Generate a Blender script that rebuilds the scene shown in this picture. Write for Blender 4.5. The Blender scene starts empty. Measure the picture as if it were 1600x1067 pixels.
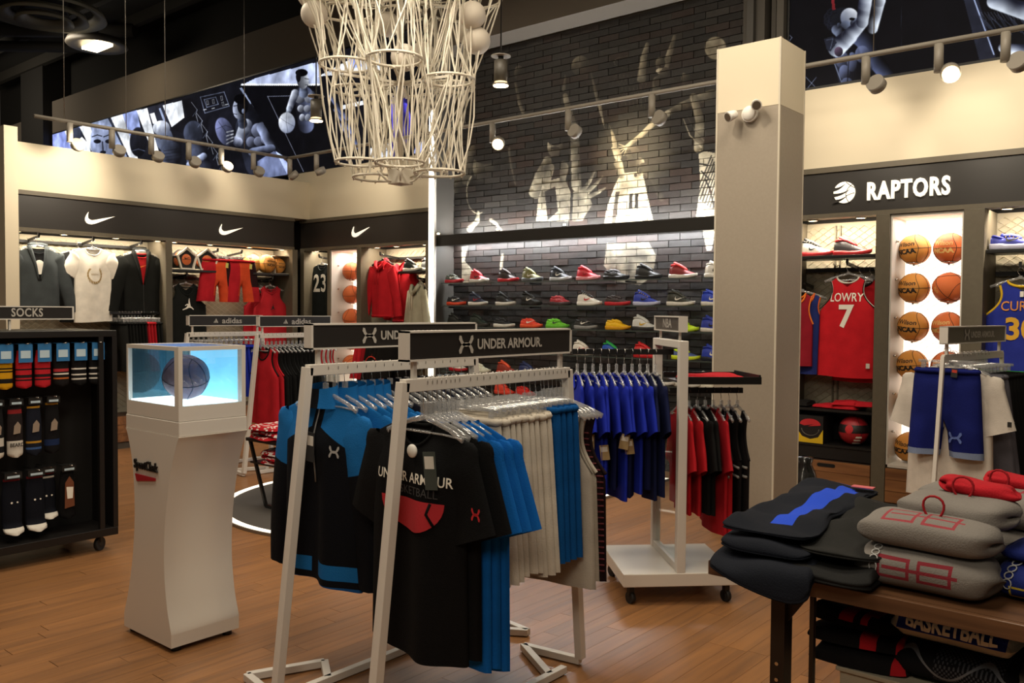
import bpy, bmesh, math, random
import numpy as np
from mathutils import Vector, Matrix

random.seed(11)
SC = bpy.context.scene
COL = SC.collection
PI = math.pi

# ------------------------------------------------------------------ camera, world, exposure
CAM_F, CAM_YAW, CAM_PITCH, CAM_ROLL = 1360.0, 0.6976, -0.0348, 0.0073
CAM_POS = np.array([0.0, 0.0, 1.55])


def cam_axes():
    y, p, r = CAM_YAW, CAM_PITCH, CAM_ROLL
    f = np.array([-math.sin(y) * math.cos(p), math.cos(y) * math.cos(p), math.sin(p)])
    rt = np.array([math.cos(y), math.sin(y), 0.0])
    up = np.cross(rt, f)
    return math.cos(r) * rt + math.sin(r) * up, -math.sin(r) * rt + math.cos(r) * up, f


AX_R, AX_U, AX_F = cam_axes()
cam_data = bpy.data.cameras.new('camera')
cam_data.sensor_width = 36.0
cam_data.lens = CAM_F / 1600 * 36.0
cam_data.clip_start = 0.05
cam_data.clip_end = 100
cam = bpy.data.objects.new('camera', cam_data)
COL.objects.link(cam)
mw = Matrix.Identity(4)
for i in range(3):
    mw[i][0], mw[i][1], mw[i][2], mw[i][3] = AX_R[i], AX_U[i], -AX_F[i], CAM_POS[i]
cam.matrix_world = mw
SC.camera = cam

SC.view_settings.view_transform = 'Standard'
SC.view_settings.look = 'None'
SC.view_settings.gamma = 1.0
SC.view_settings.use_curve_mapping = False
SC.view_settings.exposure = 0.18
SC.cycles.max_bounces = 6
SC.cycles.diffuse_bounces = 3
SC.cycles.glossy_bounces = 3
SC.cycles.transmission_bounces = 4
SC.cycles.transparent_max_bounces = 14
SC.cycles.caustics_reflective = False
SC.cycles.caustics_refractive = False
SC.cycles.sample_clamp_indirect = 6.0

world = bpy.data.worlds.new('shop_air')
SC.world = world
world.use_nodes = True
bg = world.node_tree.nodes['Background']
bg.inputs[0].default_value = (1.0, 0.85, 0.66, 1)
bg.inputs[1].default_value = 0.045

WARM = (1.0, 0.87, 0.68)
COOL = (0.80, 0.90, 1.0)


def area_light(name, loc, size, power, color=WARM, size_y=None, target=None, spread=None):
    ld = bpy.data.lights.new(name, 'AREA')
    ld.energy = power
    ld.color = color
    ld.size = size
    if size_y:
        ld.shape = 'RECTANGLE'
        ld.size_y = size_y
    if spread:
        ld.spread = math.radians(spread)
    o = bpy.data.objects.new(name, ld)
    COL.objects.link(o)
    o.location = loc
    if target is not None:
        o.rotation_euler = (Vector(target) - Vector(loc)).to_track_quat('-Z', 'Y').to_euler()
    return o


def spot_light(name, loc, target, power, angle=50, blend=0.4, color=WARM, r=0.05):
    ld = bpy.data.lights.new(name, 'SPOT')
    ld.energy = power
    ld.color = color
    ld.spot_size = math.radians(angle)
    ld.spot_blend = blend
    ld.shadow_soft_size = r
    o = bpy.data.objects.new(name, ld)
    COL.objects.link(o)
    o.location = loc
    o.rotation_euler = (Vector(target) - Vector(loc)).to_track_quat('-Z', 'Y').to_euler()
    return o


# an added front fill, then the ceiling lamps of the shop floor
area_light('overhead_light', (.4, -1.2, 3.9), 1.2, 55, WARM, target=(-1.6, 3.4, .6))  # fill added behind the camera to brighten fronts and under the table
area_light('overhead_light', (-1.5, 1.6, 4.6), 1.6, 70, WARM)
area_light('overhead_light', (-4.6, 1.2, 4.8), 1.6, 75, WARM)
area_light('overhead_light', (-4.0, 3.8, 5.0), 1.4, 60, WARM)
area_light('overhead_light', (-7.2, 4.2, 5.0), 1.4, 70, WARM)
area_light('overhead_light', (-1.2, 4.6, 5.0), 1.2, 70, WARM)
area_light('upper_wall_light', (-13.6, 5.6, 5.45), .6, 13, WARM, target=(-13.6, 7.1, 4.6))
area_light('upper_wall_light', (-17.5, 5.0, 5.6), .6, 30, WARM, target=(-19.0, 7.2, 4.4))  # added to brighten the far left grey wall, no lamp hangs here
area_light('upper_wall_light', (-6.0, 3.0, 6.0), 1.0, 4, WARM, target=(-6.5, 7.1, 5.0))  # added to lift the grey wall over the bricks, belongs to no lamp

# ------------------------------------------------------------------ helpers


def srgb(c):
    if isinstance(c, str):
        c = c.lstrip('#')
        c = [int(c[i:i + 2], 16) / 255 for i in (0, 2, 4)]
    return tuple(x / 12.92 if x <= 0.04045 else ((x + 0.055) / 1.055) ** 2.4 for x in c)


def lerp(a, b, t):
    return a + (b - a) * t


def clamp(x, a=0.0, b=1.0):
    return max(a, min(b, x))


def smooth(t):
    t = clamp(t)
    return t * t * (3 - 2 * t)


def at_y(px, py, Y):
    """the point of the plane y = Y that the photograph shows at (px, py)"""
    d = AX_R * ((px - 800) / CAM_F) + AX_U * ((533.5 - py) / CAM_F) + AX_F
    return CAM_POS + d * (Y / d[1])


def to_px(w):
    d = np.array(w) - CAM_POS
    z = d @ AX_F
    return 800 + CAM_F * (d @ AX_R) / z, 533.5 - CAM_F * (d @ AX_U) / z, z


_M = {}


def mat(name, col='#888888', rough=0.6, metal=0.0, emit=0.0, ecol=None, var=0.0, vscale=8.0, bump=0.0, bscale=60.0,
        sheen=0.0, spec=None, rnd=0.0, coat=0.0):
    if name in _M:
        return _M[name]
    m = bpy.data.materials.new(name)
    m.use_nodes = True
    nt = m.node_tree
    b = nt.nodes['Principled BSDF']
    c = srgb(col)
    b.inputs['Base Color'].default_value = (*c, 1)
    b.inputs['Roughness'].default_value = rough
    b.inputs['Metallic'].default_value = metal
    if spec is not None:
        b.inputs['Specular IOR Level'].default_value = spec
    if sheen:
        b.inputs['Sheen Weight'].default_value = sheen
    if coat:
        b.inputs['Coat Weight'].default_value = coat
        b.inputs['Coat Roughness'].default_value = 0.08
    if emit:
        b.inputs['Emission Color'].default_value = (*srgb(ecol or col), 1)
        b.inputs['Emission Strength'].default_value = emit
    tc = None
    if var or bump:
        tc = nt.nodes.new('ShaderNodeTexCoord')
    if var or rnd:
        src = None
        if var:
            n = nt.nodes.new('ShaderNodeTexNoise')
            n.inputs['Scale'].default_value = vscale
            n.inputs['Detail'].default_value = 3
            nt.links.new(tc.outputs['Object'], n.inputs['Vector'])
            mr = nt.nodes.new('ShaderNodeMapRange')
            mr.inputs[1].default_value = 0.3
            mr.inputs[2].default_value = 0.7
            mr.inputs[3].default_value = 1 - var
            mr.inputs[4].default_value = 1 + var
            nt.links.new(n.outputs[0], mr.inputs[0])
            src = mr.outputs[0]
        if rnd:
            oi = nt.nodes.new('ShaderNodeObjectInfo')
            geo = nt.nodes.new('ShaderNodeNewGeometry')
            ad = nt.nodes.new('ShaderNodeMath')
            ad.operation = 'ADD'
            nt.links.new(oi.outputs['Random'], ad.inputs[0])
            nt.links.new(geo.outputs['Random Per Island'], ad.inputs[1])
            fr = nt.nodes.new('ShaderNodeMath')
            fr.operation = 'FRACT'
            nt.links.new(ad.outputs[0], fr.inputs[0])
            m2 = nt.nodes.new('ShaderNodeMapRange')
            m2.inputs[3].default_value = 1 - rnd
            m2.inputs[4].default_value = 1 + rnd
            nt.links.new(fr.outputs[0], m2.inputs[0])
            if src is not None:
                mu = nt.nodes.new('ShaderNodeMath')
                mu.operation = 'MULTIPLY'
                nt.links.new(src, mu.inputs[0])
                nt.links.new(m2.outputs[0], mu.inputs[1])
                src = mu.outputs[0]
            else:
                src = m2.outputs[0]
        vm = nt.nodes.new('ShaderNodeVectorMath')
        vm.operation = 'SCALE'
        vm.inputs[0].default_value = c
        nt.links.new(src, vm.inputs['Scale'])
        nt.links.new(vm.outputs[0], b.inputs['Base Color'])
    if bump:
        n = nt.nodes.new('ShaderNodeTexNoise')
        n.inputs['Scale'].default_value = bscale
        n.inputs['Detail'].default_value = 3
        nt.links.new(tc.outputs['Object'], n.inputs['Vector'])
        bp = nt.nodes.new('ShaderNodeBump')
        bp.inputs['Strength'].default_value = bump
        bp.inputs['Distance'].default_value = 0.01
        nt.links.new(n.outputs[0], bp.inputs['Height'])
        nt.links.new(bp.outputs[0], b.inputs['Normal'])
    _M[name] = m
    return m


def mat_clear(name, tint=(1, 1, 1), clear=0.8, rough=0.08, gcol=(1, 1, 1)):
    """clear plastic or glass: see-through with a glossy skin"""
    if name in _M:
        return _M[name]
    m = bpy.data.materials.new(name)
    m.use_nodes = True
    nt = m.node_tree
    nt.nodes.clear()
    out = nt.nodes.new('ShaderNodeOutputMaterial')
    tr = nt.nodes.new('ShaderNodeBsdfTransparent')
    tr.inputs[0].default_value = (*tint, 1)
    gl = nt.nodes.new('ShaderNodeBsdfGlossy')
    gl.inputs['Roughness'].default_value = rough
    gl.inputs[0].default_value = (*gcol, 1)
    df = nt.nodes.new('ShaderNodeBsdfDiffuse')
    df.inputs[0].default_value = (*gcol, 1)
    m1 = nt.nodes.new('ShaderNodeMixShader')
    m1.inputs[0].default_value = 0.5
    nt.links.new(gl.outputs[0], m1.inputs[1])
    nt.links.new(df.outputs[0], m1.inputs[2])
    mx = nt.nodes.new('ShaderNodeMixShader')
    mx.inputs[0].default_value = clear
    nt.links.new((gl if clear > 0.85 else m1).outputs[0], mx.inputs[1])
    nt.links.new(tr.outputs[0], mx.inputs[2])
    nt.links.new(mx.outputs[0], out.inputs[0])
    _M[name] = m
    return m


def fabric(name, col, var=0.12, rough=0.85, bump=0.25, bscale=220):
    return mat('fabric_' + name, col, rough=rough, var=var, vscale=9, bump=bump, bscale=bscale, spec=0.12)


class NX:
    """arithmetic on shader sockets, for printed patterns"""

    def __init__(s, nt, o):
        s.nt, s.o = nt, o

    def op(s, kind, b=None):
        n = s.nt.nodes.new('ShaderNodeMath')
        n.operation = kind
        s.nt.links.new(s.o, n.inputs[0])
        if b is not None:
            if isinstance(b, NX):
                s.nt.links.new(b.o, n.inputs[1])
            else:
                n.inputs[1].default_value = b
        return NX(s.nt, n.outputs[0])

    def __add__(s, b): return s.op('ADD', b)
    def __sub__(s, b): return s.op('SUBTRACT', b)
    def __mul__(s, b): return s.op('MULTIPLY', b)
    def gt(s, b): return s.op('GREATER_THAN', b)
    def lt(s, b): return s.op('LESS_THAN', b)
    def abs(s): return s.op('ABSOLUTE')
    def sin(s): return s.op('SINE')
    def either(s, b): return s.op('MAXIMUM', b)
    def within(s, a, b): return s.gt(a) * s.lt(b)


def pattern(name, base, fn, rough=.85):
    """cloth with printed or sewn areas: fn(x, y, z) gives (mask, colour) pairs in the cloth's own coordinates"""
    if name in _M:
        return _M[name]
    m = mat(name, base, rough, spec=.12, bump=.25, bscale=220)
    nt = m.node_tree
    b = nt.nodes['Principled BSDF']
    tc = nt.nodes.new('ShaderNodeTexCoord')
    sp = nt.nodes.new('ShaderNodeSeparateXYZ')
    nt.links.new(tc.outputs['Object'], sp.inputs[0])
    cur = None
    for mask, col in fn(*[NX(nt, sp.outputs[i]) for i in range(3)]):
        mx = nt.nodes.new('ShaderNodeMix')
        mx.data_type = 'RGBA'
        if cur is None:
            mx.inputs[6].default_value = (*srgb(base), 1)
        else:
            nt.links.new(cur, mx.inputs[6])
        mx.inputs[7].default_value = (*srgb(col), 1)
        nt.links.new(mask.o, mx.inputs[0])
        cur = mx.outputs[2]
    nt.links.new(cur, b.inputs['Base Color'])
    return m


class MB:
    """collects simple shapes; build() links them as ONE mesh object"""

    def __init__(s):
        s.v, s.f, s.m, s.sm = [], [], [], []

    def add(s, vs, fs, m=0, smooth=False):
        o = len(s.v)
        s.v += [tuple(float(c) for c in v) for v in vs]
        for f in fs:
            s.f.append([i + o for i in f])
            s.m.append(m)
            s.sm.append(smooth)
        return o

    def box(s, x0, x1, y0, y1, z0, z1, m=0, M=None):
        vs = [(x, y, z) for z in (z0, z1) for y in (y0, y1) for x in (x0, x1)]
        if M is not None:
            vs = [M @ Vector(v) for v in vs]
        s.add(vs, [(0, 2, 3, 1), (4, 5, 7, 6), (0, 1, 5, 4), (2, 6, 7, 3), (0, 4, 6, 2), (1, 3, 7, 5)], m)
        return s

    def bar(s, a, b, w, h=None, m=0, up=(0, 0, 1)):
        """square bar from a to b"""
        a, b = Vector(a), Vector(b)
        h = h or w
        d = (b - a).normalized()
        u = Vector(up)
        if abs(d.dot(u)) > 0.95:
            u = Vector((0, 1, 0))
        sx = d.cross(u).normalized()
        sy = sx.cross(d).normalized()
        vs = [p + sx * (i * w / 2) + sy * (j * h / 2) for p in (a, b) for i, j in ((-1, -1), (1, -1), (1, 1), (-1, 1))]
        s.add(vs, [(3, 2, 1, 0), (4, 5, 6, 7), (0, 1, 5, 4), (1, 2, 6, 5), (2, 3, 7, 6), (3, 0, 4, 7)], m)
        return s

    def tube(s, pts, r, n=6, closed=False, m=0, flat=1.0, caps=True):
        P = [Vector(p) for p in pts]
        N = len(P)
        rr = r if isinstance(r, (list, tuple)) else [r] * N
        vs, fs = [], []
        prev = None
        for i in range(N):
            if closed:
                t = P[(i + 1) % N] - P[i - 1]
            else:
                t = P[min(i + 1, N - 1)] - P[max(i - 1, 0)]
            t = t.normalized() if t.length > 1e-9 else Vector((0, 0, 1))
            if prev is None:
                u = Vector((0, 1, 0)) if abs(t.y) < 0.9 else Vector((1, 0, 0))
            else:
                u = prev
            u = (u - t * u.dot(t))
            u = u.normalized() if u.length > 1e-6 else Vector((1, 0, 0))
            prev = u
            w = t.cross(u)
            for k in range(n):
                a = 2 * PI * k / n
                vs.append(P[i] + u * (rr[i] * flat * math.cos(a)) + w * (rr[i] * math.sin(a)))
        R = N if closed else N - 1
        for i in range(R):
            for k in range(n):
                a, b = i * n + k, i * n + (k + 1) % n
                c, d = ((i + 1) % N) * n + (k + 1) % n, ((i + 1) % N) * n + k
                fs.append((a, b, c, d))
        if not closed and caps:
            fs.append(tuple(range(n))[::-1])
            fs.append(tuple(range((N - 1) * n, N * n)))
        s.add(vs, fs, m, True)
        return s

    def cyl(s, a, b, r, n=16, m=0, r2=None):
        a, b = Vector(a), Vector(b)
        d = (b - a).normalized()
        u = d.orthogonal().normalized()
        w = d.cross(u)
        vs = []
        for p, q in ((a, r), (b, r if r2 is None else r2)):
            vs += [p + u * (q * math.cos(2 * PI * k / n)) + w * (q * math.sin(2 * PI * k / n)) for k in range(n)]
        o = s.add(vs, [(k, (k + 1) % n, n + (k + 1) % n, n + k) for k in range(n)], m, True)
        s.f += [[o + k for k in range(n)][::-1], [o + n + k for k in range(n)]]
        s.m += [m, m]
        s.sm += [False, False]
        return s

    def lathe(s, prof, n=24, m=0, M=None):
        vs, fs = [], []
        for (r, z) in prof:
            for k in range(n):
                a = 2 * PI * k / n
                v = Vector((r * math.cos(a), r * math.sin(a), z))
                vs.append(M @ v if M is not None else v)
        for i in range(len(prof) - 1):
            for k in range(n):
                fs.append((i * n + k, i * n + (k + 1) % n, (i + 1) * n + (k + 1) % n, (i + 1) * n + k))
        s.add(vs, fs, m, True)
        return s

    def sphere(s, c, r, n=24, k=14, m=0, sx=1, sy=1, sz=1):
        prof = []
        vs, fs = [], []
        for i in range(k + 1):
            t = PI * i / k
            for j in range(n):
                a = 2 * PI * j / n
                vs.append((c[0] + r * sx * math.sin(t) * math.cos(a), c[1] + r * sy * math.sin(t) * math.sin(a), c[2] + r * sz * math.cos(t)))
        for i in range(k):
            for j in range(n):
                fs.append((i * n + j, (i + 1) * n + j, (i + 1) * n + (j + 1) % n, i * n + (j + 1) % n))
        s.add(vs, fs, m, True)
        return s

    def prism(s, poly, y0, y1, m=0, M=None, f=None):
        """polygon in x-z extruded along y"""
        n = len(poly)
        vs = [(x, y0, z) for x, z in poly] + [(x, y1, z) for x, z in poly]
        if f:
            vs = [f(*v) for v in vs]
        if M is not None:
            vs = [M @ Vector(v) for v in vs]
        s.add(vs, [tuple(range(n)), tuple(range(2 * n - 1, n - 1, -1))] + [(k, n + k, n + (k + 1) % n, (k + 1) % n) for k in range(n)], m)
        return s

    def grid(s, fn, nu, nv, m=0, mf=None, wrap=False):
        vs = [fn(i / (nu if wrap else nu - 1), j / (nv - 1)) for j in range(nv) for i in range(nu)]
        o = len(s.v)
        s.v += [tuple(float(c) for c in v) for v in vs]
        for j in range(nv - 1):
            for i in range(nu if wrap else nu - 1):
                i2 = (i + 1) % nu
                s.f.append([o + j * nu + i, o + j * nu + i2, o + (j + 1) * nu + i2, o + (j + 1) * nu + i])
                if mf:
                    q = [vs[j * nu + i], vs[j * nu + i2], vs[(j + 1) * nu + i2], vs[(j + 1) * nu + i]]
                    s.m.append(mf(sum(p[0] for p in q) / 4, sum(p[2] for p in q) / 4, (i + .5) / nu, (j + .5) / nv))
                else:
                    s.m.append(m)
                s.sm.append(True)
        return s

    def mesh(s, name, mats, merge=0.0):
        me = bpy.data.meshes.new(name)
        me.from_pydata(s.v, [], s.f)
        for m in (mats if isinstance(mats, (list, tuple)) else [mats]):
            me.materials.append(m)
        me.polygons.foreach_set('material_index', s.m)
        me.polygons.foreach_set('use_smooth', s.sm)
        if merge:
            bm = bmesh.new()
            bm.from_mesh(me)
            bmesh.ops.remove_doubles(bm, verts=bm.verts, dist=merge)
            bmesh.ops.recalc_face_normals(bm, faces=bm.faces)
            bm.to_mesh(me)
            bm.free()
        me.update()
        return me

    def build(s, name, mats, parent=None, loc=(0, 0, 0), rot=(0, 0, 0), merge=0.0, bevel=0.0, smooth_by=None):
        return link(name, s.mesh(name, mats, merge), parent, loc, rot, bevel)


def link(name, me, parent=None, loc=(0, 0, 0), rot=(0, 0, 0), bevel=0.0):
    o = bpy.data.objects.new(name, me)
    COL.objects.link(o)
    o.parent = parent
    o.location = loc
    o.rotation_euler = rot
    if bevel:
        b = o.modifiers.new('edge', 'BEVEL')
        b.width = bevel
        b.segments = 2
        b.limit_method = 'ANGLE'
    return o


def tag(o, label=None, cat=None, group=None, kind=None):
    if label:
        o['label'] = label
        if len(label.split()) > 16:
            print('LONG', len(label.split()), label)
    if cat:
        o['category'] = cat
    if group:
        o['group'] = group
    if kind:
        o['kind'] = kind
    return o


def thing(name, label, cat, loc=(0, 0, 0), rz=0.0, group=None, rx=0.0, ry=0.0):
    o = bpy.data.objects.new(name, None)
    o.empty_display_size = 0.1
    COL.objects.link(o)
    o.location = loc
    o.rotation_euler = (rx, ry, rz)
    return tag(o, label, cat, group)


def struct(name, mb, mats, parent=None, label=None):
    o = mb.build(name, mats, parent)
    o['kind'] = 'structure'
    if label:
        o['label'] = label
    return o


KIDS = {}
ORD = ('first', 'second', 'third', 'fourth', 'fifth', 'sixth', 'seventh', 'eighth', 'ninth', 'tenth', 'eleventh', 'twelfth', 'thirteenth', 'fourteenth', 'fifteenth', 'sixteenth')
SEEN = {}


def nth(label):
    k = SEEN.get(label, 0)
    SEEN[label] = k + 1
    return ORD[k] + ' ' + label



def copy_tree(o, loc, rz=None, label=None, group=None, parent=None, rx=None):
    c = o.copy()
    COL.objects.link(c)
    if parent is not None:
        c.parent = parent
    else:
        c.location = loc
        if rz is not None:
            c.rotation_euler = (o.rotation_euler[0] if rx is None else rx, o.rotation_euler[1], rz)
        if label:
            c['label'] = label
        if group:
            c['group'] = group
    if o.name not in KIDS:
        KIDS[o.name] = [k.name for k in o.children]
    for k in KIDS[o.name]:
        copy_tree(bpy.data.objects[k], None, parent=c)
    return c


# lettering: a font curve turned into a mesh and laid on whatever carries it
def text_geo(s, size, xs=1.0, bold=0.0, ext=0.0, align='CENTER', shear=0.0, space=1.0):
    cu = bpy.data.curves.new('lettering', 'FONT')
    cu.body = s
    cu.size = size
    cu.offset = bold * size
    cu.extrude = ext
    cu.align_x = align
    cu.align_y = 'CENTER'
    cu.resolution_u = 3
    cu.shear = shear
    cu.space_character = space
    o = bpy.data.objects.new('lettering', cu)
    COL.objects.link(o)
    dg = bpy.context.evaluated_depsgraph_get()
    me = bpy.data.meshes.new_from_object(o.evaluated_get(dg))
    v = [(p.co.x * xs, -p.co.z, p.co.y) for p in me.vertices]
    f = [list(p.vertices) for p in me.polygons]
    bpy.data.objects.remove(o)
    bpy.data.meshes.remove(me)
    bpy.data.curves.remove(cu)
    return v, f


def fine(v, f, step):
    bm = bmesh.new()
    bv = [bm.verts.new(p) for p in v]
    for q in f:
        try:
            bm.faces.new([bv[i] for i in q])
        except ValueError:
            pass
    bmesh.ops.triangulate(bm, faces=bm.faces)
    for _ in range(4):
        es = [e for e in bm.edges if e.calc_length() > step]
        if not es:
            break
        bmesh.ops.subdivide_edges(bm, edges=es, cuts=1)
        bmesh.ops.triangulate(bm, faces=bm.faces)
    bm.verts.index_update()
    v2 = [tuple(p.co) for p in bm.verts]
    f2 = [[p.index for p in q.verts] for q in bm.faces]
    bm.free()
    return v2, f2


def fit_x(v, w):
    x0, x1 = min(p[0] for p in v), max(p[0] for p in v)
    k = w / (x1 - x0)
    return [((p[0] - (x0 + x1) / 2) * k, p[1], p[2]) for p in v]


def text(s, size, m, parent=None, f=None, name='lettering', step=0, fit=None, **kw):
    v, fc = text_geo(s, size, **kw)
    if fit:
        v = fit_x(v, fit)
    if step:
        v, fc = fine(v, fc, step)
    mb = MB()
    mb.add([f(*p) for p in v] if f else v, fc)
    return mb.build(name, m, parent)


def flat(poly, f=None, step=0.0, y=0.0):
    """a printed shape laid on a surface by f(x, y, z)"""
    v, fc = [(x, y, z) for x, z in poly], [list(range(len(poly)))]
    if step:
        v, fc = fine(v, fc, step)
    return [f(*p) for p in v] if f else v, fc


SWOOSH = [(1.0, .34), (.62, .17), (.34, .045), (.22, .01), (.12, .012), (.04, .05), (0, .12), (0, .2), (.04, .3), (.11, .41), (.085, .3), (.09, .215),
          (.14, .165), (.21, .145), (.32, .165), (.5, .215)]


def ua_logo():
    up, n = [], 9
    for i in range(n):
        x = -0.5 + i / (n - 1)
        up.append((x, -0.10 + 0.36 * (abs(x) / 0.5) ** 2.6))
    up.append((.46, .43))
    for i in range(n):
        x = 0.33 - 0.66 * i / (n - 1)
        up.append((x, 0.045 + 0.36 * (abs(x) / 0.33) ** 3))
    up.append((-.46, .43))
    return up, [(x, -z) for x, z in up]


def scaled(poly, k, dx=0.0, dz=0.0):
    return [(x * k + dx, z * k + dz) for x, z in poly]


JUMP = [(.03, .5), (.07, .62), (.05, .8), (.09, .96), (.13, .95), (.11, .8), (.15, .6), (.13, .45), (.16, .36), (.3, .3), (.5, .1), (.44, .06), (.26, .2),
        (.08, .22), (-.1, .12), (-.42, .02), (-.44, .08), (-.16, .22), (-.05, .36), (-.06, .44), (-.22, .36), (-.24, .41), (-.06, .54)]
THREE_BARS = [[(-.5, 0), (-.28, 0), (-.40, .21), (-.5, .15)], [(-.22, 0), (0, 0), (-.24, .44), (-.36, .25)], [(.06, 0), (.34, 0), (-.06, .72), (-.2, .5)]]


# ------------------------------------------------------------------ painter for printed pictures (posters, murals)
class Paint:
    def __init__(s, x0, x1, z0, z1, ppm, bgc):
        s.x0, s.z0, s.wm, s.hm = x0, z0, x1 - x0, z1 - z0
        s.w, s.h = int(s.wm * ppm), int(s.hm * ppm)
        s.a = np.zeros((s.h, s.w, 3), np.float32) + np.array(bgc, np.float32)
        s.ppm = ppm
        xs = x0 + (np.arange(s.w) + .5) / ppm
        zs = z0 + (np.arange(s.h) + .5) / ppm
        s.X, s.Z = np.meshgrid(xs, zs)

    def blend(s, m, col):
        m = m[..., None]
        s.a[:] = s.a * (1 - m) + np.asarray(col, np.float32) * m

    def poly(s, pts, col, k=1.0):
        ins = np.zeros(s.X.shape, bool)
        n = len(pts)
        for i in range(n):
            (xa, za), (xb, zb) = pts[i], pts[(i + 1) % n]
            if abs(za - zb) < 1e-9:
                continue
            c = ((za > s.Z) != (zb > s.Z)) & (s.X < (xb - xa) * (s.Z - za) / (zb - za) + xa)
            ins ^= c
        s.blend(ins.astype(np.float32) * k, col)

    def ell(s, cx, cz, rx, rz, lo, hi, ang=0.0, lx=-.5, lz=.6, k=1.0):
        dx, dz = s.X - cx, s.Z - cz
        u = (dx * math.cos(ang) + dz * math.sin(ang)) / rx
        w = (-dx * math.sin(ang) + dz * math.cos(ang)) / rz
        r = u * u + w * w
        sh = np.clip(.5 + .5 * (u * lx + w * lz), 0, 1)[..., None]
        colr = np.asarray(lo) * (1 - sh) + np.asarray(hi) * sh
        m = np.clip((1 - r) * 6, 0, 1)[..., None] * k
        s.a[:] = s.a * (1 - m) + colr * m

    def limb(s, p, q, r0, r1, lo, hi, light=-1, k=1.0):
        dx, dz = q[0] - p[0], q[1] - p[1]
        L = math.hypot(dx, dz)
        t = np.clip(((s.X - p[0]) * dx + (s.Z - p[1]) * dz) / L ** 2, 0, 1)
        cx, cz = p[0] + t * dx, p[1] + t * dz
        sd = ((s.X - cx) * (-dz) + (s.Z - cz) * dx) / L
        dist = np.hypot(s.X - cx, s.Z - cz)
        r = r0 + (r1 - r0) * t
        u = np.clip(sd / r, -1, 1)
        sh = np.clip(.5 + .6 * u * light + .12 * np.sin(t * 9), 0, 1)[..., None]
        colr = np.asarray(lo) * (1 - sh) + np.asarray(hi) * sh
        m = np.clip((r - dist) * s.ppm / 1.5, 0, 1)[..., None] * k
        s.a[:] = s.a * (1 - m) + colr * m

    def line(s, pts, w, col, k=1.0):
        for (xa, za), (xb, zb) in zip(pts[:-1], pts[1:]):
            dx, dz = xb - xa, zb - za
            L2 = dx * dx + dz * dz + 1e-12
            t = np.clip(((s.X - xa) * dx + (s.Z - za) * dz) / L2, 0, 1)
            d = np.hypot(s.X - xa - t * dx, s.Z - za - t * dz)
            s.blend(np.clip((w - d) * s.ppm / 1.2, 0, 1) * k, col)

    def noise(s, amp, cell=0.15, seed=1):
        r = np.random.RandomState(seed)
        tot = np.zeros((s.h, s.w), np.float32)
        for o in range(3):
            c = cell / 2 ** o
            gw, gh = int(s.wm / c) + 3, int(s.hm / c) + 3
            g = r.rand(gh, gw)
            fx, fz = (getattr(s, 'KX', s.X) - s.x0) / c, (getattr(s, 'KZ', s.Z) - s.z0) / c
            ix, iz = fx.astype(int), fz.astype(int)
            tx, tz = fx - ix, fz - iz
            tot += ((g[iz, ix] * (1 - tx) + g[iz, ix + 1] * tx) * (1 - tz) + (g[iz + 1, ix] * (1 - tx) + g[iz + 1, ix + 1] * tx) * tz) / 2 ** o
        tot = tot / 1.75 - .5
        s.a *= (1 + amp * 2 * tot)[..., None]

    def image(s, name):
        im = bpy.data.images.new(name, s.w, s.h)
        px = np.ones((s.h, s.w, 4), np.float32)
        px[..., :3] = np.clip(s.a, 0, 1)
        im.pixels.foreach_set(px.ravel())
        im.update()
        im.pack()
        return im


def picture_node(nt, im, P):
    g = nt.nodes.new('ShaderNodeNewGeometry')
    sp = nt.nodes.new('ShaderNodeSeparateXYZ')
    nt.links.new(g.outputs['Position'], sp.inputs[0])
    cb = nt.nodes.new('ShaderNodeCombineXYZ')
    for k, (o, w) in enumerate(((P.x0, P.wm), (P.z0, P.hm))):
        mr = nt.nodes.new('ShaderNodeMapRange')
        mr.clamp = False
        mr.inputs[1].default_value = o
        mr.inputs[2].default_value = o + w
        nt.links.new(sp.outputs[0 if k == 0 else 2], mr.inputs[0])
        nt.links.new(mr.outputs[0], cb.inputs[k])
    tx = nt.nodes.new('ShaderNodeTexImage')
    tx.image = im
    tx.extension = 'EXTEND'
    nt.links.new(cb.outputs[0], tx.inputs[0])
    return tx
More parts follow.
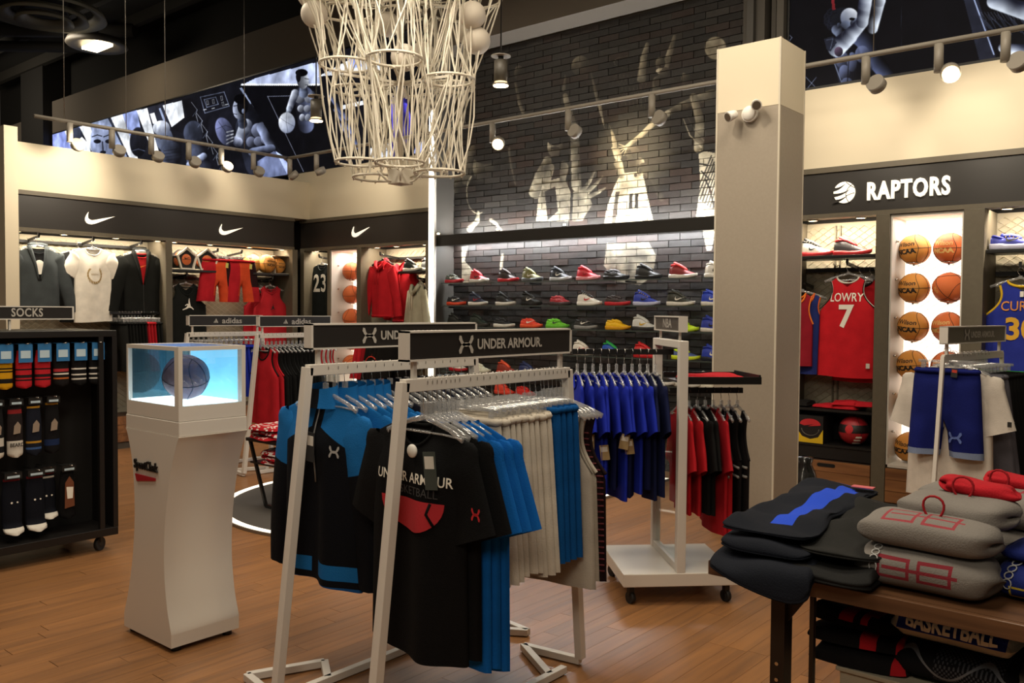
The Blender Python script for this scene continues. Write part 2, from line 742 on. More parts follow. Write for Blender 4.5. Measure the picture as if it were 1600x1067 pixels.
# ------------------------------------------------------------------ materials of the room
def wood_mat(name, c1, c2, rough, gx, gy, gz, rnd=0.22):
    m = bpy.data.materials.new(name)
    m.use_nodes = True
    nt = m.node_tree
    b = nt.nodes['Principled BSDF']
    b.inputs['Roughness'].default_value = rough
    geo = nt.nodes.new('ShaderNodeNewGeometry')
    oi = nt.nodes.new('ShaderNodeObjectInfo')
    ad = nt.nodes.new('ShaderNodeMath')
    nt.links.new(oi.outputs['Random'], ad.inputs[0])
    nt.links.new(geo.outputs['Random Per Island'], ad.inputs[1])
    fr = nt.nodes.new('ShaderNodeMath')
    fr.operation = 'FRACT'
    nt.links.new(ad.outputs[0], fr.inputs[0])
    mp = nt.nodes.new('ShaderNodeVectorMath')
    mp.operation = 'MULTIPLY'
    mp.inputs[1].default_value = (gx, gy, gz)
    nt.links.new(geo.outputs['Position'], mp.inputs[0])
    av = nt.nodes.new('ShaderNodeVectorMath')
    nt.links.new(mp.outputs[0], av.inputs[0])
    sc = nt.nodes.new('ShaderNodeMath')
    sc.operation = 'MULTIPLY'
    sc.inputs[1].default_value = 37.0
    nt.links.new(fr.outputs[0], sc.inputs[0])
    nt.links.new(sc.outputs[0], av.inputs[1])
    n = nt.nodes.new('ShaderNodeTexNoise')
    n.inputs['Scale'].default_value = 1.0
    n.inputs['Detail'].default_value = 6
    n.inputs['Distortion'].default_value = 0.6
    nt.links.new(av.outputs[0], n.inputs['Vector'])
    rp = nt.nodes.new('ShaderNodeValToRGB')
    rp.color_ramp.elements[0].position = 0.32
    rp.color_ramp.elements[0].color = (*srgb(c1), 1)
    rp.color_ramp.elements[1].position = 0.68
    rp.color_ramp.elements[1].color = (*srgb(c2), 1)
    nt.links.new(n.outputs[0], rp.inputs[0])
    m2 = nt.nodes.new('ShaderNodeMapRange')
    m2.inputs[3].default_value = 1 - rnd
    m2.inputs[4].default_value = 1 + rnd
    nt.links.new(fr.outputs[0], m2.inputs[0])
    vm = nt.nodes.new('ShaderNodeVectorMath')
    vm.operation = 'SCALE'
    nt.links.new(rp.outputs[0], vm.inputs[0])
    nt.links.new(m2.outputs[0], vm.inputs['Scale'])
    nt.links.new(vm.outputs[0], b.inputs['Base Color'])
    _M[name] = m
    return m


FLOORWOOD = wood_mat('floor_wood', '#7b5638', '#98693f', 0.34, 26, 1.6, 26, 0.10)
DRAWERWOOD = wood_mat('drawer_wood', '#70482b', '#98683f', 0.5, 1.5, 20, 18, 0.15)
TABLEWOOD = wood_mat('table_wood', '#4c3220', '#6b4a31', 0.4, 2, 16, 30, 0.1)
CREAM = mat('wall_paint_cream', '#d9cdb4', 0.75, bump=0.05, bscale=300)
GREYPAINT = mat('wall_paint_grey', '#6a6258', 0.85)
BLACKPAINT = mat('ceiling_black', '#15130f', 0.9)
OLIVE = mat('frame_laminate', '#5e5647', 0.55, var=0.05, vscale=30)
FASCIA = mat('fascia_black', '#26221f', 0.5)
LAMINATE = mat('column_laminate', '#9a8f80', 0.55, var=0.03, vscale=60, bump=0.03)
WHITE = mat('white_metal', '#d6cfc6', 0.42)
WHITEGLOSS = mat('white_lacquer', '#d9d1c6', 0.3)
BLACKMETAL = mat('black_metal', '#0e0d0c', 0.4)
BLACKWOOD = mat('black_board', '#100d0c', 0.45)
CHROME = mat('chrome', '#c8c4bd', 0.2, 1.0)
GREYMETAL = mat('grey_metal', '#8b857b', 0.4, 0.6)
LETTER = mat('letter_white', '#eee7da', 0.5, emit=0.9, ecol='#f2e6cf')
LETTERGREY = mat('letter_silver', '#b7b1a8', 0.5)
LAMPGLOW = mat('lamp_glow', '#fff0d0', 0.5, emit=14, ecol='#ffe2b0')
LEDGLOW = mat('led_glow', '#fff6e6', 0.5, emit=5, ecol='#fff4e0')
MESHWIRE = mat('mesh_wire', '#d2c8b2', 0.5, 0.2)
MESHBACK = mat('mesh_back', '#9d9480', 0.8)
CLEAR = mat_clear('hanger_plastic', (.93, .93, .93), 0.62, 0.12, (.85, .85, .85))
GLASS = mat_clear('shelf_glass', (.96, .98, .97), 0.93, 0.02)
WHITEPLASTIC = mat('white_plastic', '#e6e2da', 0.5)

# ------------------------------------------------------------------ floor
fl = MB().box(-19, 2.5, -1.5, 7.6, -0.12, -0.008)
floor = struct('floor', fl, mat('floor_joint', '#4f3620', 0.9))
PW = 0.095
plank_me = MB().box(-.5, .5, 0, 1, -0.008, 0).mesh('plank', FLOORWOOD)
cand = []
rows = int((2.0 + 13.0) / PW)
rr = random.Random(3)
for i in range(rows):
    x = -13.0 + i * PW
    y = 0.3 - rr.random() * 1.2
    while y < 7.5:
        L = rr.choice((0.7, 0.9, 1.1, 1.3, 1.5))
        cx, cy = x + PW / 2, y + L / 2
        u, v, d = to_px((cx, cy, 0))
        vis = d > 0.5 and -60 < u < 1660 and v < 1130
        cand.append((0 if vis else 1, d, cx, y, min(L, 7.5 - y)))
        y += L
cand.sort()
fmb = MB()
for k, (h, d, cx, y, L) in enumerate(cand):
    if k < 300 and not h:
        o = link('plank', plank_me, floor, (cx, y, 0))
        o.scale = (PW - 0.0011, L - 0.0014, 1)
    else:
        fmb.box(cx - PW / 2 + .0005, cx + PW / 2 - .0005, y, y + L - .003, -.008, 0)
tag(fmb.build('plank_field', FLOORWOOD, floor), kind='stuff')

# ------------------------------------------------------------------ ceiling and upper walls
struct('ceiling', MB().box(-21, 2.5, -1.5, 7.6, 6.3, 6.4), BLACKPAINT)
ub = MB()
ub.box(-17.46, -7.25, 7.16, 7.5, 4.86, 5.47)
ub.box(-7.25, -3.42, 7.1, 7.5, 4.51, 5.47)
struct('wall_back_upper', ub, GREYPAINT)
struct('wall_back_rear', MB().box(-21, 2.5, 7.52, 7.6, 0, 6.3), BLACKPAINT)
struct('wall_back_soffit', MB().box(-9.9, -7.17, 7.1, 7.5, 2.735, 3.36), CREAM)
struct('wall_left_soffit', MB().box(-9.92, -9.45, 3.48, 7.5, 2.735, 3.215), CREAM)
struct('wall_right_soffit', MB().box(-2.99, 1.2, 7.1, 7.5, 2.735, 3.385), CREAM)
struct('wall_left_end', MB().box(-9.95, -9.3, 3.36, 3.485, 0, 3.33).box(-9.96, -9.9, 3.2, 3.36, 0, 3.2, 0), CREAM)
struct('wall_left_rear', MB().box(-10.0, -9.93, 3.3, 7.5, 0, 3.2), BLACKPAINT)
struct('wall_far_left', MB().box(-21, -18.6, 7.2, 7.5, 3.2, 5.3), GREYPAINT)
struct('trim_1', MB().box(-18.5, -17.48, 7.0, 7.5, 0, 6.3), mat('column_black', '#1c1a17', 0.8))
# steel channels beside the mural
ch = MB()
for x0, x1, y0 in ((-3.42, -3.34, 7.2), (-3.28, -3.2, 7.15), (-3.05, -2.99, 7.05), (-3.16, -3.12, 7.2)):
    ch.box(x0, x1, y0, 7.5, 3.385, 6.3)
struct('trim_2', ch, mat('channel_grey', '#57524b', 0.6))
# roof ducts and joists above the shop
dm = mat('duct_black', '#2a2722', 0.7)
for a, b, r in (((-17.0, 4.6, 6.1), (-13.9, 7.0, 6.05), .11), ((-18.5, 3.9, 6.0), (-15.2, 6.9, 6.0), .09)):
    tag(MB().cyl(a, b, r, 14).build('duct', dm), 'black round ceiling duct above the left display wall' if r > .1 else 'thin black ceiling pipe above the left display wall', 'duct')
jm = MB()
for k in range(8):
    jm.box(-20, -1, 1.0 + k * .85, 1.1 + k * .85, 6.12, 6.3)
tag(jm.build('trim_3', dm), kind='structure')

# ------------------------------------------------------------------ backlit picture panels
def px_paint(x0, x1, z0, z1, ppm, Y, bgc):
    """a picture drawn in the photograph's own proportions, then kept flat on its panel"""
    P = Paint(x0, x1, z0, z1, ppm, bgc)
    d0 = P.X - CAM_POS[0], np.full_like(P.X, Y), P.Z - CAM_POS[2]
    z = sum(c * a for c, a in zip(d0, AX_F))
    P.U = 800 + CAM_F * sum(c * a for c, a in zip(d0, AX_R)) / z
    P.V = -(533.5 - CAM_F * sum(c * a for c, a in zip(d0, AX_U)) / z)
    P.KX, P.KZ = P.X, P.Z
    P.X, P.Z, P.ppm = P.U, P.V, 1.0
    return P


def N(*pts):
    return [(x, -y) for x, y in pts]


K, D1, D2, G1, G2, W1, BL = (.02, .02, .03), (.06, .06, .08), (.14, .15, .2), (.3, .33, .42), (.55, .6, .72), (.95, .97, 1), (.62, .68, .98)


def left_picture():
    P = px_paint(-17.45, -7.2, 3.37, 4.85, 130, 7.15, D1)
    g = np.clip((520 - P.X) / 420, 0, 1)[..., None]
    P.a[:] = P.a * (1 - .35 * g) + np.array(D2) * .35 * g
    P.poly(N((70, 205), (126, 190), (122, 250), (70, 250)), BL)
    P.poly(N((100, 203), (118, 196), (125, 232), (112, 232)), W1)
    P.ell(119, -214, 11, 17, D1, G1)
    P.poly(N((107, 250), (116, 224), (128, 214), (140, 226), (144, 255)), W1)
    P.poly(N((124, 198), (140, 193), (164, 250), (150, 250)), W1)
    P.poly(N((139, 193), (175, 181), (202, 255), (162, 255)), G2)
    P.ell(160, -222, 20, 32, G1, (.72, .77, .92))
    for ex in (152, 170):
        P.ell(ex, -221, 6, 3.4, K, D2)
        P.line(N((ex - 8, 214), (ex, 211), (ex + 7, 213)), 1.2, K)
    P.line(N((160, 222), (161, 236)), 1.6, D2)
    P.ell(161, -238, 5, 2.5, K, D2)
    P.line(N((153, 246), (170, 246)), 1.2, D1)
    P.poly(N((168, 184), (180, 179), (212, 250), (202, 250)), D2)
    for k in range(6):
        P.line(N((171 + k * 2, 186), (198 + k * 3, 240)), .7, G1)
    P.poly(N((173, 184), (192, 178), (218, 255), (206, 255)), W1)
    P.poly(N((191, 178), (214, 172), (222, 214), (206, 222)), (.6, .66, .88))
    P.ell(216, -222, 14, 24, K, D2)
    P.line(N((206, 236), (216, 233), (226, 236)), 1.1, G1)
    P.poly(N((213, 173), (230, 169), (249, 240), (239, 240)), W1)
    P.poly(N((230, 169), (256, 162), (270, 215), (246, 230)), D2)
    P.poly(N((234, 178), (241, 176), (246, 192), (239, 194)), W1)
    P.poly(N((248, 170), (251, 169), (262, 198), (259, 200)), G2)
    P.poly(N((254, 165), (284, 157), (288, 184), (268, 199)), W1)
    P.poly(N((286, 156), (300, 153), (330, 225), (268, 202), (292, 182)), D1)
    P.ell(257, -218, 14, 19, D2, G2)
    P.ell(252, -200, 14, 12, G1, W1)
    P.ell(252, -216, 2.5, 2, K, K)
    P.ell(261, -214, 2.5, 2, K, K)
    P.limb((268, -236), (262, -262), 16, 20, D1, G1)
    for k in range(5):
        P.line(N((256, 236 + k * 5), (284, 232 + k * 5)), .8, D1)
    P.ell(302, -208, 16, 20, D1, G1)
    P.limb((305, -230), (312, -265), 14, 22, D1, G1)
    P.limb((318, -244), (296, -258), 6, 6, D2, (.75, .8, .95))
    # scoreboard
    for q in (N((313, 152), (350, 144), (358, 166), (320, 177), (313, 152)), N((319, 156), (337, 152), (341, 163), (323, 168), (319, 156))):
        P.line(q, .9, G2)
    for x, y in ((324, 161), (333, 159), (346, 154), (348, 163)):
        P.line(N((x - 1.5, y - 3), (x + 1, y - 3.5), (x + 2, y + 2.5), (x - .5, y + 3), (x - 1.5, y - 3)), .6, W1)
    for x, y in ((318, 172), (331, 170), (352, 164)):
        P.line(N((x, y), (x + 4, y - 1)), 1, W1)
    # net
    for k in range(7):
        x, y = 299 + k * 8, 160 + k * 17
        P.line(N((x, y), (x + 9, y + 12), (x + 7, y + 19), (x + 10, y + 30)), .8, (.8, .83, .9))
        P.line(N((x + 9, y + 12), (x + 2, y + 22)), .7, G2)
    # player holding the ball
    P.limb((394, -200), (404, -256), 27, 22, K, D2)
    for q in ((386, 205, 10, 13), (403, 204, 11, 12), (392, 222, 8, 9), (404, 221, 8, 8), (396, 238, 9, 7), (414, 216, 7, 10)):
        P.ell(q[0], -q[1], q[2], q[3], D1, (.62, .66, .8), lx=-.7, k=.85)
    P.limb((384, -196), (372, -222), 11, 8, D2, (.85, .89, .98))
    P.limb((372, -222), (356, -216), 8, 6, D2, (.8, .84, .97))
    P.limb((410, -200), (424, -232), 10, 7, D1, (.6, .65, .8))
    P.limb((424, -232), (396, -236), 7, 6, D1, (.55, .6, .75))
    P.limb((377, -184), (379, -194), 7, 8, D1, G1)
    P.ell(373, -170, 10, 17, K, (.8, .84, .96), lx=-.9, lz=.2)
    P.ell(379, -165, 9, 15, K, D1)
    P.ell(376, -155, 11, 8, K, K)
    P.line(N((365, 166), (371, 165)), 1.1, K)
    P.line(N((365, 178), (370, 179)), 1, K)
    P.ell(380, -174, 2.5, 4, G1, G2)
    P.ell(351, -206, 14, 24, D1, (.5, .53, .72), ang=.35, lx=-.7)
    for q in (N((341, 190), (352, 205), (360, 226)), N((338, 202), (352, 196), (362, 200))):
        P.line(q, .7, K)
    for k in range(4):
        P.limb((364, -(205 + k * 5)), (354, -(207 + k * 6)), 2.0, 1.6, D2, W1)
    P.poly(N((402, 252), (428, 236), (462, 268), (440, 285), (402, 285)), (.42, .46, .6))
    P.poly(N((374, 138), (380, 136), (396, 160), (391, 163)), G2)
    P.line(N((377, 138), (464, 268)), .9, G2)
    P.poly(N((430, 236), (446, 246), (466, 275), (450, 275)), (.7, .76, .95))
    # panel above the dribbling player
    P.poly(N((378, 133), (400, 122), (500, 96), (500, 133)), (.66, .7, .82))
    P.noise(.28, .22, 5)
    P.poly(N((377, 131), (500, 131), (500, 134), (376, 134)), W1)
    P.poly(N((376, 134), (500, 134), (540, 290), (470, 290)), (.035, .035, .05))
    P.line(N((418, 151), (474, 268)), .8, (.75, .78, .9))
    P.line(N((418, 151), (456, 150)), .8, (.75, .78, .9))
    P.limb((474, -150), (478, -196), 16, 13, D1, (.4, .44, .58), 1)
    for q in ((468, 154, 9, 8), (483, 154, 8, 8), (470, 170, 6, 6), (480, 170, 6, 6), (472, 184, 5, 6), (481, 184, 5, 6)):
        P.ell(q[0], -q[1], q[2], q[3], D1, (.9, .93, 1), lx=-.6, k=.8)
    P.limb((461, -146), (452, -170), 7, 5.5, D2, (.9, .93, 1))
    P.limb((452, -170), (449, -182), 5, 4, D2, (.85, .9, .98))
    P.limb((488, -148), (492, -178), 6, 5, D1, G2)
    P.ell(448, -192, 13.5, 17, G1, W1, lx=-.5)
    for q in (N((437, 184), (447, 191), (460, 198)), N((448, 175), (447, 192), (450, 208))):
        P.line(q, .6, D1)
    P.limb((474, -134), (474, -146), 6, 8, D2, G2)
    P.ell(473, -126, 9.5, 14, D1, (.92, .95, 1), lx=.8, lz=.2)
    P.ell(471, -114, 10, 6, K, K)
    P.ell(466, -120, 4, 9, K, D1)
    P.line(N((476, 123), (482, 124)), 1, K)
    P.line(N((477, 133), (481, 133)), .9, K)
    P.poly(N((496, 120), (560, 86), (640, 62), (680, 62), (590, 112)), W1)
    P.poly(N((540, 90), (556, 88), (566, 104), (552, 108)), BL)
    P.poly(N((590, 70), (690, 40), (690, 290), (560, 290), (600, 120)), K)
    P.poly(N((532, 165), (571, 156), (571, 163), (534, 171)), W1)
    for k in range(3):
        P.limb((515 + k * 8, -(150 + k * 22)), (540 + k * 10, -(185 + k * 22)), 3, 5, D2, (.5, .55, .75))
    pu0, pu1 = (.06, .05, .22), (.4, .35, .92)
    P.limb((624, -162), (628, -210), 15, 16, pu0, pu1)
    P.limb((632, -166), (642, -205), 6, 5, pu0, pu1, 1)
    P.limb((616, -210), (612, -240), 8, 7, pu0, pu1)
    P.ell(626, -143, 9, 12, D1, G1)
    P.poly(N((576, 232), (608, 224), (614, 244), (580, 249)), W1)
    P.line(N((580, 240), (608, 234)), 1, D2)
    P.poly(N((650, 224), (662, 220), (664, 240), (646, 240)), (.7, .75, 1))
    P.noise(.4, .13, 7)
    return P


def right_picture():
    P = px_paint(-3.0, .8, 3.4, 5.1, 200, 7.1, (.035, .033, .045))
    hi, lo = (.9, .94, 1), (.1, .11, .17)
    P.limb((1340, -56), (1392, -128), 18, 11, K, (.36, .4, .55))
    P.limb((1322, -86), (1332, -150), 22, 18, K, D2)
    for q in ((1314, 92, 11, 14), (1318, 112, 9, 12), (1330, 96, 8, 16), (1322, 130, 10, 10), (1346, 84, 12, 14), (1354, 104, 8, 12)):
        P.ell(q[0], -q[1], q[2], q[3], D1, (.55, .6, .78), lx=-.6, k=.8)
    P.line(N((1326, 74), (1322, 140)), 1.2, K)
    P.ell(1316, -32, 24, 22, K, (.09, .1, .13))
    for k in range(60):
        a = 1.9 + k * .055
        rr_ = 19 + 4 * math.sin(k * 2.3)
        P.ell(1310 + rr_ * math.cos(a), -(30 - rr_ * .85 * math.sin(a)), 2.6, 2.4, K, (.13, .14, .19))
    P.ell(1326, -27, 15, 16, G1, W1, lx=.6, lz=.6)
    P.ell(1320, -40, 9, 9, D1, G2, lx=.6)
    P.ell(1335, -36, 8, 9, D1, G2, lx=.8)
    P.ell(1330, -29, 4.5, 2.2, K, K)
    P.line(N((1338, 28), (1343, 36), (1338, 39)), 1.2, D1)
    P.limb((1306, -46), (1318, -56), 9, 10, D1, G2)
    P.ell(1309, -39, 3, 4.5, D1, G1)
    P.limb((1362, -44), (1372, 0), 9, 11, D1, hi, -1)
    P.limb((1372, 0), (1374, 30), 11, 10, D1, hi, -1)
    P.limb((1306, -74), (1326, -56), 15, 13, lo, hi, -1)
    P.limb((1326, -56), (1346, -34), 12, 10, lo, hi, -1)
    P.limb((1346, -34), (1350, -6), 10, 11, lo, hi, -1)
    P.limb((1350, -6), (1356, 30), 11, 11, lo, hi, -1)
    P.ell(1309, -80, 7, 8, D1, (.45, .35, .45))
    P.poly(N((1286, 60), (1300, 56), (1306, 66), (1296, 80), (1290, 76)), D2)
    P.line(N((1290, 62), (1300, 60), (1296, 76)), .8, G2)
    P.line(N((1300, 92), (1318, 140)), 1.2, G2)
    P.line(N((1407, -60), (1407, 72)), .5, G1)
    for q in (N((1256, 118), (1275, 138)), N((1274, 120), (1258, 140)), N((1226, 48), (1236, 58), (1230, 66))):
        P.line(q, .8, (.7, .75, .9))
    P.poly(N((1500, -20), (1525, -10), (1556, 92), (1530, 96)), D2)
    P.line(N((1518, -10), (1552, 84)), 1.6, (.75, .82, 1))
    for k in range(16):
        P.line(N((1528 + k * 5, 22 + (k % 3) * 4), (1545 + k * 5, 44 + (k % 4) * 3)), 1, G1)
        P.line(N((1532 + k * 5, 18), (1540 + k * 5, 30)), .6, (.7, .75, .9))
    P.limb((1552, -2), (1620, -22), 12, 16, lo, hi, -1)
    P.limb((1566, -74), (1640, -86), 8, 16, lo, hi, -1)
    P.poly(N((1296, -20), (1300, -20), (1304, 14), (1299, 16)), (.45, .12, .14))
    P.noise(.35, .1, 8)
    return P


def light_panel(name, P, x0, x1, z0, z1, y, label, strength):
    im = P.image(name + '_print')
    m = bpy.data.materials.new(name + '_print')
    m.use_nodes = True
    nt = m.node_tree
    tx = picture_node(nt, im, P)
    b = nt.nodes['Principled BSDF']
    b.inputs['Roughness'].default_value = 1.0
    b.inputs['Specular IOR Level'].default_value = 0.0
    b.inputs['Base Color'].default_value = (.01, .01, .012, 1)
    nt.links.new(tx.outputs[0], b.inputs['Emission Color'])
    b.inputs['Emission Strength'].default_value = strength
    t = thing('light_box', label, 'light box', ((x0 + x1) / 2, y, z0))
    c = (x0 + x1) / 2
    MB().box(x0 - c, x1 - c, 0.03, 0.3, 0, z1 - z0).build('housing', BLACKMETAL, t)
    MB().box(x0 - c + .02, x1 - c - .02, 0.0, 0.029, .02, z1 - z0 - .02).build('printed_panel', m, t)
    w = x1 - x0
    fr = MB()
    fr.box(x0 - c, x1 - c, -.012, .03, 0, .02).box(x0 - c, x1 - c, -.012, .03, z1 - z0 - .02, z1 - z0)
    fr.box(x0 - c, x0 - c + .02, -.012, .03, .02, z1 - z0 - .02).box(x1 - c - .02, x1 - c, -.012, .03, .02, z1 - z0 - .02)
    fr.build('frame', BLACKMETAL, t)


PL = left_picture()
PL.X, PL.Z = PL.KX, PL.KZ
light_panel('left_light_box', PL, -17.45, -7.2, 3.36, 4.86, 7.15, 'long backlit panel of black and white basketball players above the left display wall', 1.0)
PR = right_picture()
light_panel('right_light_box', PR, -2.985, .8, 3.387, 5.0, 7.12, 'backlit dark panel with a player reaching up, above the red team wall', 0.85)

# ------------------------------------------------------------------ brick wall behind the shoes
def mural():
    P = px_paint(-7.15, -3.3, 0.3, 4.55, 150, 7.45, (0, 0, 0))
    c = (1, 1, 1)
    h = (.78, .78, .78)
    q = (.42, .42, .42)

    def lm(pts, r0, r1, col=c, k=1.0):
        n = len(pts) - 1
        for i in range(n):
            a, b = lerp(r0, r1, i / n), lerp(r0, r1, (i + 1) / n)
            P.limb((pts[i][0], -pts[i][1]), (pts[i + 1][0], -pts[i + 1][1]), a, b, np.array(col) * .55, col, k=k)
    def jersey(pts, straps, col, k=1.0):
        """torso with two shoulder straps and a scooped neck"""
        P.poly(N(*pts), col, k)
        for st in straps:
            lm(st, 6, 8, col, k)
    m_ = (.62, .62, .62)
    # middle player: raised arm, reaching arm, head, white jersey with two bars
    lm([(1114, 148), (1090, 156), (1066, 166), (1044, 178)], 9, 6, m_)
    lm([(1044, 178), (1020, 195), (1002, 212), (980, 230)], 6, 4)
    for a in (150, 175, 200, 225, 250, 280):
        P.line(N((980, 230), (980 + 14 * math.cos(math.radians(a)), 232 - 12 * math.sin(math.radians(a)))), 1.4, c)
    lm([(924, 112), (930, 140), (938, 165)], 2, 5, m_)
    lm([(938, 165), (946, 190), (956, 215), (966, 245)], 5, 7)
    P.ell(990, -246, 13, 19, (.1, .1, .1), m_)
    jersey([(970, 272), (1004, 268), (1010, 296), (1016, 322), (1022, 352), (944, 352), (950, 320), (960, 292)], ([(972, 274), (966, 256)], [(1002, 270), (1000, 254)]), (.92, .92, .92))
    lm([(1006, 262), (1022, 280), (1034, 310)], 8, 6, q)
    for x in (984, 993):
        P.poly(N((x, 303), (x + 5, 303), (x + 4, 326), (x - 1, 326)), (0, 0, 0))
    P.poly(N((948, 380), (1014, 378), (1026, 400), (1020, 432), (1000, 446), (962, 440), (944, 415)), (.8, .8, .8), .8)
    # ball, hoop and net
    P.ell(908, -104, 16, 17, (.1, .1, .1), h)
    P.ell(1118, -76, 18, 19, m_, (.85, .85, .85))
    for k in range(18):
        a = 2 * PI * k / 18
        P.line([(985 + 25 * math.cos(a), -(98 + 10 * math.sin(a))), (985 + 25 * math.cos(a + .36), -(98 + 10 * math.sin(a + .36)))], .9, h)
    for k in range(8):
        x = 963 + k * 6
        for d in (5, -5):
            P.line(N((x, 118), (x + d, 132), (x + d * .2, 146), (x + d * .8, 158), (x + d * .3, 170)), .75, h)
    # players at the rim
    lm([(1012, 70), (1006, 92), (1003, 124)], 4, 8, h)
    lm([(1054, 58), (1048, 80), (1040, 106)], 4, 7, h)
    P.ell(1032, -100, 8, 11, (0, 0, 0), h)
    P.ell(1034, -112, 9, 5, h, c)
    lm([(1028, 128), (1024, 150), (1016, 172)], 9, 3, m_)
    lm([(1040, 112), (1030, 130)], 7, 9, q)
    # bearded player with ball on the left
    lm([(884, 118), (882, 140)], 2, 4, m_)
    lm([(884, 150), (892, 185), (897, 210)], 5, 10, h)
    lm([(897, 210), (898, 250), (902, 292)], 10, 9, h)
    P.ell(868, -230, 13, 18, (.15, .15, .15), c)
    P.ell(868, -220, 12, 8, (0, 0, 0), (.08, .08, .08))
    lm([(856, 252), (846, 275), (838, 300)], 8, 12, h)
    lm([(882, 256), (880, 275)], 6, 6, m_)
    jersey([(850, 285), (882, 276), (892, 300), (890, 346), (838, 346), (842, 310)], ([(854, 288), (860, 262)], [(880, 280), (882, 262)]), h, .9)
    for q_ in ([(910, 300), (922, 284), (930, 268)], [(914, 304), (932, 288), (942, 276)], [(916, 310), (936, 300), (946, 294)]):
        lm(q_, 5, 2.4, h)
    P.poly(N((896, 300), (916, 296), (926, 320), (910, 346), (894, 346)), m_)
    # far left figures
    P.ell(812, -116, 9, 14, (0, 0, 0), m_)
    lm([(806, 130), (812, 160), (818, 176)], 3, 4, m_)
    P.ell(756, -262, 18, 25, (.05, .05, .05), h)
    P.ell(760, -246, 19, 11, (0, 0, 0), (.1, .1, .1))
    lm([(740, 232), (732, 250), (728, 280)], 6, 10, m_)
    lm([(796, 232), (800, 262), (806, 290)], 3, 2, m_)
    for k in range(22):
        a = 2.2 + k * .13
        P.line([(748 + 18 * math.cos(a), -(302 - 32 * math.sin(a))), (748 + 18 * math.cos(a + .13), -(302 - 32 * math.sin(a + .13)))], 1.6, h)
    P.ell(716, -290, 8, 18, (.1, .1, .1), h)
    lm([(735, 358), (746, 345), (748, 332)], 6, 3)
    lm([(768, 344), (776, 350), (784, 360)], 4, 2.5)
    P.poly(N((722, 386), (732, 384), (727, 408), (742, 426), (764, 442), (722, 442)), (.8, .8, .8))
    lm([(786, 398), (784, 415), (786, 438)], 3, 4)
    # right player
    lm([(1084, 152), (1094, 190), (1092, 232)], 7, 9, h)
    P.ell(1072, -124, 8, 12, (.05, .05, .05), h)
    P.ell(1076, -112, 8, 5, (0, 0, 0), (.1, .1, .1))
    P.poly(N((1092, 235), (1120, 240), (1130, 290), (1130, 352), (1086, 352), (1094, 290)), (.85, .85, .85))
    for k in range(9):
        P.line(N((1086 + k * 4, 306 + 3 * k), (1112 + k * 2, 244 + 5 * k)), 1.3, (0, 0, 0))
    lm([(1068, 186), (1078, 212), (1096, 230)], 1.6, 2.2)
    lm([(1074, 182), (1086, 204), (1100, 220)], 1.2, 1.6, h)
    P.poly(N((1098, 358), (1118, 358), (1112, 392), (1104, 392)), c)
    dk = (0, 0, 0)
    for q in ((868, 232, 7, 2), (862, 224, 3, 2), (874, 224, 3, 2), (868, 246, 6, 2)):
        P.ell(q[0], -q[1], q[2], q[3], dk, dk)
    P.poly(N((852, 300), (868, 292), (872, 330), (856, 345)), dk, .8)
    P.poly(N((938, 150), (946, 150), (958, 230), (950, 235)), dk, .7)
    P.poly(N((884, 170), (890, 170), (894, 280), (890, 285)), dk, .6)
    for k in range(5):
        P.ell(984 + 7 * math.sin(k * 2.1), -(238 + 5 * k), 2.5, 4, dk, dk)
        P.ell(996 - 5 * math.sin(k * 1.7), -(246 + 7 * k), 2.5, 3, dk, dk)
        P.line(N((1084 + 6 * k, 244 + 12 * k), (1100 + 4 * k, 236 + 22 * k)), 1.6, dk)
    P.poly(N((968, 300), (962, 352), (956, 352), (962, 300)), dk, .6)
    keep = P.a.copy()
    P.a[:] = 1.0
    P.noise(.75, .09, 9)
    P.a[:] = np.clip((keep * (.35 + .65 * P.a) - .16) * 1.25, 0, 1)
    P.X, P.Z = P.KX, P.KZ
    return P


PM = mural()
bm_ = bpy.data.materials.new('painted_brick')
bm_.use_nodes = True
nt = bm_.node_tree
pb = nt.nodes['Principled BSDF']
pb.inputs['Roughness'].default_value = 0.55
tx = picture_node(nt, PM.image('mural_stencil'), PM)
oi = nt.nodes.new('ShaderNodeObjectInfo')
ge = nt.nodes.new('ShaderNodeNewGeometry')
ad = nt.nodes.new('ShaderNodeMath')
nt.links.new(oi.outputs['Random'], ad.inputs[0])
nt.links.new(ge.outputs['Random Per Island'], ad.inputs[1])
fr = nt.nodes.new('ShaderNodeMath')
fr.operation = 'FRACT'
nt.links.new(ad.outputs[0], fr.inputs[0])
rp = nt.nodes.new('ShaderNodeValToRGB')
rp.color_ramp.interpolation = 'LINEAR'
els = rp.color_ramp.elements
els[0].position, els[0].color = 0.0, (*srgb('#1b1816'), 1)
els[1].position, els[1].color = 1.0, (*srgb('#35312d'), 1)
for p_, c_ in ((.3, '#282421'), (.55, '#30231d'), (.75, '#242220')):
    e = els.new(p_)
    e.color = (*srgb(c_), 1)
nt.links.new(fr.outputs[0], rp.inputs[0])
nz = nt.nodes.new('ShaderNodeTexNoise')
nz.inputs['Scale'].default_value = 14
nz.inputs['Detail'].default_value = 5
nt.links.new(ge.outputs['Position'], nz.inputs['Vector'])
mr = nt.nodes.new('ShaderNodeMapRange')
mr.inputs[3].default_value, mr.inputs[4].default_value = .6, 1.4
nt.links.new(nz.outputs[0], mr.inputs[0])
vm = nt.nodes.new('ShaderNodeVectorMath')
vm.operation = 'SCALE'
nt.links.new(rp.outputs[0], vm.inputs[0])
nt.links.new(mr.outputs[0], vm.inputs['Scale'])
mx = nt.nodes.new('ShaderNodeMix')
mx.data_type = 'RGBA'
sm = nt.nodes.new('ShaderNodeMath')
sm.operation = 'MULTIPLY'
sm.inputs[1].default_value = 0.95
nt.links.new(tx.outputs[0], sm.inputs[0])
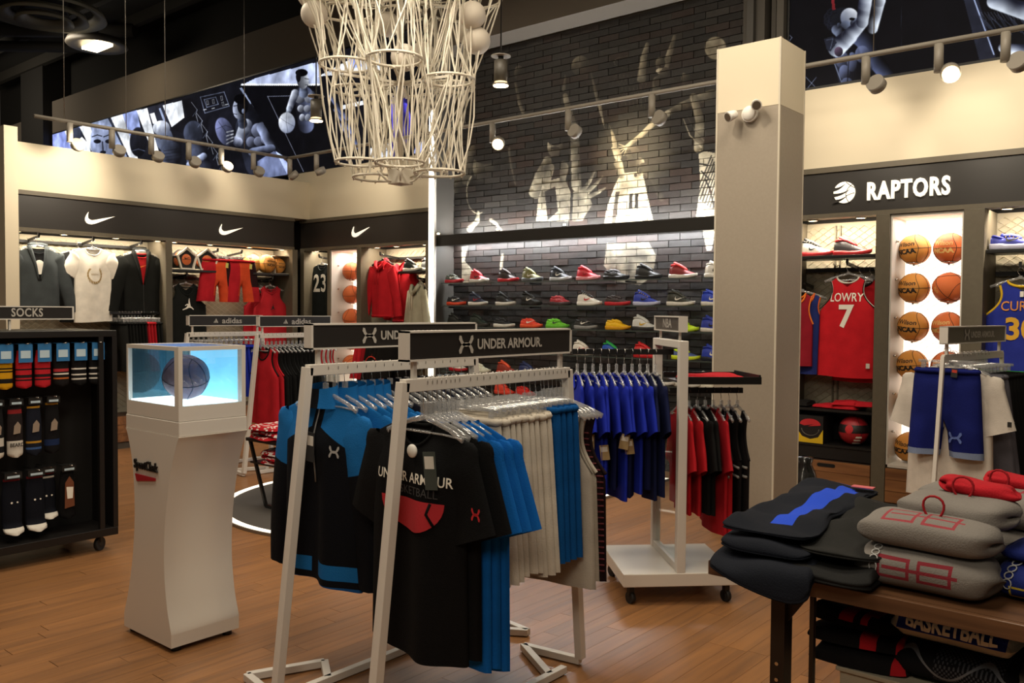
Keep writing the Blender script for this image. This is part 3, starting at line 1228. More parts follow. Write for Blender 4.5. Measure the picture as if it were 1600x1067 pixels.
nt.links.new(sm.outputs[0], mx.inputs[0])
nt.links.new(vm.outputs[0], mx.inputs[6])
mx.inputs[7].default_value = (*srgb('#c9bfa6'), 1)
nt.links.new(mx.outputs[2], pb.inputs['Base Color'])
bp = nt.nodes.new('ShaderNodeBump')
bp.inputs['Strength'].default_value = .35
bp.inputs['Distance'].default_value = .02
nt.links.new(nz.outputs[0], bp.inputs['Height'])
nt.links.new(bp.outputs[0], pb.inputs['Normal'])

shoe_wall = struct('wall_back', MB().box(-7.16, -3.3, 7.462, 7.52, 0, 4.55), mat('mortar', '#4c463f', 0.9))
BW, BH = 0.24, 0.068
brick_me = MB().box(-.5, .5, 0, .022, 0, 1).mesh('brick', bm_)
bl = []
rb = random.Random(5)
for j in range(int(4.5 / BH)):
    off = (BW / 2) * (j % 2)
    z = j * BH
    x = -7.15 - off
    while x < -3.32:
        xa, xb = max(x, -7.15), min(x + BW, -3.3)
        if xb - xa > .05:
            vis = z > 2.42 or 0.9 < z < 2.2
            d = to_px(((xa + xb) / 2, 7.45, z))[2] + (0 if z > 2.4 else 1.2)
            bl.append((0 if vis else 1, d, xa, xb, z, rb.uniform(-.004, .005)))
        x += BW
bl.sort()
wall_mb = MB()
for k, (h, d, xa, xb, z, p) in enumerate(bl):
    if k < 300:
        o = link('brick', brick_me, shoe_wall, ((xa + xb) / 2, 7.442 - p, z + .004))
        o.scale = (xb - xa - .006, 1, BH - .007)
    else:
        wall_mb.box(xa + .003, xb - .003, 7.442 - p, 7.464, z + .0035, z + BH - .0035)
tag(wall_mb.build('brick_field', bm_, shoe_wall), kind='stuff')

# returns, header bar and light strip of the shoe bay
struct('wall_shoe_return', MB().box(-7.2, -7.145, 7.1, 7.5, 0, 4.5).box(-3.34, -3.28, 7.1, 7.5, 0, 4.5), mat('return_grey', '#4a4641', 0.5))
hb = thing('header_beam', 'long black header beam across the brick wall above the shoes', 'beam', (-5.2, 7.12, 2.29))
MB().box(-1.94, 1.86, .025, .32, .05, .118).box(-1.94, 1.86, 0, .025, 0, .12).build('body', mat('header_black', '#1d1a16', 0.6), hb)
MB().box(-1.9, 1.86, .2, .24, .121, .135).build('light_strip', LEDGLOW, hb)
MB().box(-1.9, 1.86, .2, .24, .036, .0495).build('light_strip', LEDGLOW, hb)
for k in range(5):
    MB().cyl((-1.9 + k * .9, .02, .135), (-1.9 + k * .9, .02, .15), .014, 10).build('lamp', LAMPGLOW, hb)
ls = thing('light_strip', 'tall vertical white light strip between the red hoodies and the shoe wall', 'light', (-7.14, 7.07, .08))
MB().box(-.045, .045, .0, .03, 0, 3.75).build('housing', WHITE, ls)
MB().box(-.034, .034, -.012, -.001, .0, 3.25).build('diffuser', LEDGLOW, ls)
MB().box(-.034, .034, -.012, -.001, 3.27, 3.4).build('diffuser', LEDGLOW, ls)
MB().box(-.034, .034, -.012, -.001, 3.42, 3.75).build('diffuser', LEDGLOW, ls)
area_light('header_up_light', (-5.2, 7.34, 2.43), 3.7, 52, (.97, .97, .95), .06, (-5.2, 7.42, 4.0))
area_light('header_down_light', (-5.2, 7.36, 2.322), 3.7, 52, (.95, .97, 1.0), .06, (-5.2, 7.42, 1.2))

# ------------------------------------------------------------------ pillar
pl = thing('pillar', 'tall square grey laminate pillar with cream painted top', 'pillar', (-2.63, 5.83, 0))
pl['kind'] = 'structure'
MB().box(-.23, .23, -.21, .21, 0.1, 2.94).build('cladding', LAMINATE, pl)
MB().box(-.23, .23, -.21, .21, 2.942, 3.385).build('top_panel', CREAM, pl)
tr = MB()
for x in (-.232, .222):
    for y in (-.212, .202):
        tr.box(x, x + .012, y, y + .012, .1, 3.387)
tr.build('corner_trim', mat('trim_cream', '#c9c0ae', .5), pl)
MB().box(-.235, .235, -.215, .215, 0, .1).build('base', mat('base_grey', '#57524a', .6), pl)
el = thing('emergency_lamp', 'white twin-head emergency lamp on the front of the pillar', 'lamp', (-2.6, 5.615, 2.9))
MB().cyl((0, 0, 0), (0, -.03, 0), .055, 20).sphere((0, -.03, 0), .05, 18, 10, sy=.5).build('body', WHITEPLASTIC, el)
for sx, dz in ((-1, .0), (1, .05)):
    d = Vector((sx * .35, -.7, -.35)).normalized()
    p = Vector((sx * .075 - .02, -.04, .01 + dz))
    MB().cyl(p, p + d * .07, .028, 16, r2=.036).build('lamp_head', WHITEPLASTIC, el)
    MB().cyl(p + d * .0701, p + d * .074, .028, 16).build('lens', mat('lens_dark', '#5e5346', .3), el)
ot = thing('outlet', 'small white wall outlet low on the pillar side', 'outlet', (-2.398, 5.82, .19))
MB().box(0, .006, -.035, .035, -.06, .06).build('plate', WHITEPLASTIC, ot)
MB().box(.006, .008, -.016, .016, -.035, -.008).box(.006, .008, -.016, .016, .008, .035).build('socket', LETTERGREY, ot)
# ------------------------------------------------------------------ garments, hangers, balls, shoes: builders
class Garment:
    """front and back sheets of a hanging garment, neck at z = 0, front towards -y"""

    def __init__(s, L=.76, wn=.085, ws=.23, drop=.05, wb=.26, wh=.27, d=.02, nf=.09, nb=.015, tank=False, ah=.25, wst=None, vneck=False,
                 leg=None, fold=.012, k=(18, 31), seed=0, tw=0.0, hem=0.0):
        s.__dict__.update(locals())
        r = random.Random(seed)
        s.ph = [r.random() * 6.28 for _ in range(4)]

    def xo(s, z):
        a = max(0.0, -z)
        if s.leg:
            return lerp(s.ws, s.wh, a / s.L) * (1 + .04 * math.sin(min(a, .08) * 20))
        if s.tank:
            wst = s.wst or s.wn + .05
            if a < s.drop:
                return lerp(s.wn, wst, a / s.drop)
            if a < s.ah:
                t = (a - s.drop) / (s.ah - s.drop)
                return lerp(wst, s.wb, t ** 2.6) - .022 * math.sin(PI * t)
            return lerp(s.wb, s.wh, (a - s.ah) / (s.L - s.ah))
        if a < s.drop:
            return lerp(s.wn, s.ws, (a / s.drop) ** .85)
        if a < .22:
            return lerp(s.ws, s.wb, smooth((a - s.drop) / (.22 - s.drop)))
        return lerp(s.wb, s.wh, (a - .22) / (s.L - .22))

    def xi(s, z, front):
        a = max(0.0, -z)
        if s.leg:
            return 0 if a < s.leg else .004 + .1 * (a - s.leg)
        nd = s.nf if front else s.nb
        if a >= nd:
            return 0.0
        if s.vneck and front:
            return s.wn * (1 - a / nd) ** .9
        return s.wn * math.sqrt(max(0, 1 - (a / nd) ** 2))

    def y(s, x, z, front=True):
        a = max(0.0, -z)
        xo, xi = s.xo(z), s.xi(z, front)
        dd = .006 + s.d * smooth(a / .2)
        if s.leg:
            dd = .012 + s.d * smooth(a / .1)
        t = abs(x) / max(xo, 1e-5)
        b = math.sqrt(max(0, 1 - min(t, 1) ** 2))
        if s.leg and a > s.leg:
            c, hw = (xo + xi) / 2, (xo - xi) / 2
            t2 = min(1, abs(abs(x) - c) / hw)
            b = lerp(b, math.sqrt(max(0, 1 - t2 * t2)), smooth((a - s.leg) / .06))
        k1, k2 = s.k
        f = s.fold * smooth((a - .04) / .35) * b ** .6 * (math.sin(k1 * x + s.ph[0] + 2.0 * a) + .6 * math.sin(k2 * x + s.ph[1] - 1.5 * a))
        return (-dd if front else dd) * b + f + s.tw * x * a

    def zs(s, nz):
        if s.leg:
            return [-s.L * j / nz for j in range(nz + 1)]
        top = [-s.drop * t for t in (0, .3, .65, 1)]
        mid = sorted({s.nf * .9, s.nf})
        rest = [-(s.drop + (s.L - s.drop) * j / nz) for j in range(1, nz + 1)]
        return top + rest

    def sheets(s, mb, nu=7, nz=16, mf=None, back=True):
        zs = s.zs(nz)
        for front in ((True, False) if back else (True,)):
            for side in (-1, 1):
                n = len(zs)

                def fn(u, v):
                    z = zs[min(n - 1, int(round(v * (n - 1))))]
                    xi, xo = s.xi(z, front), s.xo(z)
                    x = lerp(xi, xo, 1 - (1 - u) ** 1.35)
                    zz = z
                    if z <= -s.L + 1e-6 and s.hem:
                        zz -= s.hem * math.sin(9 * x * side + s.ph[2])
                    return (side * x, s.y(side * x, z, front), zz)
                mb.grid(fn, nu, n, mf=(lambda x, z, a, b, fr=front: mf(x, z, fr)) if mf else None)
        return mb

    def sleeve(s, mb, side, L=.2, ang=24, r0=.095, r1=.085, th=.02, m=0, nr=6, n=12, bend=0.0, mf=None, seed=0):
        c = Vector((side * (s.xo(-s.drop) - .035), s.y(side * s.ws * .8, -.1, True) * 0, -s.drop - r0 * .82))
        a = math.radians(ang)
        vs = []
        p = c.copy()
        cap = Vector((side * (s.xo(-s.drop) - .012), 0, -s.drop - .006))
        d0 = Vector((side * math.sin(a), 0, -math.cos(a)))
        n0 = Vector((side * math.cos(a), 0, math.sin(a)))
        for q in (.04, .25, .5, .75):
            pc = cap.lerp(c, q)
            r = r0 * math.sqrt(1 - (1 - q) ** 2) * .98
            for k in range(n):
                f = 2 * PI * k / n
                vs.append(pc + n0 * (r * math.cos(f)) + Vector((0, th * (.5 + .5 * q) * math.sin(f) + s.tw * pc.x * -pc.z, 0)))
        for i in range(nr + 1):
            t = i / nr
            aa = a - bend * t
            d = Vector((side * math.sin(aa), 0, -math.cos(aa)))
            nrm = Vector((side * math.cos(aa), 0, math.sin(aa)))
            if i:
                p = p + d * (L / nr)
            r = lerp(r0, r1, t ** .7)
            tt = th * (1 + .15 * math.sin(5 * t + seed))
            for k in range(n):
                f = 2 * PI * k / n
                w = 1 + .22 * math.sin(3 * f + 4 * t + seed) * t
                vs.append(p + nrm * (r * math.cos(f)) + Vector((0, tt * math.sin(f) * w + s.tw * p.x * -p.z, 0)))
        nr += 4
        fs, ms = [], []
        for i in range(nr):
            for k in range(n):
                fs.append((i * n + k, i * n + (k + 1) % n, (i + 1) * n + (k + 1) % n, (i + 1) * n + k))
        o = mb.add(vs, fs, m, True)
        if mf:
            for q in range(len(fs)):
                mb.m[len(mb.m) - len(fs) + q] = mf((q // n + .5) / nr, q % n)
        return mb

    def neckline(s, mb, r=.006, m=0, back=True):
        for front, nd in ((True, s.nf), (False, s.nb)):
            pts = []
            for i in range(17):
                if s.vneck and front:
                    x = lerp(-s.wn, s.wn, i / 16)
                    z = -nd * (1 - (abs(x) / s.wn) ** 1.1)
                else:
                    a = PI * i / 16
                    x, z = -s.wn * math.cos(a), -nd * math.sin(a)
                pts.append((x, s.y(x, z, front), z))
            mb.tube(pts, r, 5, m=m, caps=False)
        return mb

    def armline(s, mb, side, r=.005, m=0):
        for side in (side, ):
            pts = []
            for i in range(12):
                z = -lerp(s.drop, s.ah, i / 11)
                pts.append((side * s.xo(z), s.y(side * s.xo(z), z, True), z))
            mb.tube(pts, r, 5, m=m, caps=False)
        return mb

    def lay(s, dx=0.0, dz=0.0, off=.006):
        return lambda x, y, z: (x + dx, s.y(x + dx, z + dz, True) - off, z + dz)


FAB = {}


def F(c, **k):
    return fabric(c.lstrip('#'), c, **k)


def text_on(s, size, m, parent, g, dx, dz, name='print', step=.03, **kw):
    v, f = fine(*text_geo(s, size, **kw), step)
    mb = MB()
    L = g.lay(dx, dz)
    mb.add([L(*p) for p in v], f)
    return mb.build(name, m, parent)


def shape_on(poly, m, parent, g, dx, dz, name='print', step=.03):
    v, f = flat(poly, g.lay(dx, dz), step)
    mb = MB()
    mb.add(v, f)
    return mb.build(name, m, parent)


# hanger ------------------------------------------------------
def hook_pts(r=.019, stem=.062):
    pts = [(math.cos(a) * r + 0, 0, -r + math.sin(a) * r) for a in [lerp(-.35, PI * .98, i / 9) for i in range(10)]]
    pts = [(x, 0, z + .003) for x, y, z in pts]
    pts = pts[::-1]
    pts = pts[::-1] + [(-r, 0, -r - .012), (-.006, 0, -r - .028), (0, 0, -stem)]
    return pts


HOOK = None
HANG = {}


def hanger(kind, loc, rz=0.0, label='clear plastic hanger', group=None, col=None, dz=0.0):
    key = (kind, col, dz)
    if key not in HANG:
        a = MB().tube(hook_pts(stem=.062 + dz), .0017, 5)
        b = MB()
        if kind == 'top':
            b.box(-.012, .012, -.006, .006, -.078 - dz, -.055 - dz * .5)
            for sx in (-1, 1):
                b.tube([(0, 0, -.072 - dz), (sx * .06, 0, -.086 - dz), (sx * .13, 0, -.106 - dz), (sx * .195, 0, -.135 - dz)], [.011, .010, .009, .012], 6, flat=.55)
            b.tube([(-.19, 0, -.132 - dz), (-.1, 0, -.125 - dz), (.1, 0, -.125 - dz), (.19, 0, -.132 - dz)], .004, 5)
        else:
            b.box(-.010, .010, -.006, .006, -.078 - dz, -.05 - dz)
            b.tube([(-.16, 0, -.082 - dz), (.16, 0, -.082 - dz)], .010, 6, flat=.5)
            for sx in (-1, 1):
                b.box(sx * .13 - .012, sx * .13 + .012, -.009, .009, -.125 - dz, -.075 - dz)
        HANG[key] = (a.mesh('hook', CHROME), b.mesh('plastic_body', col or CLEAR))
    if group:
        label = nth(label)
    t = thing('clothes_hanger' if kind == 'top' else 'clip_hanger', label, 'hanger', loc, rz, group)
    link('hook', HANG[key][0], t)
    link('plastic_body', HANG[key][1], t)
    return t


# ball --------------------------------------------------------
BALLM = mat('ball_orange', '#d56c33', 0.55, bump=.5, bscale=420)
BALLM2 = mat('ball_amber', '#dd963f', 0.55, bump=.5, bscale=420)
SEAM = mat('ball_seam', '#1a1411', 0.7)


def ball_seams(r, mb, w=.0022):
    for k in range(2):
        mb.tube([(r * math.cos(a), 0, r * math.sin(a)) if k else (r * math.cos(a), r * math.sin(a), 0) for a in [2 * PI * i / 40 for i in range(40)]], w, 5, closed=True)
    for sx in (-1, 1):
        pts = []
        for i in range(40):
            a = 2 * PI * i / 40
            x = sx * r * (.52 + .24 * math.cos(2 * a))
            q = math.sqrt(max(0, r * r - x * x))
            pts.append((x, q * math.cos(a), q * math.sin(a)))
        mb.tube(pts, w, 5, closed=True)
    return mb


def ball_lay(r, dx, dz):
    def f(x, y, z):
        x, z = x + dx, z + dz
        return (x, -math.sqrt(max(1e-6, (r + .0012) ** 2 - x * x - z * z)), z)
    return f


def basketball(loc, label, r=.119, m=None, seam=None, rz=0, rx=0.0, ry=0.0, group=None, words=None, wm=None):
    t = thing('basketball', label, 'ball', loc, rz, group, rx, ry)
    MB().sphere((0, 0, 0), r, 28, 18).build('skin', m or BALLM, t)
    ball_seams(r, MB()).build('seam', seam or SEAM, t)
    for w, size, dz, bold in words or ():
        v, f = fine(*text_geo(w, size, bold=bold), .03)
        mb = MB()
        L = ball_lay(r, 0, dz)
        mb.add([L(*p) for p in v], f)
        mb.build('lettering', wm or SEAM, t)
    return t


# shoe --------------------------------------------------------
def shoe_parts(high):
    """sole, upper, tongue with laces, side flash; heel at x = 0, toe at +x, sole at z = 0"""
    L, n = .295, 14
    W = [.030, .036, .039, .040, .039, .037, .036, .038, .042, .046, .047, .044, .034, .010]
    H = ([.118, .130, .132, .128, .122, .112, .099, .086, .075, .066, .058, .050, .040, .026] if high else
         [.090, .096, .088, .080, .084, .088, .083, .075, .067, .060, .054, .047, .038, .026])
    X = [L * i / (n - 1) for i in range(n)]
    X[0], X[-1] = .004, L - .003
    Y0 = [.006 * math.sin(PI * i / (n - 1)) for i in range(n)]

    def outline(k=1.0):
        return [(X[i], W[i] * k + Y0[i]) for i in range(n)] + [(X[i], -W[i] * k + Y0[i]) for i in range(n - 1, -1, -1)]
    so = MB()
    lv = [(0, .97, 0), (.008, 1.1, 0), (.022, 1.12, .006), (.034, 1.04, .006)]
    o = outline()
    vs = []
    for z, k, lift in lv:
        for (x, y) in outline(k):
            up = .02 * max(0, (x - .2) / .095) ** 2 if z < .03 else 0.012 * max(0, (x - .2) / .095) ** 2
            xx = x + (.006 if x > .25 else -.006 if x < .03 else 0) * (k > 1)
            heel = .006 if x < .09 and z > .02 else 0
            vs.append((xx, y, z + up + heel))
    m = len(o)
    fs = [(j * m + i, j * m + (i + 1) % m, (j + 1) * m + (i + 1) % m, (j + 1) * m + i) for j in range(3) for i in range(m)]
    fs.append(tuple(range(3 * m, 4 * m)))
    fs.append(tuple(range(m))[::-1])
    so.add(vs, fs, 0, True)
    up = MB()
    na = 11
    col = 3 if high else 4
    vs = []
    for i in range(n):
        for k in range(na):
            a = PI * k / (na - 1)
            c, s_ = math.cos(a), math.sin(a)
            y = W[i] * (abs(c) ** .75) * (1 if c >= 0 else -1)
            z = .026 + (H[i] - .026) * (s_ ** .8)
            if s_ > .9 and i < col + 1:
                z -= .018 * (s_ - .9) / .1
            vs.append((X[i], y * (1 - .25 * s_ ** 3 * (H[i] > .09)) + Y0[i], z))
    fs = [(i * na + k, i * na + k + 1, (i + 1) * na + k + 1, (i + 1) * na + k) for i in range(n - 1) for k in range(na - 1)]
    fs += [tuple(range(na)), tuple(range((n - 1) * na, n * na))[::-1]]
    up.add(vs, fs, 0, True)
    to = MB()
    i0, i1 = (2, 8) if high else (3, 8)
    tp = [(X[i] + (.004 if i == i0 else 0), Y0[i], H[i] + (.012 if i == i0 else .002)) for i in range(i0, i1 + 1)]
    tp = [(X[i0] - .006, Y0[i0], H[i0] + .022)] + tp
    to.tube(tp, [.010, .015] + [.017] * (len(tp) - 3) + [.008], 8, flat=1.2)
    la = MB()
    for i in range(i0 + 1, i1):
        x0, x1 = X[i], X[i] + .012
        la.tube([(x0, -W[i] * .72 + Y0[i], H[i] - .006), (x0 + .004, Y0[i], H[i] + .018), (x1, W[i] * .72 + Y0[i], H[i] - .006)], .0032, 5)
    co = MB()
    ic = (0, 2) if high else (0, 3)
    pts = []
    for k in range(16):
        a = 2 * PI * k / 16
        cx = lerp(X[0] + .006, X[ic[1]] + .012, .5 - .5 * math.cos(a))
        hh = np.interp(cx, X, H)
        pts.append((cx, .024 * math.sin(a), hh - .004))
    co.tube(pts, .008, 6, closed=True)
    fl = MB()
    for sy in (-1, 1):
        poly = scaled(SWOOSH, .10, .095, .05)
        vsx = []
        for x, z in poly:
            w = np.interp(x, X, W)
            hh = np.interp(x, X, H)
            s_ = clamp((z - .026) / max(.02, hh - .026)) ** 1.25
            y = w * (max(0, 1 - s_ * s_)) ** .375
            vsx.append((x, sy * (y + .0035) + .005, z))
        nn = len(vsx)
        fl.add(vsx, [tuple(range(nn))])
    return dict(sole=so.mesh('sole', WHITE), upper=up.mesh('upper', WHITE), tongue=to.mesh('tongue', WHITE), lace=la.mesh('lace', WHITE),
                collar=co.mesh('collar', WHITE), side_flash=fl.mesh('side_flash', WHITE))


SHOE = {}


def shoe_mat(c):
    return mat('shoe_' + c.lstrip('#'), c, 0.5, var=.06, vscale=30)


def shoe(loc, rz, label, high, upper, sole, lace=None, flash=None, group=None, collar=None, scale=1.0):
    if high not in SHOE:
        SHOE[high] = shoe_parts(high)
    t = thing('basketball_shoe', label, 'shoe', loc, rz, group)
    t.scale = (scale,) * 3
    cs = dict(upper=upper, sole=sole, lace=lace or upper, tongue=collar or upper, collar=collar or upper)
    if flash:
        cs['side_flash'] = flash
    for k, c in cs.items():
        key = (high, k, c)
        if key not in SHOE:
            me = SHOE[high][k].copy()
            me.materials.clear()
            me.materials.append(shoe_mat(c))
            SHOE[key] = me
        link(k, SHOE[key], t)
    return t


# folded clothes ------------------------------------------------
def folded(mb, lx, ly, h, nx=18, ny=18, p=7.0, q=2.0, px=None, seam=.22, rough=.004, seed=0, layers=2, m=0, mf=None, droop=None, slope=0.0):
    """a soft folded garment, centre bottom at the origin: rounded fold edges, creased layers, wavy top"""
    r = random.Random(seed)
    ph = [r.random() * 6.28 for _ in range(8)]
    nx, ny = max(nx, 20), max(ny, 20)

    def bump(x, y):
        return rough * (math.sin(9 * x + 7 * y + ph[0]) + .7 * math.sin(17 * y - 8 * x + ph[1]) + .5 * math.sin(29 * x + 5 * y + ph[2]) + .35 * math.sin(43 * y + 12 * x + ph[4]))

    def kk(a, b):
        ka, kb = max(1e-9, 1 - abs(a) ** (p if px is None else px)), max(1e-9, 1 - abs(b) ** p)
        return min(1.0, 1.12 * (ka ** -3 + kb ** -3) ** (-1 / (3 * q)))

    def place(a, b, sgn):
        a2, b2 = math.sin(a * PI / 2), math.sin(b * PI / 2)
        k = kk(a2, b2)
        x, y = a2 * lx / 2, b2 * ly / 2
        d = math.sqrt(max(1e-9, a2 * a2 * b2 * b2))
        x *= 1 - .07 * d ** 5
        y *= 1 - .07 * d ** 5
        e = 1 - k
        lay_ = .10 * math.cos(2 * PI * layers * (.5 + .5 * sgn * k)) * e * h
        x += (rough * 1.2 * math.sin(15 * y + ph[3]) + lay_ * abs(a2) ** 8 * (1 if a2 > 0 else -1)) * min(1, e * 3)
        y += (rough * 1.2 * math.sin(13 * x + ph[5]) + lay_ * abs(b2) ** 8 * (1 if b2 > 0 else -1)) * min(1, e * 3)
        z = h * (seam + (1 - seam) * k) if sgn > 0 else h * seam * (1 - k)
        if sgn > 0:
            z += bump(x, y) * k
        z += slope * y
        return droop(x, y, z) if droop else (x, y, z)
    mb.grid(lambda u, v: place(2 * u - 1, 2 * v - 1, 1), nx, ny, m=m, mf=mf)
    mb.grid(lambda u, v: place(2 * u - 1, 2 * v - 1, -1), nx, ny, m=m)
    return mb


def roll_point(t, x, lx, ly, h, seed=0, rough=.05):
    a = clamp(x / (lx / 2), -1, 1)
    e = (1 - abs(a) ** 7) ** .42
    c, s_ = math.cos(t), math.sin(t)
    w = 1 + rough * (.35 * math.sin(2 * t + 9 * x / lx + seed) + .25 * math.sin(3 * t - 7 * x / lx + 2 * seed) + 1.1 * abs(a) ** 3 * math.sin(6 * t + seed))
    w -= .07 * math.exp(-((t - 1.15 - .25 * a) / .09) ** 2)
    y = ly / 2 * math.copysign(abs(c) ** .8, c) * (.35 + .65 * e) * (w if abs(a) < .9999 else 1) * (1 if e > 0 else 0)
    z = h * (.5 + .5 * math.copysign(abs(s_) ** .75, s_) * e * (w if s_ > 0 else 1))
    return y, max(0.0, z)


def roll(mb, lx, ly, h, seed=0, rough=.05, m=0):
    """a garment rolled up along x, lying on z = 0"""
    def fn(u, v):
        a = math.sin((2 * v - 1) * PI / 2)
        x = a * lx / 2
        y, z = roll_point(2 * PI * u, x, lx, ly, h, seed, rough)
        return (x + .012 * math.sin(2 * PI * u * 2 + seed) * abs(a) ** 5, y, z)
    mb.grid(fn, 36, 34, m=m, wrap=True)
    return mb


def roll_lay(lx, ly, h, seed=0, z0=0.0):
    def f(x, y, z):
        t = PI - (z + z0) / (h * .52)
        yy, zz = roll_point(t, x, lx, ly, h, seed)
        return x, yy + .0045 * math.cos(t), zz + .0045 * math.sin(t)
    return f
# ------------------------------------------------------------------ wall units
def wire_mesh(mb, x0, x1, z0, z1, y, cw=.085, chh=.03, w=.004):
    """expanded metal: zigzag ribbons that meet in diamonds"""
    n = int((z1 - z0) / chh)
    m = max(2, int((x1 - x0) / (cw / 2)))
    for j in range(n):
        vs, fs = [], []
        for i in range(m + 1):
            x = x0 + (x1 - x0) * i / m
            zz = z0 + j * chh + (chh if (i + j) % 2 else 0)
            vs += [(x, y, zz - w / 2), (x, y - .006, zz + w / 2)]
        for i in range(m):
            fs.append((2 * i, 2 * i + 2, 2 * i + 3, 2 * i + 1))
        mb.add(vs, fs)
    return mb


def downlight(parent, x, y, z, lit=True):
    o = MB().cyl((x, y, z - .006), (x, y, z), .034, 16).build('downlight', LAMPGLOW if lit else WHITE, parent)
    MB().tube([(x + .038 * math.cos(a), y + .038 * math.sin(a), z - .004) for a in [2 * PI * i / 16 for i in range(16)]], .005, 5, closed=True).build('ring', GREYMETAL, o)
    return o


def bay(label, loc, rz, width, posts, name='display_unit'):
    """front towards -y, x along the wall; posts = list of (x0, x1)"""
    t = thing(name, label, 'display unit', loc, rz)
    MB().box(0, width, -.012, .0, 2.36, 2.69).build('fascia', FASCIA, t)
    MB().box(0, width, -.03, .45, 2.69, 2.733).build('top_trim', OLIVE, t)
    MB().box(0, width, -.02, .12, 2.325, 2.36).box(0, width, .12, .44, 2.375, 2.39).build('canopy', OLIVE, t)
    for a, b in posts:
        MB().box(a, b, -.02, .40, 0.05, 2.325).build('upright', OLIVE, t, bevel=.003)
    MB().box(0, width, .415, .44, 0, 2.325).build('back_panel', MESHBACK, t)
    MB().box(0, width, .0, .40, 0, .07).build('plinth', mat('plinth', '#4d463c', .6), t)
    return t


def rail(parent, x0, x1, y, z, name='rail', h=.03):
    return MB().box(x0, x1, y - .012, y + .012, z - h / 2, z + h / 2).build(name, BLACKMETAL, parent)


def arm(parent, x, y0, y1, z, drop=.03):
    return MB().bar((x, y0, z), (x, y1, z + drop), .016, .024).box(x - .01, x + .01, y1 - .004, y1 + .008, z + drop, z + drop + .035).build('hanging_arm', BLACKMETAL, parent)


def drawer(parent, x0, x1, z0, z1, slot=True):
    d = MB().box(x0, x1, .0, .38, z0, z1).build('drawer', mat('drawer_edge', '#3f2a1b', .7), parent)
    h = (z1 - z0) / 3
    me = DR.setdefault('board', MB().box(-.5, .5, -.5, .5, 0, 1).mesh('board', DRAWERWOOD))
    for k in range(3):
        o = link('board', me, d, ((x0 + x1) / 2, -.008, z0 + k * h + .0015))
        o.scale = (x1 - x0 - .006, .018, h - .003)
    if slot:
        c = (x0 + x1) / 2
        pts = [(c + sx * .06 + .014 * math.cos(a), z1 - .035 + .014 * math.sin(a)) for sx, r0 in ((1, -PI / 2), (-1, PI / 2)) for a in [r0 + PI * i / 8 for i in range(9)]]
        MB().prism(pts, -.021, -.016).build('handle_slot', mat('slot_black', '#0a0705', .9), d)
    return d


DR = {}


def swoosh(parent, x, z, w, m=LETTER, y=-.013):
    return MB().prism(scaled(SWOOSH, w, x, z), y - .012, y).build('check_logo', m, parent)


def bay_light(x, y, z, sx, sy, power, rz=0, col=WARM):
    o = area_light('downlight_beam', (x, y, z), sx, power, col, sy)
    o.rotation_euler = (0, 0, rz)
    return o


# --- left wall (front faces +x).  local x = world y - 3.49
LX0 = 3.49
left = bay('long left wall display with two white check-mark logos on a black fascia', (-9.45, LX0, 0), PI / 2, 3.36,
           ((0, .05), (5.09 - LX0, 5.17 - LX0), (6.82 - LX0, 6.9 - LX0)))
for y0 in (4.19, 5.77):
    swoosh(left, y0 - LX0, 2.44, .32)
wm = MB()
wire_mesh(wm, .06, 1.59, .4, 2.3, .408)
wire_mesh(wm, 1.7, 3.3, .4, 2.3, .408)
tag(wm.build('wire_mesh', MESHWIRE, left), kind='stuff')
for y in (3.55, 4.01, 4.56, 5.04, 5.24, 5.70, 6.24, 6.72):
    downlight(left, y - LX0, .07, 2.324)
rail(left, .05, 1.58, .39, 2.25)
rail(left, 1.7, 3.3, .39, 2.2)
rail(left, 1.7, 3.3, .39, 1.92)
for y in (3.78, 4.34, 4.88):
    arm(left, y - LX0, .39, .12, 2.26)
for y in (5.80, 6.13):
    arm(left, y - LX0, .39, .06, 2.22)
for y in (5.43, 6.62):
    arm(left, y - LX0, .39, .12, 1.92)
for a, b in ((5.19, 5.76), (6.27, 6.8)):
    MB().box(a - LX0, b - LX0, .03, .39, 1.985, 2.01).build('shelf', BLACKMETAL, left, bevel=.002)
rail(left, 4.5 - LX0, 5.07 - LX0, .1, 1.5)
for y in (4.52, 5.05):
    MB().bar((y - LX0, .1, 1.5), (y - LX0, .4, 1.5), .02).build('rail_bracket', BLACKMETAL, left)
for a, b in ((3.56, 4.3), (4.32, 5.06), (5.19, 5.98), (6.0, 6.8)):
    drawer(left, a - LX0, b - LX0, .075, .36)
bay_light(-9.60, 4.3, 2.366, .05, 1.4, 27)
bay_light(-9.60, 6.0, 2.366, .05, 1.5, 26)


def LW(u, v, z):
    return (-9.45 - v, u, z)


RZL = PI / 2

# --- back wall unit.  local x = world x + 9.62
BX = -9.62
back = bay('short back wall display with one white check-mark logo between the corner and the light strip', (BX, 7.1, 0), 0, 2.44,
           ((0, .08), (-9.05 - BX, -9.0 - BX), (-8.47 - BX, -8.39 - BX), (-7.25 - BX, -7.18 - BX)))
swoosh(back, -8.56 - BX, 2.455, .33)
wm = MB()
wire_mesh(wm, -9.53 - BX, -9.07 - BX, .4, 2.3, .408)
wire_mesh(wm, -8.36 - BX, -7.27 - BX, .4, 2.3, .408)
tag(wm.build('wire_mesh', MESHWIRE, back), kind='stuff')
for x in (-9.4, -8.2, -7.85, -7.35):
    downlight(back, x - BX, .08, 2.324)
rail(back, -9.53 - BX, -9.06 - BX, .38, 2.2)
rail(back, -8.36 - BX, -7.4 - BX, .38, 2.2)
rail(back, -7.75 - BX, -7.27 - BX, .30, 1.9)
arm(back, -9.4 - BX, .38, .12, 2.22)
arm(back, -8.12 - BX, .38, .06, 2.2)
arm(back, -7.42 - BX, .38, .02, 1.9)
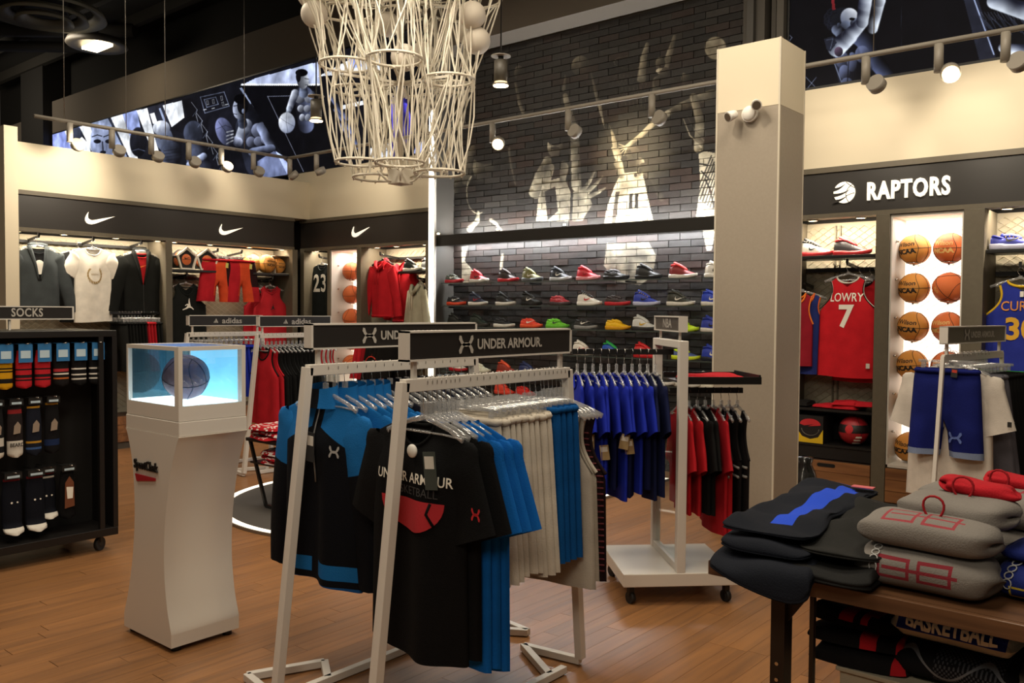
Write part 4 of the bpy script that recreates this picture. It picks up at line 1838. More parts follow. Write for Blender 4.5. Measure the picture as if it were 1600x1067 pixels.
MB().box(-7.75 - BX, -7.26 - BX, .01, .34, 1.99, 2.015).build('shelf', BLACKMETAL, back, bevel=.002)
drawer(back, -9.53 - BX, -9.06 - BX, .075, .36)
drawer(back, -8.38 - BX, -7.26 - BX, .075, .36)
BACKLIT = mat('backlit_acrylic', '#fff7ea', .4, emit=1.7, ecol='#fff4e2')
SIDEWHITE = mat('column_white', '#cfcac0', .5)


def ball_column(parent, x0, x1, z0=.37, edge=True):
    MB().box(x0, x1, .36, .40, z0, 2.30).build('backlit_panel', BACKLIT, parent)
    MB().box(x0, x0 + .012, .0, .36, z0, 2.32).build('side_panel', SIDEWHITE, parent)
    MB().box(x1 - .012, x1, .0, .36, z0, 2.32).build('side_panel', SIDEWHITE, parent)
    MB().box(x0 + .012, x1 - .012, .0, .36, z0 - .02, z0).build('bottom_panel', SIDEWHITE, parent)
    MB().box(x0 + .012, x1 - .012, .0, .36, 2.30, 2.32).build('top_panel', SIDEWHITE, parent)
    m = MB()
    wire_mesh(m, x0 + .02, x1 - .02, z0 + .02, 2.29, .352, w=.003)
    tag(m.build('wire_mesh', mat('mesh_white', '#bdb5a8', .5), parent), kind='stuff')
    pins = MB()
    for k in range(6):
        for x in (x0 + .012, ):
            pins.cyl((x, .1, .62 + .3 * k), (x + .02, .1, .62 + .3 * k), .008, 8)
    pins.build('pins', CHROME, parent)
    drawer(parent, x0, x1, .075, z0 - .025, False)


def ball_pegs(parent, x, z):
    MB().bar((x, .36, z - .122), (x, .22, z - .122), .014).tube([(x + .06 * math.cos(a), .24 + .06 * math.sin(a), z - .106) for a in [2 * PI * i / 14 for i in range(14)]],
                                                           .004, 5, closed=True).build('ball_holder', CHROME, parent)


ball_column(back, -9.0 - BX, -8.47 - BX)
ball_column_z = (2.05, 1.75, 1.45, 1.15, .85)
for i, z in enumerate(ball_column_z):
    for j, x in enumerate((-8.875, -8.62)):
        ball_pegs(back, x - BX, z)
        basketball((x, 7.34, z), '%s orange basketball of the %s column in the corner display niche' %
                   (('top', 'second', 'third', 'fourth', 'lowest')[i], 'outer' if j == 0 else 'half hidden inner'), rz=.4 * i + j, rx=.3 * j + .2 * i,
                   group='basketballs in the corner niche')
bay_light(-8.735, 7.3, 2.295, .4, .1, 3, col=(1, .95, .88))
bay_light(-7.82, 7.25, 2.366, .9, .05, 20)
bay_light(-9.3, 7.25, 2.366, .35, .05, 8)

# --- right (red team) unit.  local x = world x + 2.99
RX = -2.99
right = bay('wide right wall display with team name and clawed ball logo in white on black', (RX, 7.1, 0), 0, 3.9,
            ((0, .06), (-2.22 - RX, -2.115 - RX), (-1.595 - RX, -1.455 - RX), (-.35 - RX, -.25 - RX)))
text('RAPTORS', .19, LETTER, right, lambda x, y, z: (x + 1.0, y - .022, z + 2.505), ext=.012, bold=.03, space=1.12, fit=.60)
lg = MB().cyl((.520, -.013, 2.52), (.520, -.028, 2.52), .085, 32).build('ball_emblem', LETTER, right)
cl = MB()
for k, (a0, dz) in enumerate(((.052, .05), (.09, .004), (.07, -.045))):
    p = []
    x0 = .520 - .088
    for i in range(8):
        t = i / 7
        p.append((x0 + t * (a0 + .05) - .004, 2.52 + dz - .022 + .04 * t - .012 * math.sin(PI * t) + .014 * (1 - t)))
    for i in range(8):
        t = 1 - i / 7
        p.append((x0 + t * (a0 + .05) - .004, 2.52 + dz - .022 + .04 * t - .012 * math.sin(PI * t) - .016 * (1 - t) ** .6))
    cl.prism(p, -.0305, -.0285)
for a, b, r in ((.620, 2.50, .085), ):
    cl.tube([(a + r * math.cos(t), -.029, b + r * math.sin(t)) for t in [lerp(2.0, 4.1, i / 12) for i in range(13)]], .0025, 4)
cl.tube([(.535, -.029, 2.60), (.575, -.029, 2.565), (.604, -.029, 2.55)], .0025, 4)
cl.tube([(.535, -.029, 2.49), (.575, -.029, 2.505), (.603, -.029, 2.51)], .0025, 4)
cl.build('claw_marks', FASCIA, right)
wm = MB()
wire_mesh(wm, .07, -2.23 - RX, .4, 2.3, .408)
wire_mesh(wm, -1.45 - RX, -.36 - RX, .4, 2.3, .408)
tag(wm.build('wire_mesh', MESHWIRE, right), kind='stuff')
MB().box(.3, .312, .395, .41, .4, 2.3).box(.34, .352, .395, .41, .4, 2.3).build('slot_channel', OLIVE, right)
for x in (-2.76, -2.37, -1.33, -.95):
    downlight(right, x - RX, .08, 2.324)
MB().box(.07, -2.225 - RX, .03, .36, 2.0, 2.025).build('shelf', BLACKMETAL, right, bevel=.002)
MB().box(-1.452 - RX, -.36 - RX, .03, .36, 2.0, 2.025).build('shelf', BLACKMETAL, right, bevel=.002)
rail(right, .07, -2.23 - RX, .37, 1.92, h=.035)
rail(right, -1.45 - RX, -.36 - RX, .37, 1.86, h=.035)
arm(right, -2.478 - RX, .37, .1, 1.93)
arm(right, -2.86 - RX, .37, .1, 1.78)
arm(right, -1.24 - RX, .37, .1, 1.87)
bx = MB()
bx.box(.06, .77, .02, .40, .745, .765).box(.06, .77, .02, .40, .455, .475).box(.06, .075, .02, .40, .475, .745).box(.755, .77, .02, .40, .475, .745)
bx.box(.06, .77, .39, .40, .475, .745)
bx.build('black_shelf_box', BLACKWOOD, right)
MB().box(.06, .77, .03, .39, .355, .45).build('black_drawer', BLACKWOOD, right)
drawer(right, .065, .765, .075, .345)
drawer(right, -1.45 - RX, -.36 - RX, .075, .345)
MB().box(-1.45 - RX, -.36 - RX, .02, .40, .765, .785).build('shelf', BLACKWOOD, right)
ball_column(right, -2.113 - RX, -1.597 - RX)
words = (('NCAA', .052, -.018, .05), ('Wilson', .048, .04, .02))
for i, z in enumerate((2.06, 1.755, 1.45, 1.145, .83, .49)):
    for j, x in enumerate((-2.0, -1.745)):
        ball_pegs(right, x - RX, z)
        place = ('top', 'second', 'third', 'fourth', 'fifth', 'lowest')[i]
        basketball((x, 7.34, z), '%s %s basketball in the %s column of the bright niche beside the red jerseys' % (place, 'amber' if j == 0 else 'orange', 'outer' if j == 0 else 'inner'),
                   m=BALLM2 if j == 0 else BALLM, rz=-.28 + .05 * ((i * 7 + j * 3) % 5 - 2), rx=0.05, ry=.08 * ((i + j) % 3 - 1) + (.9 if (i, j) == (1, 1) else 0), words=words if (i, j) != (1, 1) else (('FLO', .03, -.03, .03),),
                   wm=SEAM if j == 0 else mat('ball_gold', '#d9b06a', .5), group='basketballs in the right niche')
bay_light(-1.855, 7.3, 2.295, .4, .1, 3, col=(1, .95, .88))
bay_light(-2.55, 7.25, 2.366, .6, .05, 18)
bay_light(-.95, 7.25, 2.366, .9, .05, 20)
# ------------------------------------------------------------------ shoes on the glass shelves
SZ = (1.868, 1.612, 1.372, 1.108, .857, .637)
SHELF_NAMES = ('top', 'second', 'third', 'fourth', 'fifth', 'lowest')
gs_me = MB().box(-1.86, 1.9, 0, .23, -.011, 0).mesh('glass_plate', GLASS)
bk = MB()
for x in (-1.8, -.6, .6, 1.8):
    bk.box(x - .006, x + .006, .06, .25, -.03, -.0115)
bk_me = bk.mesh('bracket', BLACKMETAL)
for i, z in enumerate(SZ):
    t = thing('glass_shelf', '%s clear glass shelf of basketball shoes on the brick wall' % SHELF_NAMES[i], 'shelf', (-5.22, 7.17, z))
    link('glass_plate', gs_me, t)
    link('bracket', bk_me, t)
    rim = MB().box(-1.86, 1.9, -.003, -.0003, -.011, 0).build('glass_edge', mat('glass_edge', '#454d49', .25), t)
BK, WH, RD, NV, GR, OR, DG, RB = '#17171a', '#dcd8cf', '#b8202a', '#1b2340', '#5d6062', '#d8492a', '#2f3a2c', '#2340b0'
ROWS = [
    [(-6.97, 0, '#4c5048', RD, 'grey and red low shoe', WH), (-6.58, 1, RD, WH, 'bright red shoe with white sole', BK), (-6.16, 1, '#2e211f', RD, 'dark brown shoe with red sole', None),
     (-5.82, 1, '#6d6a3a', GR, 'olive camouflage shoe with grey toe', WH), (-5.44, 1, '#151a24', '#b9bcc0', 'black shoe with pale grey sole and logo', WH),
     (-5.10, 1, '#c01f2e', '#d98d92', 'red high-top shoe with pink sole', '#8f141f'), (-4.77, 0, '#131416', '#131416', 'all black low shoe', '#4a4c50'), (-4.40, 1, '#141414', '#141414', 'all black high-top shoe', None),
     (-4.03, 1, '#7c1d1e', WH, 'dark red shoe with bright red collar and white sole', None, '#d22c2c'), (-3.66, 1, WH, WH, 'white high-top shoe beside the pillar', BK)],
    [(-6.94, 0, '#1d1c1e', OR, 'black and orange shoe', WH), (-6.60, 1, '#1a2236', WH, 'dark navy shoe with white sole', RD), (-6.19, 1, '#121314', WH, 'black shoe with thick white sole', None),
     (-5.83, 1, '#131413', '#131413', 'black shoe with small pale logo', WH), (-5.44, 0, '#a3222b', '#3c3033', 'red and charcoal low shoe', '#d06067'),
     (-5.09, 1, '#dedad2', '#e6e2da', 'white high-top shoe with black collar', RD, BK), (-4.75, 0, '#2a1d1c', RD, 'dark brown low shoe with red sole', None), (-4.42, 1, '#273aa0', '#b9bcd8', 'royal blue shoe with yellow laces', BK, None, '#d6b53c'),
     (-4.05, 1, '#2b2c22', WH, 'dark olive shoe with white toe', WH), (-3.69, 1, '#2440b4', WH, 'blue shoe with white sole beside the pillar', WH)],
    [(-6.93, 1, '#20221f', '#e3dfd6', 'black shoe with white heel', BK), (-6.58, 1, '#1c261e', '#2a2420', 'dark green shoe', None), (-6.22, 0, '#15161a', WH, 'black shoe with bright white sole', None),
     (-5.84, 0, '#e0432c', '#e0532c', 'orange-red low shoe with white logo', WH), (-5.49, 0, '#6bbf2a', '#58a527', 'lime green low shoe', BK), (-5.12, 0, '#232323', '#8d8d8c', 'black shoe with grey sole', WH),
     (-4.74, 0, '#e8b711', '#d69a10', 'yellow low shoe', None), (-4.43, 1, '#cfd0cd', '#26282a', 'white and grey shoe with black midsole', '#c9a32c'), (-4.00, 0, '#bfe01f', '#c9ea2a', 'neon yellow low shoe', '#2c4a20'),
     (-3.69, 1, '#26379c', WH, 'royal blue shoe with white sole beside the pillar', BK)],
    [(-5.14, 1, '#dcd6cc', '#d3ccc1', 'cream white high-top shoe with red logo', RD), (-4.78, 1, '#1d4fae', '#151515', 'blue and green shoe with black sole', BK, '#1e9d3d'), (-4.41, 1, '#cf2024', '#c31f24', 'plain red shoe behind the blue shirts', None),
     (-3.99, 0, '#50609a', '#cfe02a', 'grey blue shoe with neon sole', None, '#c4e22a'), (-3.68, 1, '#2138a6', '#1a1d2c', 'blue and black shoe beside the pillar', WH)],
    [(-6.9, 0, WH, RD, 'white and red shoe', RD), (-6.57, 0, '#dcd9c4', '#dcd9c4', 'plain cream low shoe', None), (-6.17, 1, '#8a2a1c', '#d6422a', 'dark orange shoe with orange laces', None, '#e0502c', '#e0502c'),
     (-5.86, 1, '#1e2a5a', '#e0dcd2', 'navy shoe with white logo and tan toe', WH), (-5.53, 0, '#b5b0a4', '#c9c5ba', 'pale grey shoe', None), (-5.12, 0, '#1b1d1f', '#77787a', 'black shoe with silver sole', '#9a9b9c'),
     (-4.23, 0, '#1c1a19', WH, 'black and white shoe half behind the blue shirts', None), (-3.96, 0, '#5aa0d8', WH, 'light blue low shoe below the red folded shirt', None), (-3.72, 1, '#d8d2c2', '#d8d2c2', 'white shoe with black stripe beside the pillar', BK)],
    [(-6.2, 1, '#d9422f', '#d9422f', 'orange-red shoe behind the hangers', None), (-5.9, 0, '#c8251f', '#b51f1c', 'red shoe behind the white shorts', None), (-5.55, 0, '#16181c', '#2a2c30', 'black shoe behind the hangers', None),
     (-5.13, 0, '#17181a', '#37383a', 'black shoe with white logo', WH)],
]
rs = random.Random(4)
for i, row in enumerate(ROWS):
    for j, q in enumerate(row):
        x, hi, up, so, lab, fl = q[:6]
        collar = q[6] if len(q) > 6 else None
        lace = q[7] if len(q) > 7 else None
        shoe((x - .115, 7.27, SZ[i] + .0012), -.12 + rs.uniform(-.08, .06), '%s, %s on the %s glass shelf' % (lab, ORD[j], SHELF_NAMES[i]), bool(hi), up, so,
             lace=lace or (up if not fl else up), flash=fl, collar=collar, group='shoes on the glass shelves', scale=.98)

# shoes on the wall units
shoe((-2.9, 7.27, 2.0262), -.1, 'white and black shoe with red sole on the shelf above the orange jersey', True, '#d9d4ca', '#c22a30', collar='#2a2a2c', flash=BK)
shoe((-2.6, 7.25, 2.0262), .0, 'black shoe with red sole on the shelf above the red jersey', True, '#2a2527', '#c2242b', collar='#d3222a', flash=None)
shoe((-1.44, 7.22, 2.0262), -.02, 'large royal blue shoe with yellow laces on the shelf above the blue jersey', False, '#2a35a8', '#cfcfe6', lace='#d8b53a', flash=BK, scale=1.1)
shoe((-7.72, 7.2, 2.0162), -.05, 'outer black shoe with white sole on the shelf above the grey hoodie', True, '#1c2320', '#e4e0d4')
shoe((-7.47, 7.26, 2.0162), -.35, 'inner black shoe with white sole on the shelf beside the light strip', True, '#1a211e', '#e4e0d4')

# ------------------------------------------------------------------ clothes on the wall units
def tee(name, label, cat, loc, rz, col, L=.74, ws=.2, wb=.2, wh=.21, d=.03, group=None, seed=1, sl=.19, ang=34, nf=.08, fold=.012, collar=None, tw=0.0, hem=.006, k=(18, 31), mf=None, mats=None, th=.022, r0=.095, r1=.09, nu=8, nz=16):
    t = thing(name, label, cat, loc, rz, group)
    g = Garment(L=L, ws=ws, wb=wb, wh=wh, d=d, nf=nf, seed=seed, fold=fold, tw=tw, hem=hem, k=k)
    m = mats or F(col)
    g.sheets(MB(), nu=nu, nz=nz, mf=mf).build('body', m, t, merge=.0004)
    for s in (-1, 1):
        g.sleeve(MB(), s, L=sl, ang=ang, seed=seed + s, th=th, r0=r0, r1=r1).build('sleeve', m, t)
    g.neckline(MB(), .007).build('collar', collar or m, t)
    return t, g


def jersey(name, label, cat, loc, rz, col, trim, L=.78, group=None, seed=2, wb=.25, wh=.27, d=.028, nf=.14, wn=.095, fold=.01, r=.008, hem=.005, tw=0.0):
    t = thing(name, label, cat, loc, rz, group)
    g = Garment(L=L, wn=wn, wb=wb, wh=wh, d=d, nf=nf, nb=.05, tank=True, seed=seed, fold=fold, drop=.035, ah=.26, hem=hem, tw=tw)
    g.sheets(MB()).build('body', F(col), t, merge=.0004)
    g.neckline(MB(), r).build('collar', F(trim), t)
    for s in (-1, 1):
        g.armline(MB(), s, r).build('armhole_trim', F(trim), t)
    return t, g


def shorts(name, label, cat, loc, rz, col, L=.5, group=None, seed=3, ws=.19, wh=.27, leg=.27, d=.03, fold=.016, mats=None, mf=None, tw=0.0, k=(22, 41)):
    t = thing(name, label, cat, loc, rz, group)
    g = Garment(L=L, ws=ws, wh=wh, leg=leg, d=d, seed=seed, fold=fold, tw=tw, k=k, hem=.004)
    g.sheets(MB(), nz=14, mf=mf).build('legs', mats or F(col), t, merge=.0004)
    w = MB()
    n = 20
    w.tube([(ws * math.cos(2 * PI * i / n), (d * .7 + .01) * math.sin(2 * PI * i / n), -.018) for i in range(n)], [.013 + .002 * (i % 2) for i in range(n)], 6, closed=True)
    w.build('waistband', mats[0] if mats else F(col), t)
    return t, g


def jacket(name, label, cat, loc, rz, col, inner, L=.66, group=None, seed=5, sl=.56, hood=False, col2=None, v=.32, zipc=None):
    t = thing(name, label, cat, loc, rz, group)
    g = Garment(L=L, ws=.21, wb=.215, wh=.215, d=.045, nf=v, vneck=v > .15, seed=seed, fold=.016, hem=.0)
    m = F(col)
    g.sheets(MB()).build('body', m, t, merge=.0004)
    for s in (-1, 1):
        g.sleeve(MB(), s, L=sl, ang=26, bend=.3, r0=.1, r1=.062, th=.034, nr=10, seed=seed + s).build('sleeve', m, t)
    hm = MB()
    hm.tube([(x, g.y(x, -L, True) * (1 if f else -1), -L + .02) for f in (1, 0) for x in ([lerp(-.205, .205, i / 9) for i in range(10)] if f else [lerp(.205, -.205, i / 9) for i in range(10)])],
            .016, 6, closed=True, flat=.5).build('hem_band', m, t)
    if hood:
        hm = MB()

        def fn(u, w):
            a = PI * (u * 1.1 - .05)
            b = w * PI * .95
            return (-.125 * math.cos(a) * (1 - .3 * w), .03 + .05 * math.sin(b) - .07 * w, -.03 + .13 * math.sin(a) * (.55 + .45 * math.sin(b)) - .10 * w)
        hm.grid(fn, 13, 9)
        hm.tube([(-.10, -.02, .01), (-.07, -.05, -.05), (0, -.062, -.10), (.07, -.05, -.05), (.10, -.02, .01)], .022, 7)
        hm.build('hood', m, t)
        for s in (-1, 1):
            MB().tube([(s * .03, -.075, -.09), (s * .035, -.085, -.2), (s * .03, -.08, -.28)], .003, 5).build('drawstring', F(col2 or col), t)
    else:
        cm = MB()
        for s in (-1, 1):
            pts = [(s * lerp(.01, .09, i / 7), g.y(s * lerp(.01, .09, i / 7), -v * (1 - i / 7), True) - .004, -v * (1 - i / 7) + .02 * (i / 7)) for i in range(8)]
            cm.tube(pts, [.008 + .018 * (i / 7) for i in range(8)], 6, flat=.6)
        cm.tube([(-.09, 0, .02), (-.05, .035, .035), (.05, .035, .035), (.09, 0, .02)], .026, 6, flat=.5)
        cm.build('collar', m, t)
    if inner:
        gi = Garment(L=.45, ws=.19, wb=.2, wh=.2, d=.03, nf=.06, seed=seed + 9, fold=.004)
        gi.sheets(MB(), back=False).build('inner_shirt', F(inner), t, merge=.0004)
        gi.neckline(MB(), .007, back=False).build('inner_collar', F(inner), t)
    if zipc:
        MB().tube([(0, g.y(0, -z, True) - .004, -z) for z in [lerp(v, L - .01, i / 8) for i in range(9)]], .003, 4).build('zip', mat('zip_metal', zipc, .4), t)
    return t, g


def hang_label(parent, x, y, z, w=.035, h=.06, ang=.1, col='#e6e2d8', dark=None, yaw=0.0):
    M_ = Matrix.Translation((x, y, z)) @ Matrix.Rotation(yaw, 4, 'Z') @ Matrix.Rotation(ang, 4, 'Y')
    o = MB().box(-w / 2, w / 2, -.001, .001, -h, 0, M=M_).build('swing_tag', mat('tag_' + col.lstrip('#'), col, .6), parent)
    if dark:
        MB().box(-w * .38, w * .38, -.002, -.0011, -h * .45, -h * .12, M=M_).build('tag_print', mat('tag_' + dark.lstrip('#'), dark, .6), o)
    return o


WPRINT, BPRINT = mat('print_white', '#e9e4d8', .7), mat('print_black', '#17130f', .7)
GOLD, TANP = mat('print_gold', '#d9a62c', .7), mat('print_tan', '#9d8455', .7)
REDPRINT = mat('print_red', '#c2242c', .7)

# left wall, first bay
hanger('top', LW(3.78, .16, 2.27), RZL, 'clear hanger of the open grey hooded vest')
t, g = jacket('zip_hoodie', 'grey zip hoodie worn open over a black shirt, hanging on the left wall', 'hoodie', LW(3.78, .15, 2.17), RZL, '#3f4446', '#1a1a1b', L=.66, v=.34, seed=4)
gi = Garment(L=.45, ws=.19, wb=.2, wh=.2, d=.03, nf=.06, seed=13, fold=.004)
shape_on([(.055 * math.cos(a), .075 * math.sin(a)) for a in [2 * PI * i / 16 for i in range(16)]], WPRINT, t, gi, 0, -.2)
hanger('top', LW(4.34, .14, 2.28), RZL, 'clear hanger of the white shirt with wreath print')
t, g = tee('t_shirt', 'white t-shirt with a round brown wreath print hanging on the left wall', 'shirt', LW(4.34, .14, 2.2), RZL, '#e6dfd2', L=.8, seed=6, fold=.014)
for k in range(18):
    a = 2 * PI * k / 18
    if math.sin(a) > .75:
        continue
    cx, cz = .075 * math.cos(a), .085 * math.sin(a)
    lf = [(cx + .018 * math.cos(a + b + 1) * s, cz + .03 * math.sin(a + b + 1) * s) for b, s in ((0, 1), (1.2, .5), (PI, 1), (PI + 1.2, .5))]
    shape_on(lf, TANP, t, g, 0, -.29)
text_on('BASKETBALL', .022, TANP, t, g, 0, -.285, xs=.7)
tee('t_shirt', 'black t-shirt hanging behind the white wreath print shirt', 'shirt', LW(4.25, .27, 2.18), RZL, '#151515', L=.78, seed=16)
hanger('top', LW(4.25, .27, 2.26), RZL, 'clear hanger of the black shirt behind the white shirt')
hanger('top', LW(4.88, .15, 2.28), RZL, 'clear hanger of the open black track jacket')
t, g = jacket('track_jacket', 'black track jacket worn open over a red shirt, hanging on the left wall', 'jacket', LW(4.88, .14, 2.18), RZL, '#1b1c1a', '#b02024', L=.7, v=.36, seed=8, zipc='#3a3a38')
gi = Garment(L=.45, ws=.19, wb=.2, wh=.2, d=.03, nf=.06, seed=17, fold=.004)
shape_on(scaled(SWOOSH, .1, -.05, -.01), mat('print_orange', '#e07a2c', .7), t, gi, 0, -.16)
hang_label(t, .27, -.05, -.3, col='#d8cf9c')
tee('t_shirt', 'dark shirt hanging behind the black track jacket', 'shirt', LW(4.80, .29, 2.15), RZL, '#191917', L=.7, seed=18)
# low rail: clothes edge-on
lowcol = ['#171716', '#171716', '#1b1b1a', '#1b1b1a', '#161615', '#161615', '#171716', '#b3202a', '#b3202a', '#a81d26', '#1a1a19', '#1a1a19']
pro = {}
for k, c in enumerate(lowcol):
    y = 4.60 + k * .036
    red = c[1] > '2'
    lab = nth('red long shorts on the low rail under the black jacket' if red else 'black long shorts on the low rail under the black jacket')
    if c not in pro:
        pro[c], g = shorts('shorts', lab, 'shorts', LW(y, .1, 1.40), 0, c, L=.55, d=.012, fold=.006, group='shorts on the low rail', seed=k)
    else:
        copy_tree(pro[c], LW(y, .1, 1.40), 0, lab)
    hanger('clip', LW(y, .1, 1.52), 0, 'clip hanger on the low rail under the black jacket', 'clip hangers on the low rail')

# left wall, second bay
HEXW = mat('card_white', '#e0d8c8', .6)
for k, (y, lab) in enumerate(((5.39, 'first five-sided ball box on the shelf above the black jersey'), (5.67, 'second five-sided ball box, beside the orange shorts'))):
    t = thing('ball_box', lab, 'box', LW(y, .14, 2.0115), RZL + (-.1 if k else .1))
    pen = [(.145 * math.sin(2 * PI * i / 5), .117 + .145 * math.cos(2 * PI * i / 5)) for i in range(5)]
    pin = [(.122 * math.sin(2 * PI * i / 5), .117 + .122 * math.cos(2 * PI * i / 5)) for i in range(5)]
    fr_ = MB()
    for i in range(5):
        a, b, c, d = pen[i], pen[(i + 1) % 5], pin[(i + 1) % 5], pin[i]
        fr_.prism([a, b, c, d], -.09, -.07)
    fr_.build('card_frame', HEXW, t)
    MB().prism(pin, -.068, .1).build('card_box', mat('card_black', '#14100f', .6), t)
    b = MB().sphere((0, -.0, .117), .112, 24, 14, sy=.75).build('ball', BALLM, t)
    ball_seams(.112, MB()).build('seam', SEAM, t, loc=(0, -.0, .117)).scale = (1, .75, 1)
    MB().prism(scaled(SWOOSH, .075, -.04, .12), -.089, -.086).build('check_logo', BPRINT, t)
hanger('top', LW(5.43, .15, 1.93), RZL, 'clear hanger of the sleeveless black jersey')
t, g = jersey('tank_top', 'sleeveless black jersey with white jumping player emblem on the left wall', 'jersey', LW(5.43, .14, 1.85), RZL, '#191b19', '#191b19', seed=21)
shape_on(scaled(JUMP, .15, 0, -.07), WPRINT, t, g, 0, -.25)
ORG, REDM, DKR = F('#d9502c'), F('#b3202a'), F('#2c1718')
for k, y in enumerate((5.80, 6.13)):
    t, g = shorts('shorts', ('orange and red shorts with a dark side panel beside the ball boxes', 'orange and red shorts with a dark side panel nearest the amber balls')[k], 'shorts', LW(y, .08, 2.16), RZL, '#d9502c', L=.52,
                  seed=30 + k, mats=[REDM, ORG, DKR], mf=lambda x, z, fr: 2 if (x > .11 and z > -.33) else (1 if -.05 < x < .12 and z < -.02 + .0 * x else 0), d=.04)
    hanger('clip', LW(y, .08, 2.27), RZL, 'clip hanger of the %s orange shorts' % ('first', 'second')[k])
    hang_label(t, .1, -.06, -.05, col='#d8cf6c')
WW = (('Wilson', .04, .03, .02), ('NCAA', .04, -.02, .04))
basketball(LW(6.38, .22, 2.0115 + .119), 'amber basketball at the back of the shelf above the red jersey', m=BALLM2, rz=RZL)
basketball(LW(6.53, .13, 2.0115 + .119), 'amber lettered basketball in front on the shelf above the red jersey', m=BALLM2, rz=RZL, words=WW)
t = thing('ball_carton', 'white open carton holding an amber ball at the end of the shelf', 'box', LW(6.73, .16, 2.0115), RZL)
c = MB().box(-.115, .115, .08, .1, 0, .23).box(-.115, .115, -.1, .08, 0, .004).box(-.115, -.11, -.1, .08, .004, .07).box(.11, .115, -.1, .08, .004, .07).box(-.115, .115, -.1, .08, .226, .23)
c.build('carton', HEXW, t)
basketball(LW(6.73, .17, 2.0165 + .1), 'amber basketball inside the white carton', r=.098, m=BALLM2, rz=RZL, words=(('Wilson', .032, .025, .02), ('NCAA', .032, -.02, .04)))
hanger('top', LW(6.60, .15, 1.93), RZL, 'clear hanger of the front red jersey')
t, g = jersey('tank_top', 'red jersey with small black jumping player emblem under the amber balls', 'jersey', LW(6.60, .14, 1.85), RZL, '#b3242c', '#a81f28', seed=23, nf=.1)
shape_on(scaled(JUMP, .09, 0, -.04), BPRINT, t, g, 0, -.27)
jersey('tank_top', 'second red jersey hanging behind the emblem jersey', 'jersey', LW(6.52, .24, 1.84), RZL, '#a81f28', '#a81f28', seed=24, nf=.1)
hanger('top', LW(6.52, .24, 1.92), RZL, 'clear hanger of the rear red jersey')
jersey('tank_top', 'black jersey hanging behind the white emblem jersey', 'jersey', LW(5.5, .26, 1.82), RZL, '#151615', '#151615', seed=25)

# corner display
hanger('top', (-9.37, 7.25, 2.24), 0, 'clear hanger of the black number shirt')
t, g = tee('t_shirt', 'black t-shirt with large distressed white number in the corner display', 'shirt', (-9.36, 7.24, 2.15), 0, '#1d2120', L=.74, ws=.22, wb=.235, wh=.24, seed=31)
text_on('23', .32, WPRINT, t, g, .0, -.26, bold=.02, xs=.85)
tee('t_shirt', 'second black t-shirt behind the number shirt in the corner', 'shirt', (-9.43, 7.36, 2.15), 0, '#1a1d1c', L=.72, seed=32)
REDH = '#b81f28'
hanger('top', (-8.12, 7.2, 2.24), 0, 'dark hanger of the front red hoodie', col=mat('hanger_dark', '#2a2624', .4))
t, g = jacket('hoodie', 'front red hoodie in the corner display beside the shoe shelf', 'hoodie', (-8.12, 7.19, 2.14), -.1, REDH, None, L=.68, hood=True, v=.1, seed=33, col2='#8f171f')
t, g = jacket('hoodie', 'rear red hoodie hanging behind the front red hoodie', 'hoodie', (-7.90, 7.34, 2.10), -.1, '#a31a23', None, L=.7, hood=True, v=.1, seed=34, col2='#8f171f')
hanger('top', (-7.40, 7.16, 1.93), -.2, 'clear hanger of the pale grey hoodie')
t, g = jacket('hoodie', 'pale grey-green hoodie beside the light strip', 'hoodie', (-7.45, 7.14, 1.84), -.35, '#a9a48e', None, L=.66, hood=True, v=.1, seed=35, col2='#d8d2c0')
for k in range(7):
    x = -8.32 + .07 * k
    c = ('#b3202a', '#b3202a', '#8f1a22', '#191716', '#191716', '#191716', '#191716')[k]
    t, g = shorts('shorts', '%s shorts on the low rail under the red hoodies, %s from the ball niche' % ('red' if k < 3 else 'black', ORD[k]), 'shorts', (x, 7.2, 1.2), PI / 2 - .5, c, L=.5, d=.02, seed=40 + k, group='shorts under the red hoodies')
    hanger('clip', (x, 7.2, 1.32), PI / 2 - .5, 'clip hanger on the low rail under the red hoodies', 'clip hangers under the red hoodies')
rail(back, -8.36 - BX, -7.28 - BX, .1, 1.305)
for x in (-8.34, -7.30):
    MB().bar((x - BX, .1, 1.305), (x - BX, .41, 1.305), .02).build('rail_bracket', BLACKMETAL, back)
for k in range(6):
    pc = ('#cfc8ac', '#b9b49c', '#cfc8ac', '#a8a390', '#cfc8ac', '#3a3835')[k]
    o = folded(MB(), .3, .26, .045, 12, 12, seed=60 + k).build('folded_shirt', F(pc), None, (-7.5, 7.28, .93 + .046 * k))
    tag(o, '%s folded shirt of the pile under the pale hoodie, %s from the bottom' % ('dark' if k == 5 else ('cream', 'grey')[k % 2], ORD[k]), 'shirt', 'folded shirts under the pale hoodie')
MB().box(-7.72 - BX, -7.26 - BX, .01, .38, .9, .929).build('shelf', BLACKMETAL, back)

